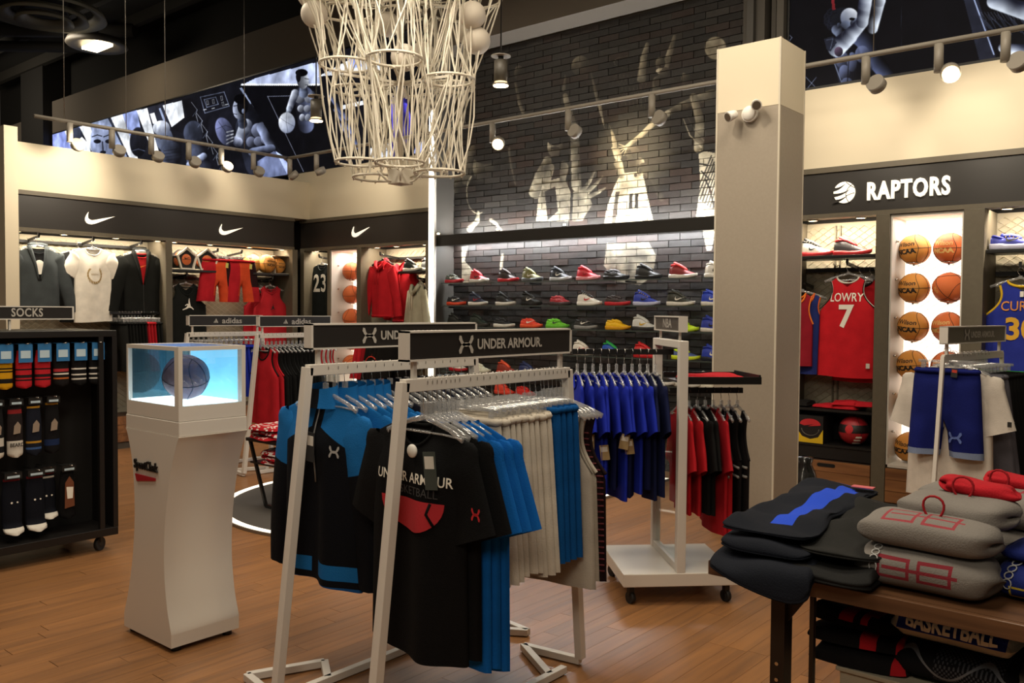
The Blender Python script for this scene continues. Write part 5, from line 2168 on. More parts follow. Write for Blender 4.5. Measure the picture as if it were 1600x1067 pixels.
# red team wall
hanger('top', (-2.478, 7.24, 1.95), 0, 'clear hanger of the red number seven jersey')
t, g = jersey('jersey', 'red basketball jersey with white name and number seven', 'jersey', (-2.478, 7.23, 1.85), -.08, '#bf1f28', '#d9d3c8', L=.82, seed=41, nf=.05, wn=.09, wb=.235, wh=.25, fold=.008, r=.007)
text_on('LOWRY', .1, WPRINT, t, g, 0, -.17, bold=.01, xs=.78, step=.02)
text_on('7', .25, WPRINT, t, g, 0, -.33, bold=.03, step=.025)
for s_ in (-1, 1):
    g.armline(MB(), s_, .004).build('armhole_edge', F('#1a1616'), t, loc=(0, -.008, 0))
hang_label(t, .19, -.035, -.7, .03, .04, 0, '#cfc8bd')
for k, (x, y, c) in enumerate(((-2.40, 7.32, '#a81a22'), (-2.34, 7.39, '#1b1414'))):
    jersey('jersey', ('darker red jersey directly behind the number seven jersey', 'black jersey at the back behind the number seven jersey')[k], 'jersey', (x, y, 1.83), -.08, c, '#d9d3c8' if k else '#1b1414', L=.84, seed=42 + k, nf=.06, wb=.22, wh=.235, d=.018)
    hanger('top', (x, y, 1.93), 0, 'clear hanger of the %s jersey behind the number seven' % ('darker red', 'black')[k])
t, g = jersey('jersey', 'blue jersey with orange shoulders half hidden by the pillar', 'jersey', (-2.86, 7.24, 1.72), .5, '#27316e', '#d8632c', L=.68, seed=45, nf=.1, wb=.2, wh=.2)
jersey('jersey', 'orange and wine red jersey beside the pillar', 'jersey', (-2.9, 7.15, 1.72), .5, '#8f1f2c', '#e0762c', L=.62, seed=46, nf=.1, wb=.16, wh=.16, d=.015)
hanger('top', (-2.86, 7.24, 1.81), .5, 'clear hanger of the blue jersey beside the pillar')
for k in range(4):
    o = folded(MB(), .2, .22, .032, 12, 12, seed=70 + k, rough=.006).build('folded_jersey', F('#b8202a'), None, (-2.62 + .17 * (k % 2) + .13 * (k // 2), 7.27 - .01 * k, .766 + .033 * (k // 2)))
    o.rotation_euler = (0, 0, .2 * k - .2)
    tag(o, 'red folded jersey on the black shelf box, %s from the pillar' % ORD[k], 'jersey', 'folded red jerseys')
tag(folded(MB(), .16, .2, .05, 12, 12, seed=77, rough=.008).build('folded_garment', F('#191716'), None, (-2.84, 7.25, .766)), 'black folded garment on the shelf box next to the pillar', 'shirt')
t = thing('ball_carton', 'yellow and black carton with red clawed ball emblem', 'box', (-2.72, 7.22, .4762), -.06)
MB().box(-.11, .11, -.1, .1, 0, .225).build('carton', mat('carton_black', '#151213', .5), t)
MB().prism([(-.1105, 0), (.1105, 0), (.1105, .115), (.07, .05), (.0, .03), (-.07, .05), (-.1105, .1)], -.1025, -.1005).build('yellow_band', mat('carton_yellow', '#d9b31c', .5), t)
MB().prism([(.09 * math.cos(a), .15 + .05 * math.sin(a)) for a in [PI * i / 10 for i in range(11)]] + [(-.05, .14), (.03, .155), (-.02, .135), (.06, .145)], -.104, -.1005).build('claw_emblem', REDPRINT, t)
MB().tube([(.075 * math.cos(a), -.101, .115 + .055 * math.sin(a)) for a in [PI + PI * i / 10 for i in range(11)]], .003, 5).build('ball_outline', mat('outline_grey', '#6a655c', .5), t)
b = basketball((-2.41, 7.24, .4762 + .119), 'red and black basketball with crest and three white stripes', m=mat('ball_black', '#1c1516', .5), seam=mat('ball_dark', '#0c0808', .5))
rm = MB()
for sgn, lo in ((1, .45), (-1, -.1)):
    prof = []
    for i in range(9):
        zz = lerp(lo, .995 * sgn if sgn > 0 else -.995, i / 8) * .1195
        prof.append((math.sqrt(max(1e-7, .1197 ** 2 - zz * zz)), zz))
    rm.lathe(prof, 28)
rm.build('red_panel', mat('ball_red', '#a31d26', .5), b)
L_ = ball_lay(.1196, 0, .02)
v, f = flat([(.032 * math.cos(a), .036 * math.sin(a)) for a in [2 * PI * i / 14 for i in range(14)]], L_, .02)
mb = MB()
mb.add(v, f)
mb.build('crest', REDPRINT, b)
for k in range(3):
    L_ = ball_lay(.1199, .065 - .012 * k, -.05 - .026 * k)
    v, f = flat([(-.02 - .006 * k, 0), (.022, 0), (.022, .014), (-.012 - .006 * k, .014)], L_, .02)
    mb = MB()
    mb.add(v, f)
    mb.build('stripe', WPRINT, b)
hanger('top', (-1.24, 7.22, 1.89), 0, 'clear hanger of the blue number thirty jersey')
t, g = jersey('jersey', 'royal blue jersey with yellow trim and number thirty at the picture edge', 'jersey', (-1.22, 7.21, 1.80), -.05, '#2a3590', '#d9b02c', L=.76, seed=47, nf=.045, wn=.1, r=.011, wb=.25, wh=.26)
text_on('CURRY', .1, mat('print_amber', '#d88a3c', .7), t, g, .0, -.19, bold=.005, xs=.85, step=.02)
text_on('30', .22, GOLD, t, g, .0, -.36, bold=.03, step=.025, xs=1.0)
MB().prism([(-.012, 0), (.012, 0), (.012, .04), (-.012, .04)], -.036, -.034).build('league_patch', WPRINT, t, loc=(0, 0, -.12))

t = thing('red_hoop', 'red plastic ring hanging on the low rail of the corner display behind the racks', 'ring', (-8.1, 7.0, .87))
MB().tube([(0, 0, .12), (0, .19, .425)], .002, 5).build('cord', mat('cord_red', '#8f2a20', .6), t)
MB().tube([(.115 * math.cos(a), 0, .115 * math.sin(a)) for a in [2 * PI * i / 32 for i in range(32)]], .0075, 8, closed=True).build('ring', mat('plastic_red', '#c8321f', .35), t)
bag = MB()
bag.lathe([(.02, .0), (.12, .02), (.135, .12), (.125, .26), (.09, .36), (.05, .42), (.07, .47), (.02, .48)], 20)
bag.v = [(x * (1 + .12 * math.sin(7 * z * 9 + 3 * math.atan2(y, x))), y * (1 + .12 * math.sin(5 * z * 11 + 4 * math.atan2(y, x))), z) for x, y, z in bag.v]
tag(bag.build('plastic_bag', mat('bag_black', '#1b1a19', .25, coat=.5), None, (-2.49, 6.4, .0005)), 'dark tied plastic bag on the floor half hidden behind the pillar', 'bag')
# ------------------------------------------------------------------ floor racks
SIGNBLACK = mat('sign_black', '#211d1b', .45)


def three_bar(parent, f, k, m):
    mb = MB()
    for p in THREE_BARS:
        v, fc = flat(scaled(p, k), f)
        mb.add(v, fc)
    return mb.build('bar_logo', m, parent)


def rack(label, loc, rz=0.0, L=.96, zr=1.325, flip=1, sign=None, thin=False, panel=None):
    t = thing('clothing_rack', label, 'rack', loc, rz)
    w = .022 if thin else .036
    MB().box(-w / 2, w / 2, 0, L, zr - .045, zr).build('rail', WHITE, t, bevel=.002)
    MB().bar((0, 0, zr - .01), (0, -.15, .03), w, w, up=(1, 0, 0)).build('leg', WHITE, t, bevel=.002)
    MB().bar((0, L, zr - .01), (0, L + .12, .03), w, w, up=(1, 0, 0)).build('leg', WHITE, t, bevel=.002)
    s = flip
    A, B, P, Q, T = (-.28 * s, -.10, .02), (-.15 * s, .20, .02), (0, -.15, .02), (0, L + .12, .02), (.29 * s, L + .08, .02)
    for a, b in ((P, A), (A, B), (B, (0, .10, .02)), ((0, -.0, .02), (0, L - .0, .02)), (Q, T), (T, (0, L - .1, .02))):
        MB().bar(a, b, .032, .03).build('foot_bar', WHITE, t, bevel=.002)
    if sign:
        for y in (.05, L - .05):
            MB().box(-.008, .008, y - .008, y + .008, zr, zr + .06).build('sign_post', WHITE, t)
        z0, z1 = zr + .06, zr + .165
        f = MB()
        f.box(-.024, .024, 0, L, z0, z0 + .007).box(-.024, .024, 0, L, z1 - .007, z1)
        f.box(-.024, .024, 0, .01, z0, z1).box(-.024, .024, L - .01, L, z0, z1)
        f.build('sign_frame', WHITE, t)
        MB().box(-.02, .02, .01, L - .01, z0 + .007, z1 - .007).build('sign_panel', panel or SIGNBLACK, t)
        zc = (z0 + z1) / 2
        if sign == 'bars':
            three_bar(t, lambda x, y, z: (.0225 - y, L * .36 + x, zc - .022 + z), .06, LETTERGREY)
            text('adidas', .075, LETTERGREY, t, lambda x, y, z: (.0225 - y, L * .57 + x, zc - .004 + z), bold=.02, fit=.27 * L)
        else:
            for p in ua_logo():
                v, fc = flat(scaled(p, .078), lambda x, y, z: (.0225 - y, L * .31 + x, zc + z))
                mb = MB()
                mb.add(v, fc)
                mb.build('arc_logo', LETTERGREY, t)
            text('UNDER ARMOUR.', .052, LETTERGREY, t, lambda x, y, z: (.0225 - y, L * .58 + x, zc - .002 + z), bold=.03, fit=.41 * L)
    return t


R1 = (-2.185, 2.03)
R2 = (-2.86, 2.14)
rack('front white rack with black lettered sign, holding black tees, white shorts and blue shorts', (R1[0], R1[1], 0), 0, .94, 1.315, -1, 'arcs')
rack('second white rack with black lettered sign, holding navy and blue zip tops', (R2[0], R2[1], 0), 0, .98, 1.33, 1, 'arcs')
RA, RB_ = (-7.72, 4.38), (-7.04, 4.7)
rack('left white rack with three-bar logo sign, behind the glass display pedestal', (RA[0], RA[1], 0), 0, .82, 1.325, 1, 'bars')
rack('right white rack with three-bar logo sign, holding red and black sleeveless shirts', (RB_[0], RB_[1], 0), 0, .84, 1.325, 1, 'bars')

# --- front rack
BKT, BLT, WHS, BLS = '#0f0f10', '#0e5aa8', '#c2b9ab', '#0c4a86'
zr = 1.315
Nk = zr - .155


def rk(k0, y, rz=0.0):
    return (R1[0], R1[1] + y, k0)


t, gT = tee('t_shirt', 'black t-shirt with red half basketball print at the front of the nearest rack', 'shirt', (R1[0] - .04, R1[1] + .115, Nk), -.03, BKT, L=.82, ws=.215, wb=.235, wh=.245, d=.045, seed=51, sl=.25, ang=20, nf=.085, fold=.014, hem=.012, r0=.12, r1=.115, th=.03, nu=18, nz=34)
text_on('UNDER ARMOUR', .05, WPRINT, t, gT, .02, -.195, bold=.012, xs=.95, step=.02)
text_on('BASKETBALL', .042, mat('print_charcoal', '#3c3b3d', .8), t, gT, .02, -.24, xs=1.08, step=.02)
half = [(-.155, 0), (.155, 0)] + [(.155 * math.cos(a), -.155 * math.sin(a) * .74) for a in [PI * i / 16 for i in range(1, 16)]]
shape_on(half, mat('print_ball_red', '#b1212b', .75), t, gT, .02, -.268, step=.02)
for pts in ([(-.10, -.002), (-.085, -.04), (-.115, -.078)], [(.10, -.002), (.085, -.04), (.115, -.078)]):
    mb = MB()
    q = [gT.lay(.02, -.268, .006)(x, 0, z) for x, z in pts]
    mb.tube(q, .006, 5).build('ball_line', F(BKT), t)
hang_label(t, .12, -.065, -.09, .06, .13, -.12, '#3f4743', '#d8d5cc')
MB().sphere((0.02, -.05, -.1), .024, 16, 10, sy=.5).build('security_tag', WHITEPLASTIC, t)
for p in ua_logo():
    v, fc = flat(scaled(p, .05), lambda x, y, z: (.315 + x * .8, -.036, -.28 + z))
    mb = MB()
    mb.add(v, fc)
    mb.build('sleeve_logo', REDPRINT, t)
tees = [t]
for k, (dy, c, lab) in enumerate(((.15, BKT, 'plain black t-shirt second in line on the nearest rack'), (.182, BLT, 'blue t-shirt right behind the black ones on the nearest rack'),
                                  (.212, BLT, 'middle blue t-shirt of three on the nearest rack'), (.243, BLT, 'last blue t-shirt before the white shorts on the nearest rack'))):
    tt, g = tee('t_shirt', lab, 'shirt', (R1[0] + .012 * k, R1[1] + dy, Nk - .0), .02 * k, c, L=(.80, .86, .85, .86)[k], ws=.21, wb=.225, wh=.235, d=.02, seed=52 + k, sl=.25, ang=20, fold=.01, r0=.115, r1=.11, th=.016, hem=.008)
for k in range(8):
    hanger('top', rk(zr + .0, .10 + .023 * k), .04 * (k % 3 - 1), 'clear hanger at the near end of the front rack', 'hangers of the tees on the front rack', dz=.065)
whp = None
for k in range(9):
    y = .32 + .036 * k
    lab = '%s white shorts after the blue tees on the nearest rack' % ORD[k]
    rz_ = .03 * ((k * 5) % 3 - 1)
    if k % 3 == 0:
        whp, g = shorts('shorts', lab, 'shorts', rk(zr - .145, y), rz_, WHS, L=(.60, .585, .61)[k // 3], d=.014, fold=.008, ws=.165, wh=.215, leg=.3, seed=80 + k, group='white shorts on the front rack')
    else:
        copy_tree(whp, rk(zr - .145 - .004 * (k % 2), y), rz_, lab)
    hanger('clip', rk(zr, y), rz_, 'clip hanger of the white shorts on the front rack', 'clip hangers of the white shorts', dz=.04)
for k in range(4):
    y = .66 + .036 * k
    lab = '%s blue shorts after the white shorts on the nearest rack' % ORD[k]
    if k == 0:
        whp, g = shorts('shorts', lab, 'shorts', rk(zr - .13, y), 0, BLS, L=.61, d=.015, fold=.010, ws=.17, wh=.2, leg=.3, seed=90, group='blue shorts on the front rack', k=(34, 57))
    else:
        copy_tree(whp, rk(zr - .13, y), .03 * (k - 1.5), lab)
    hanger('clip', rk(zr, y), 0, 'clip hanger of the blue shorts on the front rack', 'clip hangers of the blue shorts', dz=.04)
GT = '#a89f92'
jersey('tank_top', 'pale grey tank top with dark piping after the blue shorts', 'shirt', (R1[0] + .02, R1[1] + .80, zr - .15), .12, GT, '#6f675d', L=.72, seed=95, nf=.12, wb=.2, wh=.22, d=.024, fold=.014, r=.004)
jersey('tank_top', 'second pale grey tank top behind the piped one', 'shirt', (R1[0] + .02, R1[1] + .835, zr - .15), .06, GT, GT, L=.70, seed=96, nf=.12, wb=.2, wh=.22, d=.018, fold=.012)
t, g = jersey('tank_top', 'dark wine and black striped tank top at the far end of the front rack', 'shirt', (R1[0] + .03, R1[1] + .885, zr - .16), .03, '#1d1012', '#1d1012', L=.70, seed=97, wb=.205, wh=.215, d=.02)
for k in range(24):
    z = -.10 - .024 * k
    mb = MB()
    xs_ = [lerp(-.98, .98, i / 10) * g.xo(z) for i in range(11)]
    if z > -.26:
        xs_ = [lerp(.3, .98, i / 10) * g.xo(z) for i in range(11)]
    mb.tube([(x, g.y(x, z, True) - .002, z) for x in xs_], .004, 4).build('stripe', mat('stripe_wine', '#55151c', .8), t)
for k in range(5):
    hanger('top', (R1[0] + .0, R1[1] + .79 + .028 * k, zr), .1, 'clear hanger holding the tanks at the far end of the front rack', 'hangers of the tanks on the front rack', dz=.055)

# --- second rack
zr2 = 1.33
NVY, BLU = '#12141f', '#155f9f'
JM = [pattern('two_tone_navy', '#0d0f15', lambda x, y, z: [((z + x.abs() * .42).gt(-.10) * x.abs().gt(.03), '#1b66a8'),
                                                             (z.within(-.715, -.655) * (x + .005).abs().gt(.03), '#1b66a8'), (z.lt(-.742), '#1a4f8c')])]
JS = [F('#0d0f15'), F('#1b66a8')]


def ziptop(lab, y, rz, kind, k, group=None, x=0.0):
    t = thing('zip_jacket', lab, 'jacket', (R2[0] + x, R2[1] + y, zr2 - .145), rz, group)
    big = kind == 'two'
    g = Garment(L=.75 if big else .72, ws=.24, wb=.245 if big else .22, wh=.25 if big else .22, d=.05 if big else .022, nf=.05, seed=100 + k, fold=.018 if big else .009, hem=.008)
    ms = JM if big else [F(BLU if kind == 'blue' else NVY)]
    g.sheets(MB(), nu=14 if big else 7, nz=26 if big else 14).build('body', ms, t, merge=.0004)
    for s in (-1, 1):
        g.sleeve(MB(), s, L=.60, ang=17, bend=.25, r0=.11, r1=.06, th=.034 if big else .02, nr=12, seed=k + s, mf=(lambda u, q: 1 if u < .45 else 0) if big else None).build('sleeve', JS if big else ms, t)
    cm = MB()
    n = 16
    for lvl, (ra, zz) in enumerate(((.085, -.005), (.075, .06))):
        pass
    vs = [(ra * math.cos(2 * PI * i / n), (ra * .55 + .0) * math.sin(2 * PI * i / n), zz + (.012 if zz > 0 else 0) * math.sin(2 * PI * i / n)) for ra, zz in ((.1, -.035), (.088, .0), (.08, .055)) for i in range(n)]
    fs = [(j * n + i, j * n + (i + 1) % n, (j + 1) * n + (i + 1) % n, (j + 1) * n + i) for j in range(2) for i in range(n)]
    cm.add(vs, fs, 0, True)
    cm.build('collar', ms[-1] if big else ms[0], t)
    if big:
        MB().tube([(0, g.y(0, -z, True) - .005, -z) for z in [lerp(-.04, .34, i / 8) for i in range(9)]], .0035, 5).build('zip', mat('zip_silver', '#8d8d8c', .4, .5), t)
        hang_label(t, .02, -.075, -.13, .05, .12, .05, '#26282b', '#d6d2ca')
        for p in ua_logo():
            v, fc = flat(scaled(p, .055), g.lay(.14, -.20, .005))
            mb = MB()
            mb.add(v, fc)
            mb.build('chest_logo', mat('print_silver', '#a9a9a8', .4), t)
    return t


ziptop('navy zip top with bright blue shoulders and hem, first on the second rack', .10, -.02, 'two', 0, x=-.03)
for k in range(5):
    ziptop('plain blue zip top, %s behind the navy and blue one on the second rack' % ORD[k], .17 + .045 * k, .03 * (k % 2), 'blue', 1 + k, x=.01)
for k in range(5):
    ziptop('dark navy zip top, %s after the blue tops on the second rack' % ORD[k], .42 + .05 * k, -.02 * (k % 2), 'navy', 8 + k)
for k in range(12):
    hanger('top', (R2[0], R2[1] + .09 + .05 * k, zr2), .0, 'clear hanger of a zip top on the second rack', 'hangers of the zip tops', dz=.045)
for k in range(5):
    y = .70 + .05 * k
    tee('t_shirt', 'dark blue shirt at the far end of the second rack, %s after the navy tops' % ORD[k], 'shirt', (R2[0], R2[1] + y, zr2 - .14), .02, '#181c33', L=.7, seed=120 + k, d=.018, fold=.008, th=.014)
    hanger('top', (R2[0], R2[1] + y, zr2), .0, 'clear hanger of a dark blue shirt on the second rack', 'hangers at the far end of the second rack', dz=.045)

# --- three-bar racks
za = 1.325
pr_ = None
for k in range(12):
    y = .06 + .055 * k
    c = '#2030a0' if k > 3 else '#c9c4ba'
    lab = nth('royal blue shorts on the left three-bar rack' if k > 3 else 'white shorts at the near end of the left three-bar rack')
    if k in (0, 4):
        pr_, g = shorts('shorts', lab, 'shorts', (RA[0], RA[1] + y, za - .13), 0, c, L=.5, d=.018, fold=.009, seed=130 + k, group='shorts on the left three-bar rack')
    else:
        copy_tree(pr_, (RA[0], RA[1] + y, za - .13), .03 * (k % 3 - 1), lab)
    hanger('clip', (RA[0], RA[1] + y, za), 0, 'clip hanger on the left three-bar rack', 'clip hangers on the left three-bar rack')
seq = [('#b3202a', 'red sleeveless shirt at the near end of the right three-bar rack', 1), ('#b3202a', 'second red sleeveless shirt on the right three-bar rack', 0)] + \
      [('#151515', 'black sleeveless shirt, %s from the red ones on the right three-bar rack' % ORD[k], 0) for k in range(9)] + \
      [('#4a4a4b', 'dark grey sleeveless shirt between the black ones and the white ones', 0)] + [('#bdb8b0', 'white sleeveless shirt with red collar, %s from the grey one' % ORD[k], 2) for k in range(4)]
for k, (c, lab, sp) in enumerate(seq):
    y = .06 + .047 * k
    jersey('tank_top', lab, 'shirt', (RB_[0] + .02, RB_[1] + y, za - .13), .04 * (k % 3 - 1), c, '#15100f' if sp == 1 else ('#b3202a' if sp == 2 else c), L=.72 if k < 2 else .66, seed=150 + k, d=.028 if sp == 1 else .016, nf=.12, wb=.24, wh=.26, fold=.012 if sp == 1 else .008)
    hanger('top', (RB_[0], RB_[1] + y, za), 0, 'clear hanger on the right three-bar rack', 'hangers on the right three-bar rack', dz=.04)

# --- small rack on the right
R5 = (-1.33, 5.5)
A5 = .13
rack('white rack with small grey sign in front of the bright ball niche', (R5[0], R5[1], 0), -A5, .96, 1.315, 1, 'arcs', thin=True, panel=mat('sign_grey', '#5f5b50', .4))


def r5(y, x=0.0):
    return (R5[0] + y * math.sin(A5) + x * math.cos(A5), R5[1] + y * math.cos(A5) - x * math.sin(A5))


p = r5(.13)
t, g = tee('t_shirt', 'white t-shirt behind the royal blue shorts on the right rack', 'shirt', (*p, 1.245), -.12, '#cfc6bb', L=.80, ws=.215, wb=.23, wh=.25, d=.04, seed=171, sl=.25, ang=18, r0=.115, r1=.105, hem=.01, fold=.016)
MB().prism([(-.01, 0), (.012, 0), (.012, .03), (-.01, .03)], -.036, -.034).build('sleeve_patch', BPRINT, t, loc=(.33, 0, -.33))
p = r5(.17)
tee('t_shirt', 'second white t-shirt, close behind the first on the right rack', 'shirt', (*p, 1.235), -.18, '#c4bbb0', L=.86, ws=.21, wb=.22, wh=.23, d=.022, seed=172, sl=.22, ang=22)
p = r5(.06)
SM = [F('#171f63'), F('#7d8ba8')]
t, g = shorts('shorts', 'royal blue shorts with pale hem and arc logo on the right rack', 'shorts', (*p, 1.235), -.08, '#171f63', L=.52, d=.03, ws=.175, wh=.205, leg=.30, seed=173, mats=SM, mf=lambda x, z, fr: 1 if z < -.472 else 0)
for q in ua_logo():
    v, fc = flat(scaled(q, .075), g.lay(.07, -.40, .006))
    mb = MB()
    mb.add(v, fc)
    mb.build('arc_logo', mat('print_blue', '#5a6fb0', .6), t)
hang_label(t, .06, -.05, -.0, .035, .05, .1, '#2a2a2a', '#c23a2c')
hanger('clip', (*p, 1.355), -.08, 'clip hanger of the royal blue shorts on the right rack')
for k, y in enumerate((.13, .17)):
    hanger('top', (*r5(y), 1.33), -.13, 'clear hanger of the %s white shirt on the right rack' % ('first', 'second')[k])
for k in range(8):
    y = .26 + .06 * k
    c = ('#57555c', '#57555c', '#131313', '#131313', '#131313', '#131313', '#131313', '#3da33a')[k]
    shorts('shorts', '%s behind the white shirts on the right rack' % ('grey shorts, %s' % ORD[k] if k < 2 else ('black shorts, %s' % ORD[k - 2] if k < 7 else 'green edged shorts last in line')), 'shorts',
           (*r5(y, .05), 1.2), -.13, c, L=.62, d=.02, seed=175 + k, group='shorts on the right rack', fold=.01)
    hanger('clip', (*r5(y, .0), 1.32), -.13, 'clip hanger behind the white shirts on the right rack', 'clip hangers on the right rack')

# --- four-way stand by the pillar
SX, SY, SA = -2.44, 4.28, math.radians(45)
sp = thing('display_stand', 'white four-way clothing stand on a wheeled platform in front of the pillar', 'rack', (SX, SY, 0), SA)
MB().box(-.31, .31, -.29, .29, .10, .17).build('platform', WHITEGLOSS, sp, bevel=.004)
cwm = {}


def caster(parent, x, y, r=.032, a=.4, zt=.1):
    o = MB().cyl((-.012, 0, 0), (.012, 0, 0), r, 18).build('caster_wheel', mat('rubber', '#161514', .6), parent, loc=(x, y, r + .0), rot=(0, 0, a))
    MB().box(-.016, .016, -.012, .012, r * .4, zt - r).cyl((-.014, 0, 0), (.014, 0, 0), r * .4, 10).build('caster_fork', BLACKMETAL, o)
    return o


for x, y in ((-.26, -.24), (.26, -.24), (-.26, .24), (.26, .24)):
    caster(sp, x, y)
for y in (-.262, .262):
    MB().box(-.024, .024, y - .024, y + .024, .17, 1.40).build('upright', WHITE, sp, bevel=.003)
MB().box(-.024, .024, -.238, .238, 1.36, 1.40).build('top_beam', WHITE, sp, bevel=.003)
MB().box(-.02, .02, -.238, .238, .17, .21).build('bottom_beam', WHITE, sp, bevel=.003)
MB().box(-.004, .004, -.236, .236, .212, 1.0).build('clear_panel', GLASS, sp)
for y in (-.2, .2):
    MB().box(-.006, .006, y - .006, y + .006, 1.40, 1.445).build('sign_post', WHITE, sp)
f = MB()
f.box(-.024, .024, -.262, .262, 1.445, 1.452).box(-.024, .024, -.262, .262, 1.523, 1.53).box(-.024, .024, -.262, -.252, 1.452, 1.523).box(-.024, .024, .252, .262, 1.452, 1.523)
f.build('sign_frame', WHITE, sp)
MB().box(-.016, .016, -.252, .252, 1.452, 1.523).build('sign_panel', mat('sign_dark', '#4a443d', .5), sp)
text('NBA', .07, LETTERGREY, sp, lambda x, y, z: (-.0175 + y, -x * 1.3, 1.4875 + z), bold=.02)
MB().box(-.55, .02, -.012, .012, 1.315, 1.345).build('arm', BLACKMETAL, sp)
MB().box(.0, .42, -.012, .012, 1.10, 1.13).build('arm', BLACKMETAL, sp)
sh = MB().box(.02, .45, -.20, .20, 1.165, 1.175).box(.02, .45, -.21, -.2, 1.165, 1.205).box(.02, .45, .2, .21, 1.165, 1.205).box(.44, .45, -.2, .2, 1.165, 1.215)
sh.build('tray', BLACKMETAL, sp)


def spw(x, y, z):
    c, s_ = math.cos(SA), math.sin(SA)
    return (SX + x * c - y * s_, SY + x * s_ + y * c, z)


RBL = '#1c2b9c'
for k in range(11):
    x = -.52 + .044 * k
    c = RBL if k < 9 else '#141a3c'
    lab = '%s team shirt, %s from the free end of the four-way stand left arm' % ('royal blue' if k < 9 else 'navy', ORD[k])
    t, g = tee('t_shirt', lab, 'shirt', spw(x, 0, 1.345 - .14), SA - PI / 2 + .05 * (k % 3 - 1), c, L=.60 + .022 * ((k * 3) % 4), ws=.2, wb=.22, wh=.23, d=.02, seed=190 + k, sl=.2, ang=24, r0=.1, r1=.1, th=.018,
               mats=[F(RBL), F('#10153a')] if k in (1, 4, 6, 8) else None, mf=(lambda xx, z, fr: 1 if z < -.28 else 0) if k in (1, 4, 6, 8) else None, group='blue team shirts on the four-way stand')
    if k in (0, 1, 3, 5, 6):
        hang_label(t, .225 + .012 * (k % 3), -.012, -.27 - .03 * (k % 4), .05, .08, .15 * (k % 3 - 1), '#a98f64', '#e3ddd0', 1.15)
    hanger('top', spw(x, 0, 1.345), SA - PI / 2, 'clear hanger on the left arm of the four-way stand', 'hangers of the blue team shirts', dz=.055)
rc = [('t', '#b01c24', 'red t-shirt next to the post of the four-way stand'), ('t', '#a81a22', 'second red t-shirt from the post of the four-way stand'), ('t', '#141313', 'black t-shirt from the middle of the right arm'),
      ('t', '#121111', 'second black t-shirt on the right arm'), ('t', '#ab1b25', 'long red shirt near the end of the right arm'), ('j', '#a81a22', 'red jersey with black edge on the right arm'),
      ('j', '#161213', 'black jersey with grey stripes at the end of the right arm'), ('j', '#161213', 'last black jersey at the tip of the right arm')]
for k, (kd, c, lab) in enumerate(rc):
    x = .07 + .046 * k
    if kd == 't':
        tee('t_shirt', lab, 'shirt', spw(x, 0, 1.13 - .11), SA - PI / 2 + .04 * (k % 3 - 1), c, L=.56 if k < 4 else .68, ws=.2, wb=.21, wh=.22, d=.02, seed=210 + k, sl=.22, ang=22, th=.018)
    else:
        t, g = jersey('jersey', lab, 'jersey', spw(x, 0, 1.13 - .12), SA - PI / 2, c, '#151112', L=.66, seed=210 + k, wb=.2, wh=.21, d=.02)
        for q in range(2):
            MB().tube([(xx, g.y(xx, -.3 - .05 * q, True) - .002, -.3 - .05 * q) for xx in [lerp(.05, .195, i / 6) for i in range(7)]], .008, 4).build('stripe', mat('stripe_grey', '#8b8784', .8), t)
    hanger('top', spw(x, 0, 1.13), SA - PI / 2, 'clear hanger on the right arm of the four-way stand', 'hangers of the red and black shirts', dz=.03)
o = folded(MB(), .34, .3, .035, 16, 14, seed=230, rough=.004).build('folded_shirt', F('#b01f28'), None, spw(.23, -.02, 1.1755), (0, 0, SA))
tag(o, 'red folded shirt lying on the black tray of the four-way stand', 'shirt')
# ------------------------------------------------------------------ lit display pedestal
pd = thing('display_pedestal', 'white waisted pedestal with a lit glass case holding a basketball', 'pedestal', (-3.865, 2.15, 0))
prof = [(.225, .025), (.225, .085), (.185, .2), (.152, .36), (.142, .52), (.15, .66), (.178, .82), (.225, .945), (.25, .985)]


def smooth_prof(p, n=5):
    out = []
    for i in range(len(p) - 1):
        p0, p1, p2, p3 = p[max(i - 1, 0)], p[i], p[i + 1], p[min(i + 2, len(p) - 1)]
        for k in range(n):
            t = k / n
            if i == 0:
                out.append((lerp(p1[0], p2[0], t), lerp(p1[1], p2[1], t)))
                continue
            out.append(tuple(.5 * ((2 * p1[j]) + (-p0[j] + p2[j]) * t + (2 * p0[j] - 5 * p1[j] + 4 * p2[j] - p3[j]) * t * t + (-p0[j] + 3 * p1[j] - 3 * p2[j] + p3[j]) * t ** 3) for j in (0, 1)))
    return out + [p[-1]]


pp = smooth_prof(prof)
ox = lambda z: .055 * smooth(z / 1.0)
o = MB()
n = len(pp)
vs = []
for (w, z) in pp:
    vs += [(-w * .95 + ox(z), -.172, z), (w + ox(z), -.172, z), (w + ox(z), .172, z), (-w * .95 + ox(z), .172, z)]
fs = [(4 * i + k, 4 * i + (k + 1) % 4, 4 * i + 4 + (k + 1) % 4, 4 * i + 4 + k) for i in range(n - 1) for k in range(4)] + [(3, 2, 1, 0), tuple(4 * (n - 1) + k for k in range(4))]
sm0 = len(o.f)
o.add(vs, fs)
for i in range(5, n - 1):
    for k in (1, 3):
        o.sm[4 * i + k] = True
body = o.build('body', WHITEGLOSS, pd)
cx = .055
MB().box(cx - .238, cx + .245, -.17, .17, .985, 1.05).build('collar', WHITEGLOSS, pd, bevel=.003)
fr_ = MB()
X0, X1, Y0_, Y1_, Z0, Z1 = cx - .232, cx + .240, -.168, .168, 1.052, 1.382
fr_.box(X0, X1, Y0_, Y1_, Z0, 1.118)
fr_.box(X0, X1, Y0_, Y0_ + .02, Z1 - .018, Z1).box(X0, X1, Y1_ - .02, Y1_, Z1 - .018, Z1).box(X0, X0 + .02, Y0_ + .02, Y1_ - .02, Z1 - .018, Z1).box(X1 - .02, X1, Y0_ + .02, Y1_ - .02, Z1 - .018, Z1)
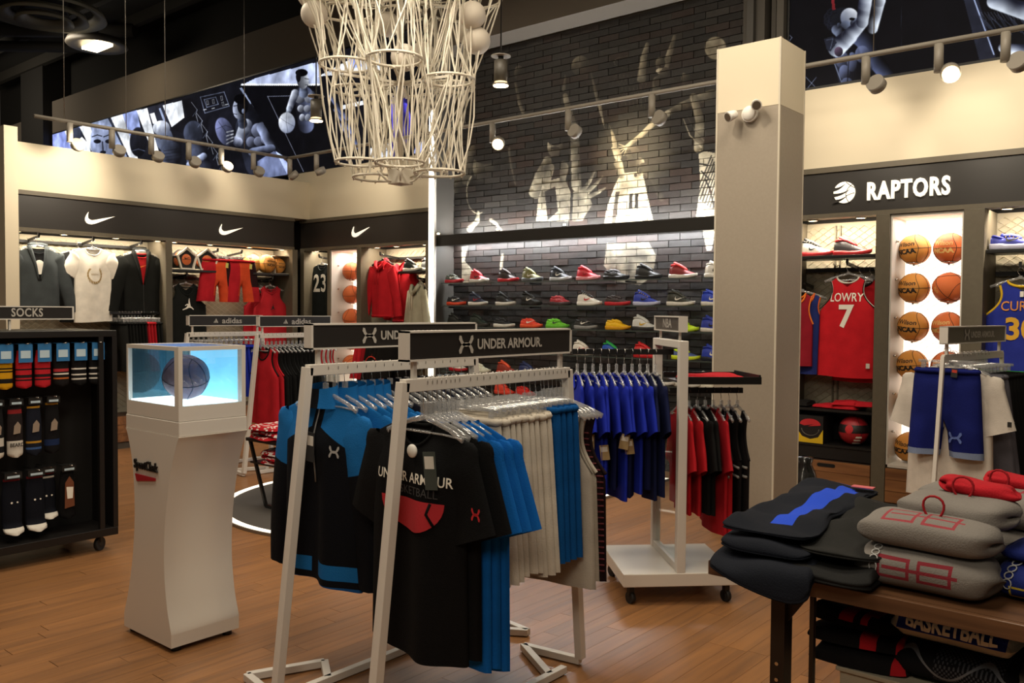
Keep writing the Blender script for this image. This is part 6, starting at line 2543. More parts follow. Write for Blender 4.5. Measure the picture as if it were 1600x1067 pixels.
for x in (X0, X1 - .035):
    for y in (Y0_, Y1_ - .02):
        fr_.box(x, x + (.035 if x > 0 else .015), y, y + .02, 1.118, Z1 - .018)
fr_.build('case_frame', WHITEGLOSS, pd)
gl = mat_clear('case_glass', (.96, .99, 1.0), .9, .02)
MB().box(X0 + .016, X1 - .036, Y0_ + .004, Y0_ + .008, 1.118, Z1 - .018).build('glass_pane', gl, pd)
MB().box(X1 - .008, X1 - .004, Y0_ + .021, Y1_ - .021, 1.118, Z1 - .018).build('glass_pane', gl, pd)
MB().box(X0 + .021, X1 - .021, Y0_ + .021, Y1_ - .021, Z1 - .008, Z1 - .004).build('glass_top', mat_clear('case_top', (.62, .75, 1), .82, .05, (.5, .62, .95)), pd)
BLUE = mat('case_blue', '#8fd8f4', .4, emit=.75, ecol='#78cdf2')
MB().box(X0 + .016, X1 - .036, Y1_ - .016, Y1_ - .010, 1.119, Z1 - .02).build('lit_back_panel', BLUE, pd)
MB().box(X0 + .006, X0 + .010, Y0_ + .021, Y1_ - .021, 1.119, Z1 - .02).build('glass_pane', mat_clear('case_side', (.35, .6, .68), .8, .05, (.3, .5, .55)), pd)
MB().box(X0 + .02, X1 - .036, Y0_ + .012, Y1_ - .02, 1.119, 1.124).build('lit_floor', mat('case_floor', '#f2fbff', .4, emit=2.2, ecol='#dff6ff'), pd)
for x in (-.19, .19):
    for y in (-.13, .13):
        MB().cyl((x, y, 0), (x, y, .026), .022, 14).build('foot', BLACKMETAL, pd)
text('SportChek', .060, mat('logo_black', '#191513', .4), pd, lambda x, y, z: (x + .015, y - .1765, z + .825), ext=.004, bold=.012, fit=.215)
MB().prism([(-.085, .0), (.085, .022), (.085, .034), (-.1, .034)], -.178, -.1725).build('logo_wedge', mat('logo_red', '#a31d28', .4), pd, loc=(.015, 0, .745))
basketball((-3.865 + cx + .005, 2.15, 1.1245 + .105), 'dark violet basketball standing inside the lit glass case', r=.105, m=mat('ball_violet', '#5d4a58', .5, bump=.4, bscale=420), seam=mat('seam_blue', '#14142c', .5), rz=.55, rx=.35, ry=.25)

# ------------------------------------------------------------------ sock stand
gd = thing('sock_stand', 'black wheeled display stand full of socks at the left edge', 'display stand', (-5.82, 1.9, 0))
GX, GB, GY0, GY1 = .32, -.30, -.9, .735
MB().box(GB, GX, GY0, GY1, .10, .15).build('base', BLACKWOOD, gd, bevel=.003)
MB().box(GB, GX, GY0, GY1, 1.37, 1.41).build('top', BLACKWOOD, gd, bevel=.003)
MB().box(GB, GX, GY1 - .03, GY1, .15, 1.37).build('end_panel', BLACKWOOD, gd)
MB().box(-.02, .02, GY0, GY1 - .03, .15, 1.37).build('centre_panel', mat('panel_black', '#0c0a09', .7), gd)
for y in (GY0 + .02, GY1 - .10):
    MB().box(GX - .03, GX, y - .015, y + .015, .15, 1.37).build('post', BLACKWOOD, gd)
for x in (GB + .08, GX - .07):
    for y in (GY0 + .1, GY1 - .09):
        caster(gd, x, y, .043, .5, .102)
for y in (GY0 + .3, .22):
    MB().box(-.008, .008, y - .006, y + .006, 1.41, 1.475).build('sign_post', WHITE, gd)
f = MB()
sg0, sg1 = -.35, .60
f.box(-.02, .02, sg0, sg1, 1.475, 1.482).box(-.02, .02, sg0, sg1, 1.553, 1.56).box(-.02, .02, sg0, sg0 + .01, 1.482, 1.553).box(-.02, .02, sg1 - .01, sg1, 1.482, 1.553)
f.build('sign_frame', WHITE, gd)
MB().box(-.016, .016, sg0 + .01, sg1 - .01, 1.482, 1.553).build('sign_panel', SIGNBLACK, gd)
text('SOCKS', .073, LETTERGREY, gd, lambda x, y, z: (.0175 - y, .318 + x * .78, 1.5175 + z), bold=.022, space=1.08)


def gw(x, y, z):
    return (-5.82 + x, 1.9 + y, z)


def sock(loc, rz, label, base, stripes, toe=None, card='#2a6fa8', L=.25, group=None, w=.085, card_h=.1, text_=None, foot=False):
    """socks hung by their card from a peg; stripes = (z from the top, height, colour)"""
    t = thing('sock_pair', label, 'socks', loc, rz, group)
    cols = [base] + [s_[2] for s_ in stripes] + ([toe] if toe else [])

    def mf(x, z, u, v):
        d = -z
        for i, s_ in enumerate(stripes):
            if s_[0] <= d <= s_[0] + s_[1]:
                return 1 + i
        if toe and d > L - .035:
            return len(cols) - 1
        return 0
    m = MB()
    nr = 26

    def fn(u, v):
        a = 2 * PI * u
        z = -.03 - (L - .03) * v
        ww = w / 2 * (.82 + .18 * smooth(v * 3)) * (1 if v < .93 else math.sqrt(max(.02, 1 - ((v - .93) / .075) ** 2)))
        fw = .018 + .012 * v
        fx = 0
        if foot and v > .8:
            fx = .05 * smooth((v - .8) / .2)
        return (ww * math.cos(a) + fx * 0, fw * math.sin(a) - fx, z)
    m.grid(fn, 12, nr, mf=mf, wrap=True)
    m.build('knit', [F(c) for c in cols], t)
    if card:
        c = MB().box(-w * .42, w * .42, -.033, -.030, -card_h, .01).box(-w * .42, w * .42, -.033, .03, .008, .011).build('card', mat('card_' + card.lstrip('#'), card, .5), t)
        MB().box(-w * .3, w * .3, -.0342, -.0332, -card_h * .75, -card_h * .3).build('card_print', mat('card_pale', '#b9cfdc', .5), c)
    if text_:
        text(text_, .03, BPRINT, t, lambda x, y, z: (x * .85, -.034, -L * .78 + z), bold=.03)
    MB().cyl((0, -.08, .012), (0, .16, .004), .003, 6).build('peg', CHROME, t)
    return t


S1 = [('#c38f16', [(.13, .006, '#1a1716'), (.15, .006, '#1a1716'), (.17, .006, '#1a1716'), (.19, .03, '#1a1716')], 'yellow and black striped socks at the near end of the top row'),
      ('#b3222b', [(.14, .008, '#241a1c'), (.175, .02, '#241a1c'), (.205, .006, '#241a1c')], 'first pair of red socks with dark bands in the top row'),
      ('#b3222b', [(.14, .008, '#241a1c'), (.175, .02, '#241a1c'), (.205, .006, '#241a1c')], 'second pair of red socks with dark bands, next to the black ones'),
      ('#191617', [(.125, .006, '#a83238'), (.15, .012, '#a83238'), (.175, .006, '#d5cfc4'), (.2, .012, '#b5632c')], 'black socks with red and orange bands in the top row'),
      ('#151415', [(.15, .008, '#d5d0c6'), (.18, .008, '#d5d0c6'), (.21, .008, '#d5d0c6')], 'first pair of black socks with white bands in the top row'),
      ('#151415', [(.15, .008, '#d5d0c6'), (.18, .008, '#d5d0c6'), (.21, .008, '#d5d0c6')], 'black socks with white bands at the far end of the top row')]
for k, (c, st, lab) in enumerate(S1):
    y = .09 + .107 * k
    sock(gw(.27, y, 1.325), PI / 2, lab, c, st, L=.255, w=.092, group='socks of the top row')
    sock(gw(.16, y + .05, 1.325), PI / 2, 'pair hanging behind the %s pair of the top row' % ORD[k], ('#7c1d28', '#241f24', '#8a1f2a', '#3b3336', '#2c3240', '#55201f')[k], [], L=.24, w=.085, group='socks behind the top row')
S2 = [('#1b1b1d', [(.22, .05, '#c7c2b8')], '#d0cabf', None, 'black and white patterned long socks, nearest of the middle row'), ('#262021', [(.05, .03, '#8d2a2c'), (.24, .09, '#cfc9bf')], '#cfc9bf', 'BEARD', 'dark socks with white lettered foot in the middle row'),
      ('#1a1d28', [(.04, .02, '#b5872c'), (.25, .02, '#b5872c'), (.29, .012, '#3d5a8c')], None, None, 'navy socks with amber bands in the middle row'), ('#151416', [(.03, .008, '#a87f2c'), (.235, .006, '#a87f2c'), (.25, .04, '#1d2c50'), (.30, .006, '#a87f2c')], None, None, 'black socks with gold edged blue panel in the middle row')]
for k, (c, st, toe, tx_, lab) in enumerate(S2):
    t = sock(gw(.24, .05 + .105 * k, 1.0), PI / 2, lab, c, st, toe, '#151515', L=.34, w=.09, card_h=.03, text_=tx_, group='socks of the middle row')
    MB().prism([(-.02, 0), (.018, .005), (.022, .05), (.005, .075), (-.015, .05)], -.0345, -.0335).build('figure_print', mat('print_flesh', '#8f7f70', .6), t, loc=(0, 0, -.2))
for k, (y, lab) in enumerate(((.14, 'first long navy socks with white toes in the bottom row'), (.27, 'second long navy socks with white toes in the bottom row'), (.36, 'third long navy socks with white toes in the bottom row'))):
    t = sock(gw(.22 - .06 * (k == 2), y, .56), PI / 2, lab, '#11131b', [(.035, .008, '#6b2026'), (.055, .006, '#b9b4aa')], '#d5d0c6', '#131313', L=.36 - .05 * (k == 2), w=.115, card_h=.03, foot=True, group='socks of the bottom row')
    MB().cyl((-.012, -.036, -.17), (-.012, -.034, -.17), .006, 8).cyl((.02, -.036, -.17), (.02, -.034, -.17), .005, 8).build('dot_print', WPRINT, t)
t = sock(gw(.2, .47, .56), PI / 2, 'black packed socks with orange and white player picture in the bottom row', '#121112', [], None, '#121212', L=.33, w=.10, card_h=.03, group='socks of the bottom row')
MB().prism([(-.03, 0), (.03, .01), (.026, .16), (0, .2), (-.026, .16)], -.0345, -.0335).build('picture_print', mat('print_rust', '#6d3c22', .6), t, loc=(0, 0, -.26))
MB().prism([(-.014, 0), (.018, .0), (.022, .07), (-.02, .075)], -.036, -.0347).build('picture_print', WPRINT, t, loc=(0, 0, -.2))

# ------------------------------------------------------------------ round floor light and the low red-shirt table
fr2 = thing('floor_platform', 'dark low floor platform with a rounded near end and a glowing white edge strip', 'floor platform', (-5.3, 4.74, 0))


def key_outline(r, y1):
    return [(r * math.cos(a), r * math.sin(a)) for a in [PI + PI * i / 48 for i in range(49)]] + [(r, y1), (-r, y1)]


def slab(mb, outer, inner, z0, z1):
    """flat slab, or a band when `inner` is given"""
    n = len(outer)
    if inner is None:
        mb.add([(x, y, z0) for x, y in outer] + [(x, y, z1) for x, y in outer],
               [tuple(range(n))[::-1], tuple(range(n, 2 * n))] + [(k, (k + 1) % n, n + (k + 1) % n, n + k) for k in range(n)])
    else:
        vs = [(x, y, z) for z in (z0, z1) for p in (outer, inner) for x, y in p]
        fs = []
        for k in range(n):
            j = (k + 1) % n
            fs += [(2 * n + k, 2 * n + j, 3 * n + j, 3 * n + k), (k, j, 2 * n + j, 2 * n + k), (n + j, n + k, 3 * n + k, 3 * n + j)]
        mb.add(vs, fs)
    return mb


slab(MB(), key_outline(1.235, 2.25), None, .0006, .018).build('mat', mat('mat_grey', '#494440', .8, bump=.1, bscale=200), fr2)
slab(MB(), key_outline(1.29, 2.305), key_outline(1.238, 2.253), .0006, .022).build('edge_light', mat('ring_white', '#f4efe2', .5, emit=1.1, ecol='#fff2dc'), fr2)
slab(MB(), key_outline(1.305, 2.32), key_outline(1.291, 2.306), .0006, .02).build('edge_trim', GREYMETAL, fr2)
tb = thing('low_table', 'low black two-tier table with red folded shirts on the round platform', 'table', (-5.62, 4.15, .0185))
MB().box(-.36, .36, -.27, .27, .50, .525).build('tabletop', BLACKWOOD, tb, bevel=.003)
MB().box(-.33, .33, -.25, .25, .325, .34).build('shelf', BLACKWOOD, tb, bevel=.003)
for y in (-.24, .24):
    for s in (-1, 1):
        MB().bar((s * .34, y, .5), (s * .13, y, .012), .022).build('leg', BLACKMETAL, tb)
    MB().bar((-.13, y, .012), (.13, y, .012), .022).build('foot_bar', BLACKMETAL, tb)
rm_ = [F('#a81c26'), F('#cfc3bd')]
for k in range(8):
    lo = k >= 5
    z = (.0185 + .5252 + .036 * (k % 3)) if not lo else (.0185 + .3402 + .034 * (k - 5))
    x, y = (-5.62 + (-.15, -.15, -.15, .18, .18)[k], 4.02 + .02 * (k % 2)) if not lo else (-5.66, 4.05)
    if k in (3, 4):
        z = .0185 + .5252 + .036 * (k - 3)
    r_ = random.Random(k)
    cells = {(i, j): r_.random() < .3 for i in range(20) for j in range(20)}
    o = folded(MB(), .3, .34, .035, 16, 16, seed=240 + k, rough=.006, mf=lambda x, z, u, v, c=cells: 1 if c[(int(u * 19), int(v * 19))] and .2 < u < .8 else 0).build('folded_shirt', rm_, None, (x, y, z), (0, 0, .15 * (k % 3 - 1)))
    tag(o, 'patterned red folded shirt, %s' % ('%s up in the left pile on the low black table' % ORD[k] if k < 3 else '%s up in the right pile on the low black table' % ORD[k - 3] if k < 5 else '%s up on the lower tier of the black table' % ORD[k - 5]), 'shirt', 'patterned folded shirts')

# ------------------------------------------------------------------ wooden table with hoodies in the front right corner
TZ = .757
wt = thing('wooden_table', 'dark wooden display table with folded hoodies and pants, front right', 'table', (-.55, 3.0, 0))
TX0, TX1, TY0, TY1 = -.74, .95, -.47, .58
bw = (TY1 - TY0) / 5
MB().box(TX0 + .01, TX1 - .01, TY0 + .01, TY1 - .01, .715, .73).build('underframe', BLACKMETAL, wt)
bme = MB().box(-.5, .5, -.5, .5, 0, 1).mesh('board', TABLEWOOD)
tt_ = MB().box(TX0, TX1, TY0 - .004, TY0 + .018, .712, TZ).build('edge_board', TABLEWOOD, wt, bevel=.002)
for k in range(5):
    o = link('board', bme, wt, ((TX0 + TX1) / 2, TY0 + .019 + (bw - .004) * (k + .5), .731))
    o.scale = (TX1 - TX0, bw - .006, TZ - .731)
DKM = mat('leg_metal', '#2c221b', .45, .4)
for x, y in ((-.52, TY0 + .06), (-.52, TY1 - .06), (.85, TY0 + .06), (.85, TY1 - .06)):
    MB().box(x - .022, x + .022, y - .03, y + .03, 0, .714).build('leg', DKM, wt)
    MB().prism([(x + .022, .714), (x + .10, .714), (x + .085, .69), (x + .022, .60)], y - .006, y + .006).build('gusset', DKM, wt)
    MB().cyl((x, y - .031, .42), (x, y - .034, .42), .006, 8).cyl((x, y - .031, .47), (x, y - .034, .47), .006, 8).build('screw', CHROME, wt)
MB().box(-.425, -.412, TY0 + .04, TY0 + .06, 0, .714).build('side_rail', DKM, wt)
LINEN = mat('crate_linen', '#a39a86', .8, bump=.3, bscale=300)
cr = thing('linen_crate', 'pale linen covered crate under the wooden table', 'crate', (-.05, 2.95, 0))
MB().box(-.88, 1.1, -.24, .4, 0.0, .44).build('body', LINEN, cr, bevel=.004)
cr.location = (-.05, 2.95, 0)
MB().box(-.89, 1.11, -.25, .41, .441, .455).build('lid', LINEN, cr, bevel=.003)


def pile(name, label, cat, loc, rz, mb, mats, group=None, rx=0, ry=0):
    o = mb.build(name, mats, None, loc, (rx, ry, rz))
    tag(o, label, cat, group)
    return o


def droop_front(edge, k=1.0, r=.045):
    """the cloth hangs over the table edge (y below `edge`, local), longer towards +x"""
    def f(x, y, z):
        if y < edge:
            d = (edge - y) * clamp(.75 + 2.2 * x, .15, 1.4)
            a = min(d / r, 1.45)
            rest = max(0, d - 1.45 * r)
            return x, edge - r * math.sin(a) - rest * .12, z - r * (1 - math.cos(a)) - rest * k
        return x, y, z
    return f


NV = F('#14171f')
NVB = pattern('navy_with_blue_panel', '#14171f', lambda x, y, z: [((x - .035 - (y * 7.0).sin() * .012).abs().lt(.036) * y.within(-.33, .40) * z.gt(.02), '#2446bc'), (y.gt(.435), '#1c3390')])


BASEZ = TZ + .0008
pile('sweat_pants', 'lower navy sweatpants draped over the table corner', 'pants', (-1.12, 2.90, BASEZ), .06, folded(MB(), .33, 1.06, .05, 26, 48, px=9, seam=.4, layers=3, seed=301, rough=.010, droop=droop_front(-.44, .8)), NV)
pile('sweat_pants', 'middle navy sweatpants in the stack on the table corner', 'pants', (-1.145, 2.96, BASEZ + .055), .09, folded(MB(), .29, .95, .034, 26, 46, px=9, seam=.4, layers=3, seed=302, rough=.008, droop=droop_front(-.43, .4)), NV)
o = pile('sweat_pants', 'upper navy sweatpants with a bright blue leg panel on the table corner', 'pants', (-1.15, 2.99, BASEZ + .096), .05, folded(MB(), .28, .90, .036, 40, 50, px=9, seam=.4, layers=3, seed=303, rough=.012), NVB)
MB().box(-.02, .06, -.02, .02, 0, .003).build('size_tag', mat('tag_pink', '#b8545a', .6), o, loc=(.06, .40, .034))
CH = F('#1a1a1a')
pile('sweat_pants', 'lower charcoal sweatpants between the navy pants and the grey hoodies', 'pants', (-.90, 2.90, BASEZ), -.02, folded(MB(), .28, .84, .06, 26, 40, p=4, px=9, seam=.4, layers=3, seed=304, rough=.010), CH)
pile('sweat_pants', 'upper charcoal sweatpants between the navy pants and the grey hoodies', 'pants', (-.91, 2.95, BASEZ + .063), .03, folded(MB(), .26, .78, .05, 26, 40, p=4, px=9, seam=.4, layers=3, seed=305, rough=.014), F('#1f1f1e'))
GH = F('#77726d', var=.08)


def frames(x, z, x0, x1, z0, z1, w):
    cx, cz = (x0 + x1) / 2, (z0 + z1) / 2
    dx, dz = (x - cx).abs(), (z - cz).abs()
    out = dx.lt((x1 - x0) / 2) * dz.lt((z1 - z0) / 2)
    inn = dx.lt((x1 - x0) / 2 - w) * dz.lt((z1 - z0) / 2 - w)
    return out - inn


def grey_letters(name, base, col, y0, y1, use_y=False):
    return pattern(name, base, lambda x, y, z: [((frames(x, y if use_y else z, -.11, -.02, y0, y1, .009).either(frames(x, y if use_y else z, .0, .09, y0, y1, .009)).either(
        (x - .005).abs().lt(.10) * ((y if use_y else z) - (y0 + y1) / 2).abs().lt(.005)) ) * ((z if use_y else y * -1.0).gt(.03)), col)])


GHM = GH


def hoodie_roll(label, loc, rz, lx, ly, h, seed, pat=None, mats=None, hood=None, string=True, badge=False):
    t = thing('folded_hoodie', label, 'hoodie', loc, rz, 'folded hoodies on the wooden table')
    roll(MB(), lx, ly, h, seed).build('body', pat or mats or GHM, t)
    if hood:
        roll(MB(), .2, .13, .05, seed + 3, .14).build('hood_lining', F('#a81c26'), t, loc=(lx * .1, ly * .3, h * .84), rot=(0, .12, .2))
    if string:
        MB().tube([(.01 + .028 * math.cos(a) * (1 + .2 * math.sin(a)), -ly * .05, h + .022 + .034 * math.sin(a)) for a in [-1.2 + 5.4 * i / 14 for i in range(15)]], .0036, 6).build('drawstring', F('#9c2229'), t)
    if badge:
        m = MB()
        for k in range(4):
            L = roll_lay(lx, ly, h, seed)
            m.tube([L(-lx * .32 + .011 * math.cos(a), 0, .004 + .019 * k + .009 * math.sin(a)) for a in [2 * PI * i / 10 for i in range(10)]], .002, 5, closed=True)
        m.build('ring_print', mat('print_silver', '#a9a9a8', .4), t)
    return t


hoodie_roll('bottom grey hoodie of the front stack with dark red outlined letters', (-.675, 2.69, BASEZ), -.03, .37, .23, .12, 311, grey_letters('grey_red_letters', '#77726d', '#7c2a33', .04, .10), badge=True, string=False)
hoodie_roll('second grey hoodie of the front stack, with a red drawstring loop', (-.675, 2.70, BASEZ + .113), -.06, .36, .22, .10, 312, grey_letters('grey_red_top', '#77726d', '#8d3c43', -.09, .0, True), string=True)
hoodie_roll('top grey hoodie of the front stack with red hood lining', (-.63, 2.84, BASEZ + .17), -.05, .30, .24, .085, 313, None, hood=True, string=True)
hoodie_roll('grey hoodie of the back stack with red hood lining and drawstring', (-.60, 3.20, BASEZ + .11), -.15, .44, .27, .12, 314, grey_letters('grey_red_back', '#77726d', '#8d3c43', -.1, .02, True), hood=True, string=True)
hoodie_roll('bottom grey hoodie of the back stack', (-.61, 3.20, BASEZ), -.1, .44, .3, .12, 315, None, string=False)
hoodie_roll('dark heather hoodie between the grey stack and the blue hoodies', (-.44, 2.98, BASEZ), -.4, .22, .24, .10, 316, None, [F('#45423f')], string=False)
BLM = [F('#1d2868'), F('#c9b13a')]
hoodie_roll('front blue hoodie with yellow outlined letters at the picture edge', (-.36, 2.82, BASEZ), -.12, .32, .26, .09, 317, pattern('blue_yellow_letters', '#1d2868', lambda x, y, z: [(frames(x, z, -.10, .02, .012, .045, .006).either(frames(x, z, .03, .15, .012, .05, .006)) * y.lt(-.03), '#c9b13a')]), None, string=False, badge=True)
hoodie_roll('second blue hoodie on top of the yellow lettered one', (-.36, 2.86, BASEZ + .091), -.2, .28, .22, .05, 318, None, [F('#1d2868')], string=False)
hoodie_roll('blue hoodie with white stripes behind at the picture edge', (-.34, 3.24, BASEZ), -.2, .30, .26, .17, 319, pattern('blue_white_stripes', '#1c2562', lambda x, y, z: [((z * 300.0).sin().gt(.3) * z.within(.06, .14), '#c9c6cc')]), None, string=False)
# under the table
CZ = .4552
RDB = [F('#121011'), F('#a31a22')]
pile('folded_shirt', 'lower black shirt with red side panels on the linen crate', 'shirt', (-.90, 2.93, CZ), .1, folded(MB(), .30, .46, .05, 20, 22, seed=321, rough=.008, mf=lambda x, z, u, v: 1 if .72 < u < .9 and v < .25 else 0, droop=droop_front(-.2, .8)), RDB)
pile('folded_shirt', 'middle black shirt with red side panels on the linen crate', 'shirt', (-.90, 2.95, CZ + .052), .05, folded(MB(), .30, .44, .05, 20, 22, seed=322, rough=.010, mf=lambda x, z, u, v: 1 if (.5 < u < .62 or .75 < u < .95) and v < .4 else 0, droop=droop_front(-.2, .5)), RDB)
pile('folded_shirt', 'upper black shirt with a red wedge on the linen crate', 'shirt', (-.91, 2.97, CZ + .104), .02, folded(MB(), .28, .42, .05, 20, 22, seed=323, rough=.012, mf=lambda x, z, u, v: 1 if (.42 < u < .48 or .55 < u < .8 - .2 * (1 - v)) and .05 < v < .8 else 0), RDB)
HX = pattern('black_honeycomb', '#141417', lambda x, y, z: [(((x * 520.0).sin() * ((z - y) * 420.0).sin()).gt(.15) * x.gt(-.04) * x.lt(.14), '#45464b'), ((((x + .06) * 30.0).sin() * .03 + z - .06).abs().lt(.004), '#6d6e72')])
pile('folded_shirt', 'black shirt with grey honeycomb pattern under the white lettered shirt', 'shirt', (-.62, 2.86, CZ), -.05, roll(MB(), .34, .27, .10, 324), HX)
o = pile('folded_shirt', 'white shirt with blue band and white block letters on the linen crate', 'shirt', (-.63, 2.88, CZ + .101), -.06, folded(MB(), .34, .20, .085, 30, 36, p=2.3, q=2.0, px=7, seam=.45, seed=325, ), pattern('white_blue_band', '#c9c2b2', lambda x, y, z: [(y.lt(-.02) * z.gt(.036) * x.within(-.15, .15), '#2a3794')]))


v, fc = fine(*text_geo('BASKETBALL', .056, xs=.8, bold=.035), .015)
L_ = roll_lay(.34, .20, .085, 325)
mb = MB()
mb.add([L_(x, y, z + .016) for x, y, z in v], fc)
mb.build('lettering', WPRINT, o)
pile('folded_shirt', 'grey folded shirt at the picture edge on the linen crate', 'shirt', (-.36, 2.88, CZ), -.1, roll(MB(), .24, .24, .09, 326), F('#6f6a62'))
pile('folded_shirt', 'black folded shirt behind the white lettered shirt', 'shirt', (-.42, 3.05, CZ + .071), -.1, folded(MB(), .36, .2, .06, 16, 16, seed=327), F('#121112'))

# ------------------------------------------------------------------ hoop-net chandelier
CHX, CHY = -5.42, 5.0
chd = thing('net_chandelier', 'large hanging chandelier of white basketball hoops, rope nets and white globes', 'chandelier', (CHX, CHY, 2.6))
ROPE = mat('rope_cream', '#ded6c4', .8)
HOOPM = mat('hoop_white', '#d8cfbd', .5)
GLOBE = mat('globe_white', '#cfc4b4', .6, emit=.02)
rc_ = random.Random(21)
levels = []
for z, n, R, r, ph in ((2.72, 5, .34, .205, .5), (3.46, 6, .47, .215, .2), (4.16, 7, .62, .225, .6), (4.95, 8, .74, .23, .1)):
    hoops = []
    for k in range(n):
        a = ph + 2 * PI * k / n
        hoops.append((R * math.cos(a), R * math.sin(a), z - 2.6 + rc_.uniform(-.05, .06), r * rc_.uniform(.93, 1.05)))
    levels.append(hoops)
for hs in levels:
    for x, y, z, r in hs:
        o = MB().tube([(x + r * math.cos(2 * PI * i / 28), y + r * math.sin(2 * PI * i / 28), z) for i in range(28)], .0115, 6, closed=True).build('hoop', HOOPM, chd)
        m = MB()
        for i in range(10):
            a = 2 * PI * i / 10
            m.sphere((x + r * math.cos(a), y + r * math.sin(a), z - .014), .009, 6, 4)
        a = math.atan2(y, x)
        m.tube([(x - r * .9 * math.cos(a + .25), y - r * .9 * math.sin(a + .25), z), (x * .25, y * .25, z - .03), (x - r * .9 * math.cos(a - .25), y - r * .9 * math.sin(a - .25), z)], .006, 5)
        tag(m.build('rope_hooks', HOOPM, o), kind='stuff')
for li in range(3):
    lo, up = levels[li], levels[li + 1]
    for (x, y, z, r) in lo:
        m = MB()
        n = 11
        for i in range(n):
            a = 2 * PI * (i + rc_.random() * .3) / n
            p = (x + r * math.cos(a), y + r * math.sin(a), z)
            c = sorted(up, key=lambda h: (h[0] - p[0]) ** 2 + (h[1] - p[1]) ** 2)
            for q in range(2):
                h = c[0] if rc_.random() < .75 else c[1]
                b = math.atan2(p[1] * 1.25 - h[1], p[0] * 1.25 - h[0]) + rc_.uniform(-.9, .9)
                e = (h[0] + h[3] * math.cos(b), h[1] + h[3] * math.sin(b), h[2])
                d = rc_.uniform(-.055, .055)
                mid = [tuple(lerp(p[j], e[j], t) * (1 - (.05 * math.sin(PI * t) if j < 2 else 0)) + d * math.sin(PI * t) * (j < 2) for j in range(3)) for t in (.3, .6, .85)]
                m.tube([p] + mid + [e], .0068, 5, caps=False)
        tag(m.build('net', ROPE, chd), kind='stuff')
for x, y, z in ((-.62, -.45, 4.18), (-.5, -.5, 3.98), (-.2, -.62, 4.3), (.42, -.5, 4.22), (.62, .2, 3.92), (.6, .28, 3.74), (-.05, .3, 3.75), (.15, -.1, 3.6), (-.5, .3, 4.1), (.25, .55, 3.95)):
    MB().sphere((x, y, z - 2.6), .11, 22, 14).build('globe', GLOBE, chd)
    MB().cyl((x, y, z - 2.6 + .11), (x, y, 2.9), .004, 6).build('globe_cord', BLACKMETAL, chd)
MB().cyl((0, 0, .0), (0, 0, 3.69), .02, 12).build('stem', HOOPM, chd)
MB().box(-.075, .075, -.075, .075, .0, .13).build('hub_box', HOOPM, chd, bevel=.006)
for k in range(5):
    a = .5 + 2 * PI * k / 5
    MB().tube([(.07 * math.cos(a), .07 * math.sin(a), .02), (.12 * math.cos(a), .12 * math.sin(a), .03), (.2 * math.cos(a), .2 * math.sin(a), .1)], .009, 6).build('hub_arm', HOOPM, chd)
for z in (3.44, 4.14, 4.93):
    for k in range(6):
        a = .2 + 2 * PI * k / 6
        MB().bar((0, 0, z - 2.6), (.5 * math.cos(a), .5 * math.sin(a), z - 2.6), .02).build('spoke', HOOPM, chd)

# ------------------------------------------------------------------ track lights
TRK = mat('track_grey', '#8c857a', .5)


def track(label, loc, rz, L, heads, cords, z):
    t = thing('track_light', label, 'track light', (*loc, z), rz)
    MB().tube([(0, 0, 0), (L, 0, 0)], .019, 10).build('rail', TRK, t)
    for (u, lit, tx_, ty_, tz_) in heads:
        st = MB().cyl((u, 0, -.012), (u, 0, -.2), .03, 14).build('stem', TRK, t)
        d = Vector((tx_, ty_, tz_)).normalized()
        p = Vector((u + .075, 0, -.215))
        h = MB().cyl(p - d * .03, p + d * .03, .062, 22).build('lamp_head', TRK, st)
        MB().cyl(p + d * .0301, p + d * .034, .052, 20).build('lens', LAMPGLOW if lit else mat('lens_off', '#6d665a', .25), h)
    for u in cords:
        MB().cyl((u, 0, .01), (u, 0, 6.29 - z), .004, 6).build('cord', GREYMETAL, t)
    return t


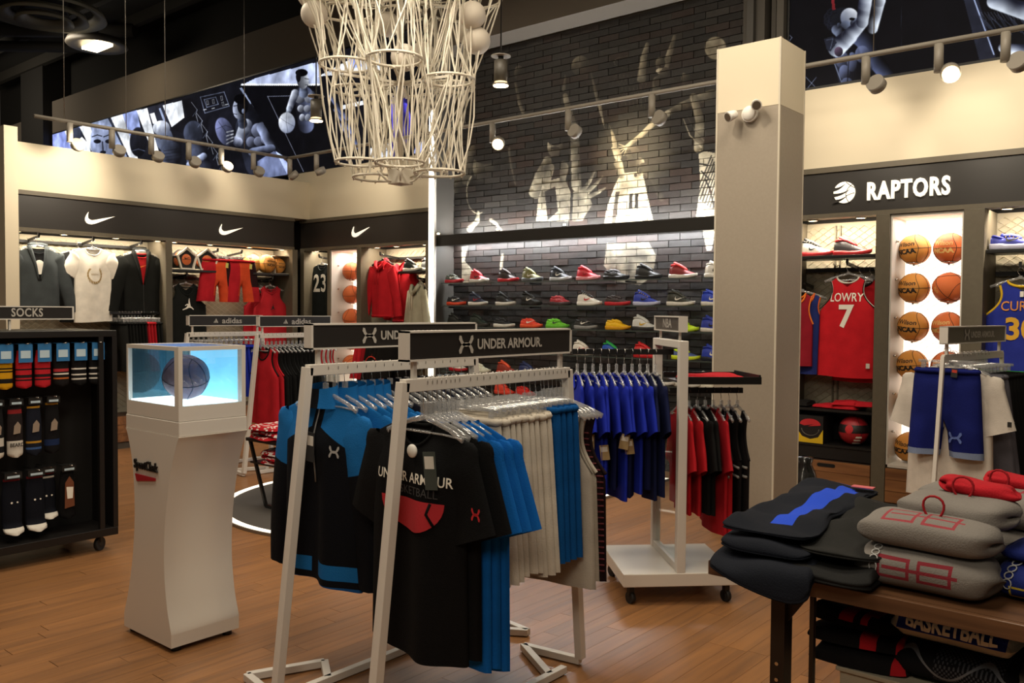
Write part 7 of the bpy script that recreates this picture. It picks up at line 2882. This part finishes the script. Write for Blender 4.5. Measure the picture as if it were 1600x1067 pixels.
track('long ceiling track light along the left display wall', (-8.94, 3.5), PI / 2, 2.9,
      [(.33, 0, .1, .7, -.5), (.75, 0, .1, .6, -.4), (1.17, 0, .1, .6, -.5), (1.6, 0, .1, .7, -.4), (2.0, 0, .1, .6, -.4), (2.42, 0, .1, .6, -.4)], (.28, .9, 1.33, 2.3), 3.39)
track('long ceiling track light across the brick mural and red team wall', (-9.0, 6.4), 0, 8.9,
      [(.1, 0, .1, .5, -.5), (.62, 0, .0, .4, -.6), (3.37, 1, .45, -.75, -.5), (4.28, 0, .1, .8, -.3), (5.15, 0, .2, .8, -.25), (6.9, 0, .15, .8, -.35), (7.38, 1, .25, -.75, -.45), (7.78, 0, .2, .8, -.3)], (3.0, 6.95, 8.2), 3.385)
for (x, y, z, lab) in ((-4.32, 5.0, 3.27, 'black hanging can spotlight right of the chandelier'), (-6.42, 4.9, 3.27, 'hanging can spotlight left of the chandelier')):
    t = thing('can_spotlight', lab, 'spotlight', (x, y, z))
    MB().cyl((0, 0, 0), (0, 0, .16), .05, 18).build('can', mat('can_grey', '#4a453d', .5), t)
    MB().cyl((0, 0, .161), (0, 0, .2), .02, 12).cyl((0, 0, .2), (0, 0, 3.02), .006, 6).build('pendant_rod', BLACKMETAL, t)
    MB().cyl((0, 0, .19), (0, 0, .195), .075, 20).build('plate', TRK, t)
    MB().tube([(.058 * math.cos(a), .058 * math.sin(a), -.02) for a in [2 * PI * i / 20 for i in range(20)]], .006, 5, closed=True).build('ring', TRK, t)
    MB().cyl((0, 0, -.03), (0, 0, -.025), .056, 20).build('lens', LAMPGLOW, t)
# ceiling lamp and round vent far left
t = thing('high_bay_lamp', 'round ceiling lamp with a lit rectangular centre, upper left', 'lamp', (-13.6, 6.25, 5.56))
MB().lathe([(.0, .06), (.2, .06), (.3, .02), (.42, 0), (.45, .03), (.42, .1), (.1, .2), (0, .2)], 36).build('reflector', mat('reflector', '#3a362f', .5), t)
MB().box(-.26, .26, -.12, .12, -.01, .03).build('lit_panel', LAMPGLOW, t)
MB().cyl((0, 0, .2), (0, 0, .74), .02, 8).build('rod', BLACKMETAL, t)
t = thing('ceiling_vent', 'large round ceiling vent with rings, upper left corner', 'vent', (-12.9, 5.2, 5.56))
for r0, r1, z in ((.78, .62, .06), (.55, .42, .0), (.36, .22, -.05)):
    MB().lathe([(r0, z + .05), (r0 + .015, z), (r1, z + .08), (r1 - .01, z + .12), (r0 - .02, z + .09)], 40).build('vent_ring', mat('vent_grey', '#77715f', .6), t)
MB().cyl((0, 0, .1), (0, 0, .74), .3, 24).build('duct', mat('duct_black', '#2a2722', .7), t)

# beams of the track heads, then spots on chandelier and pillar
spot_light('track_beam', (-5.1, 6.2, 3.25), (-4.75, 7.45, 3.12), 110, 44, 1.0, (1, .8, .48))
spot_light('track_beam', (-1.55, 6.25, 3.05), (-1.2, 7.1, 2.75), 26, 110, .5)
spot_light('track_beam', (-2.3, 6.3, 3.05), (-2.6, 7.1, 2.75), 20, 110, .5)
spot_light('track_beam', (-8.65, 4.0, 3.1), (-9.45, 3.7, 2.85), 42, 120, .6)
spot_light('track_beam', (-8.75, 5.6, 3.25), (-9.45, 5.5, 2.9), 16, 110, .7)
spot_light('track_beam', (-7.9, 6.4, 3.2), (-8.2, 7.1, 2.85), 12, 100, .7)
spot_light('chandelier_beam', (-4.3, 3.6, 4.9), (-5.4, 5.0, 3.2), 120, 40, .6, (1, .92, .78))
spot_light('pillar_beam', (-3.1, 3.6, 5.0), (-2.6, 5.7, 2.7), 150, 30, .6)
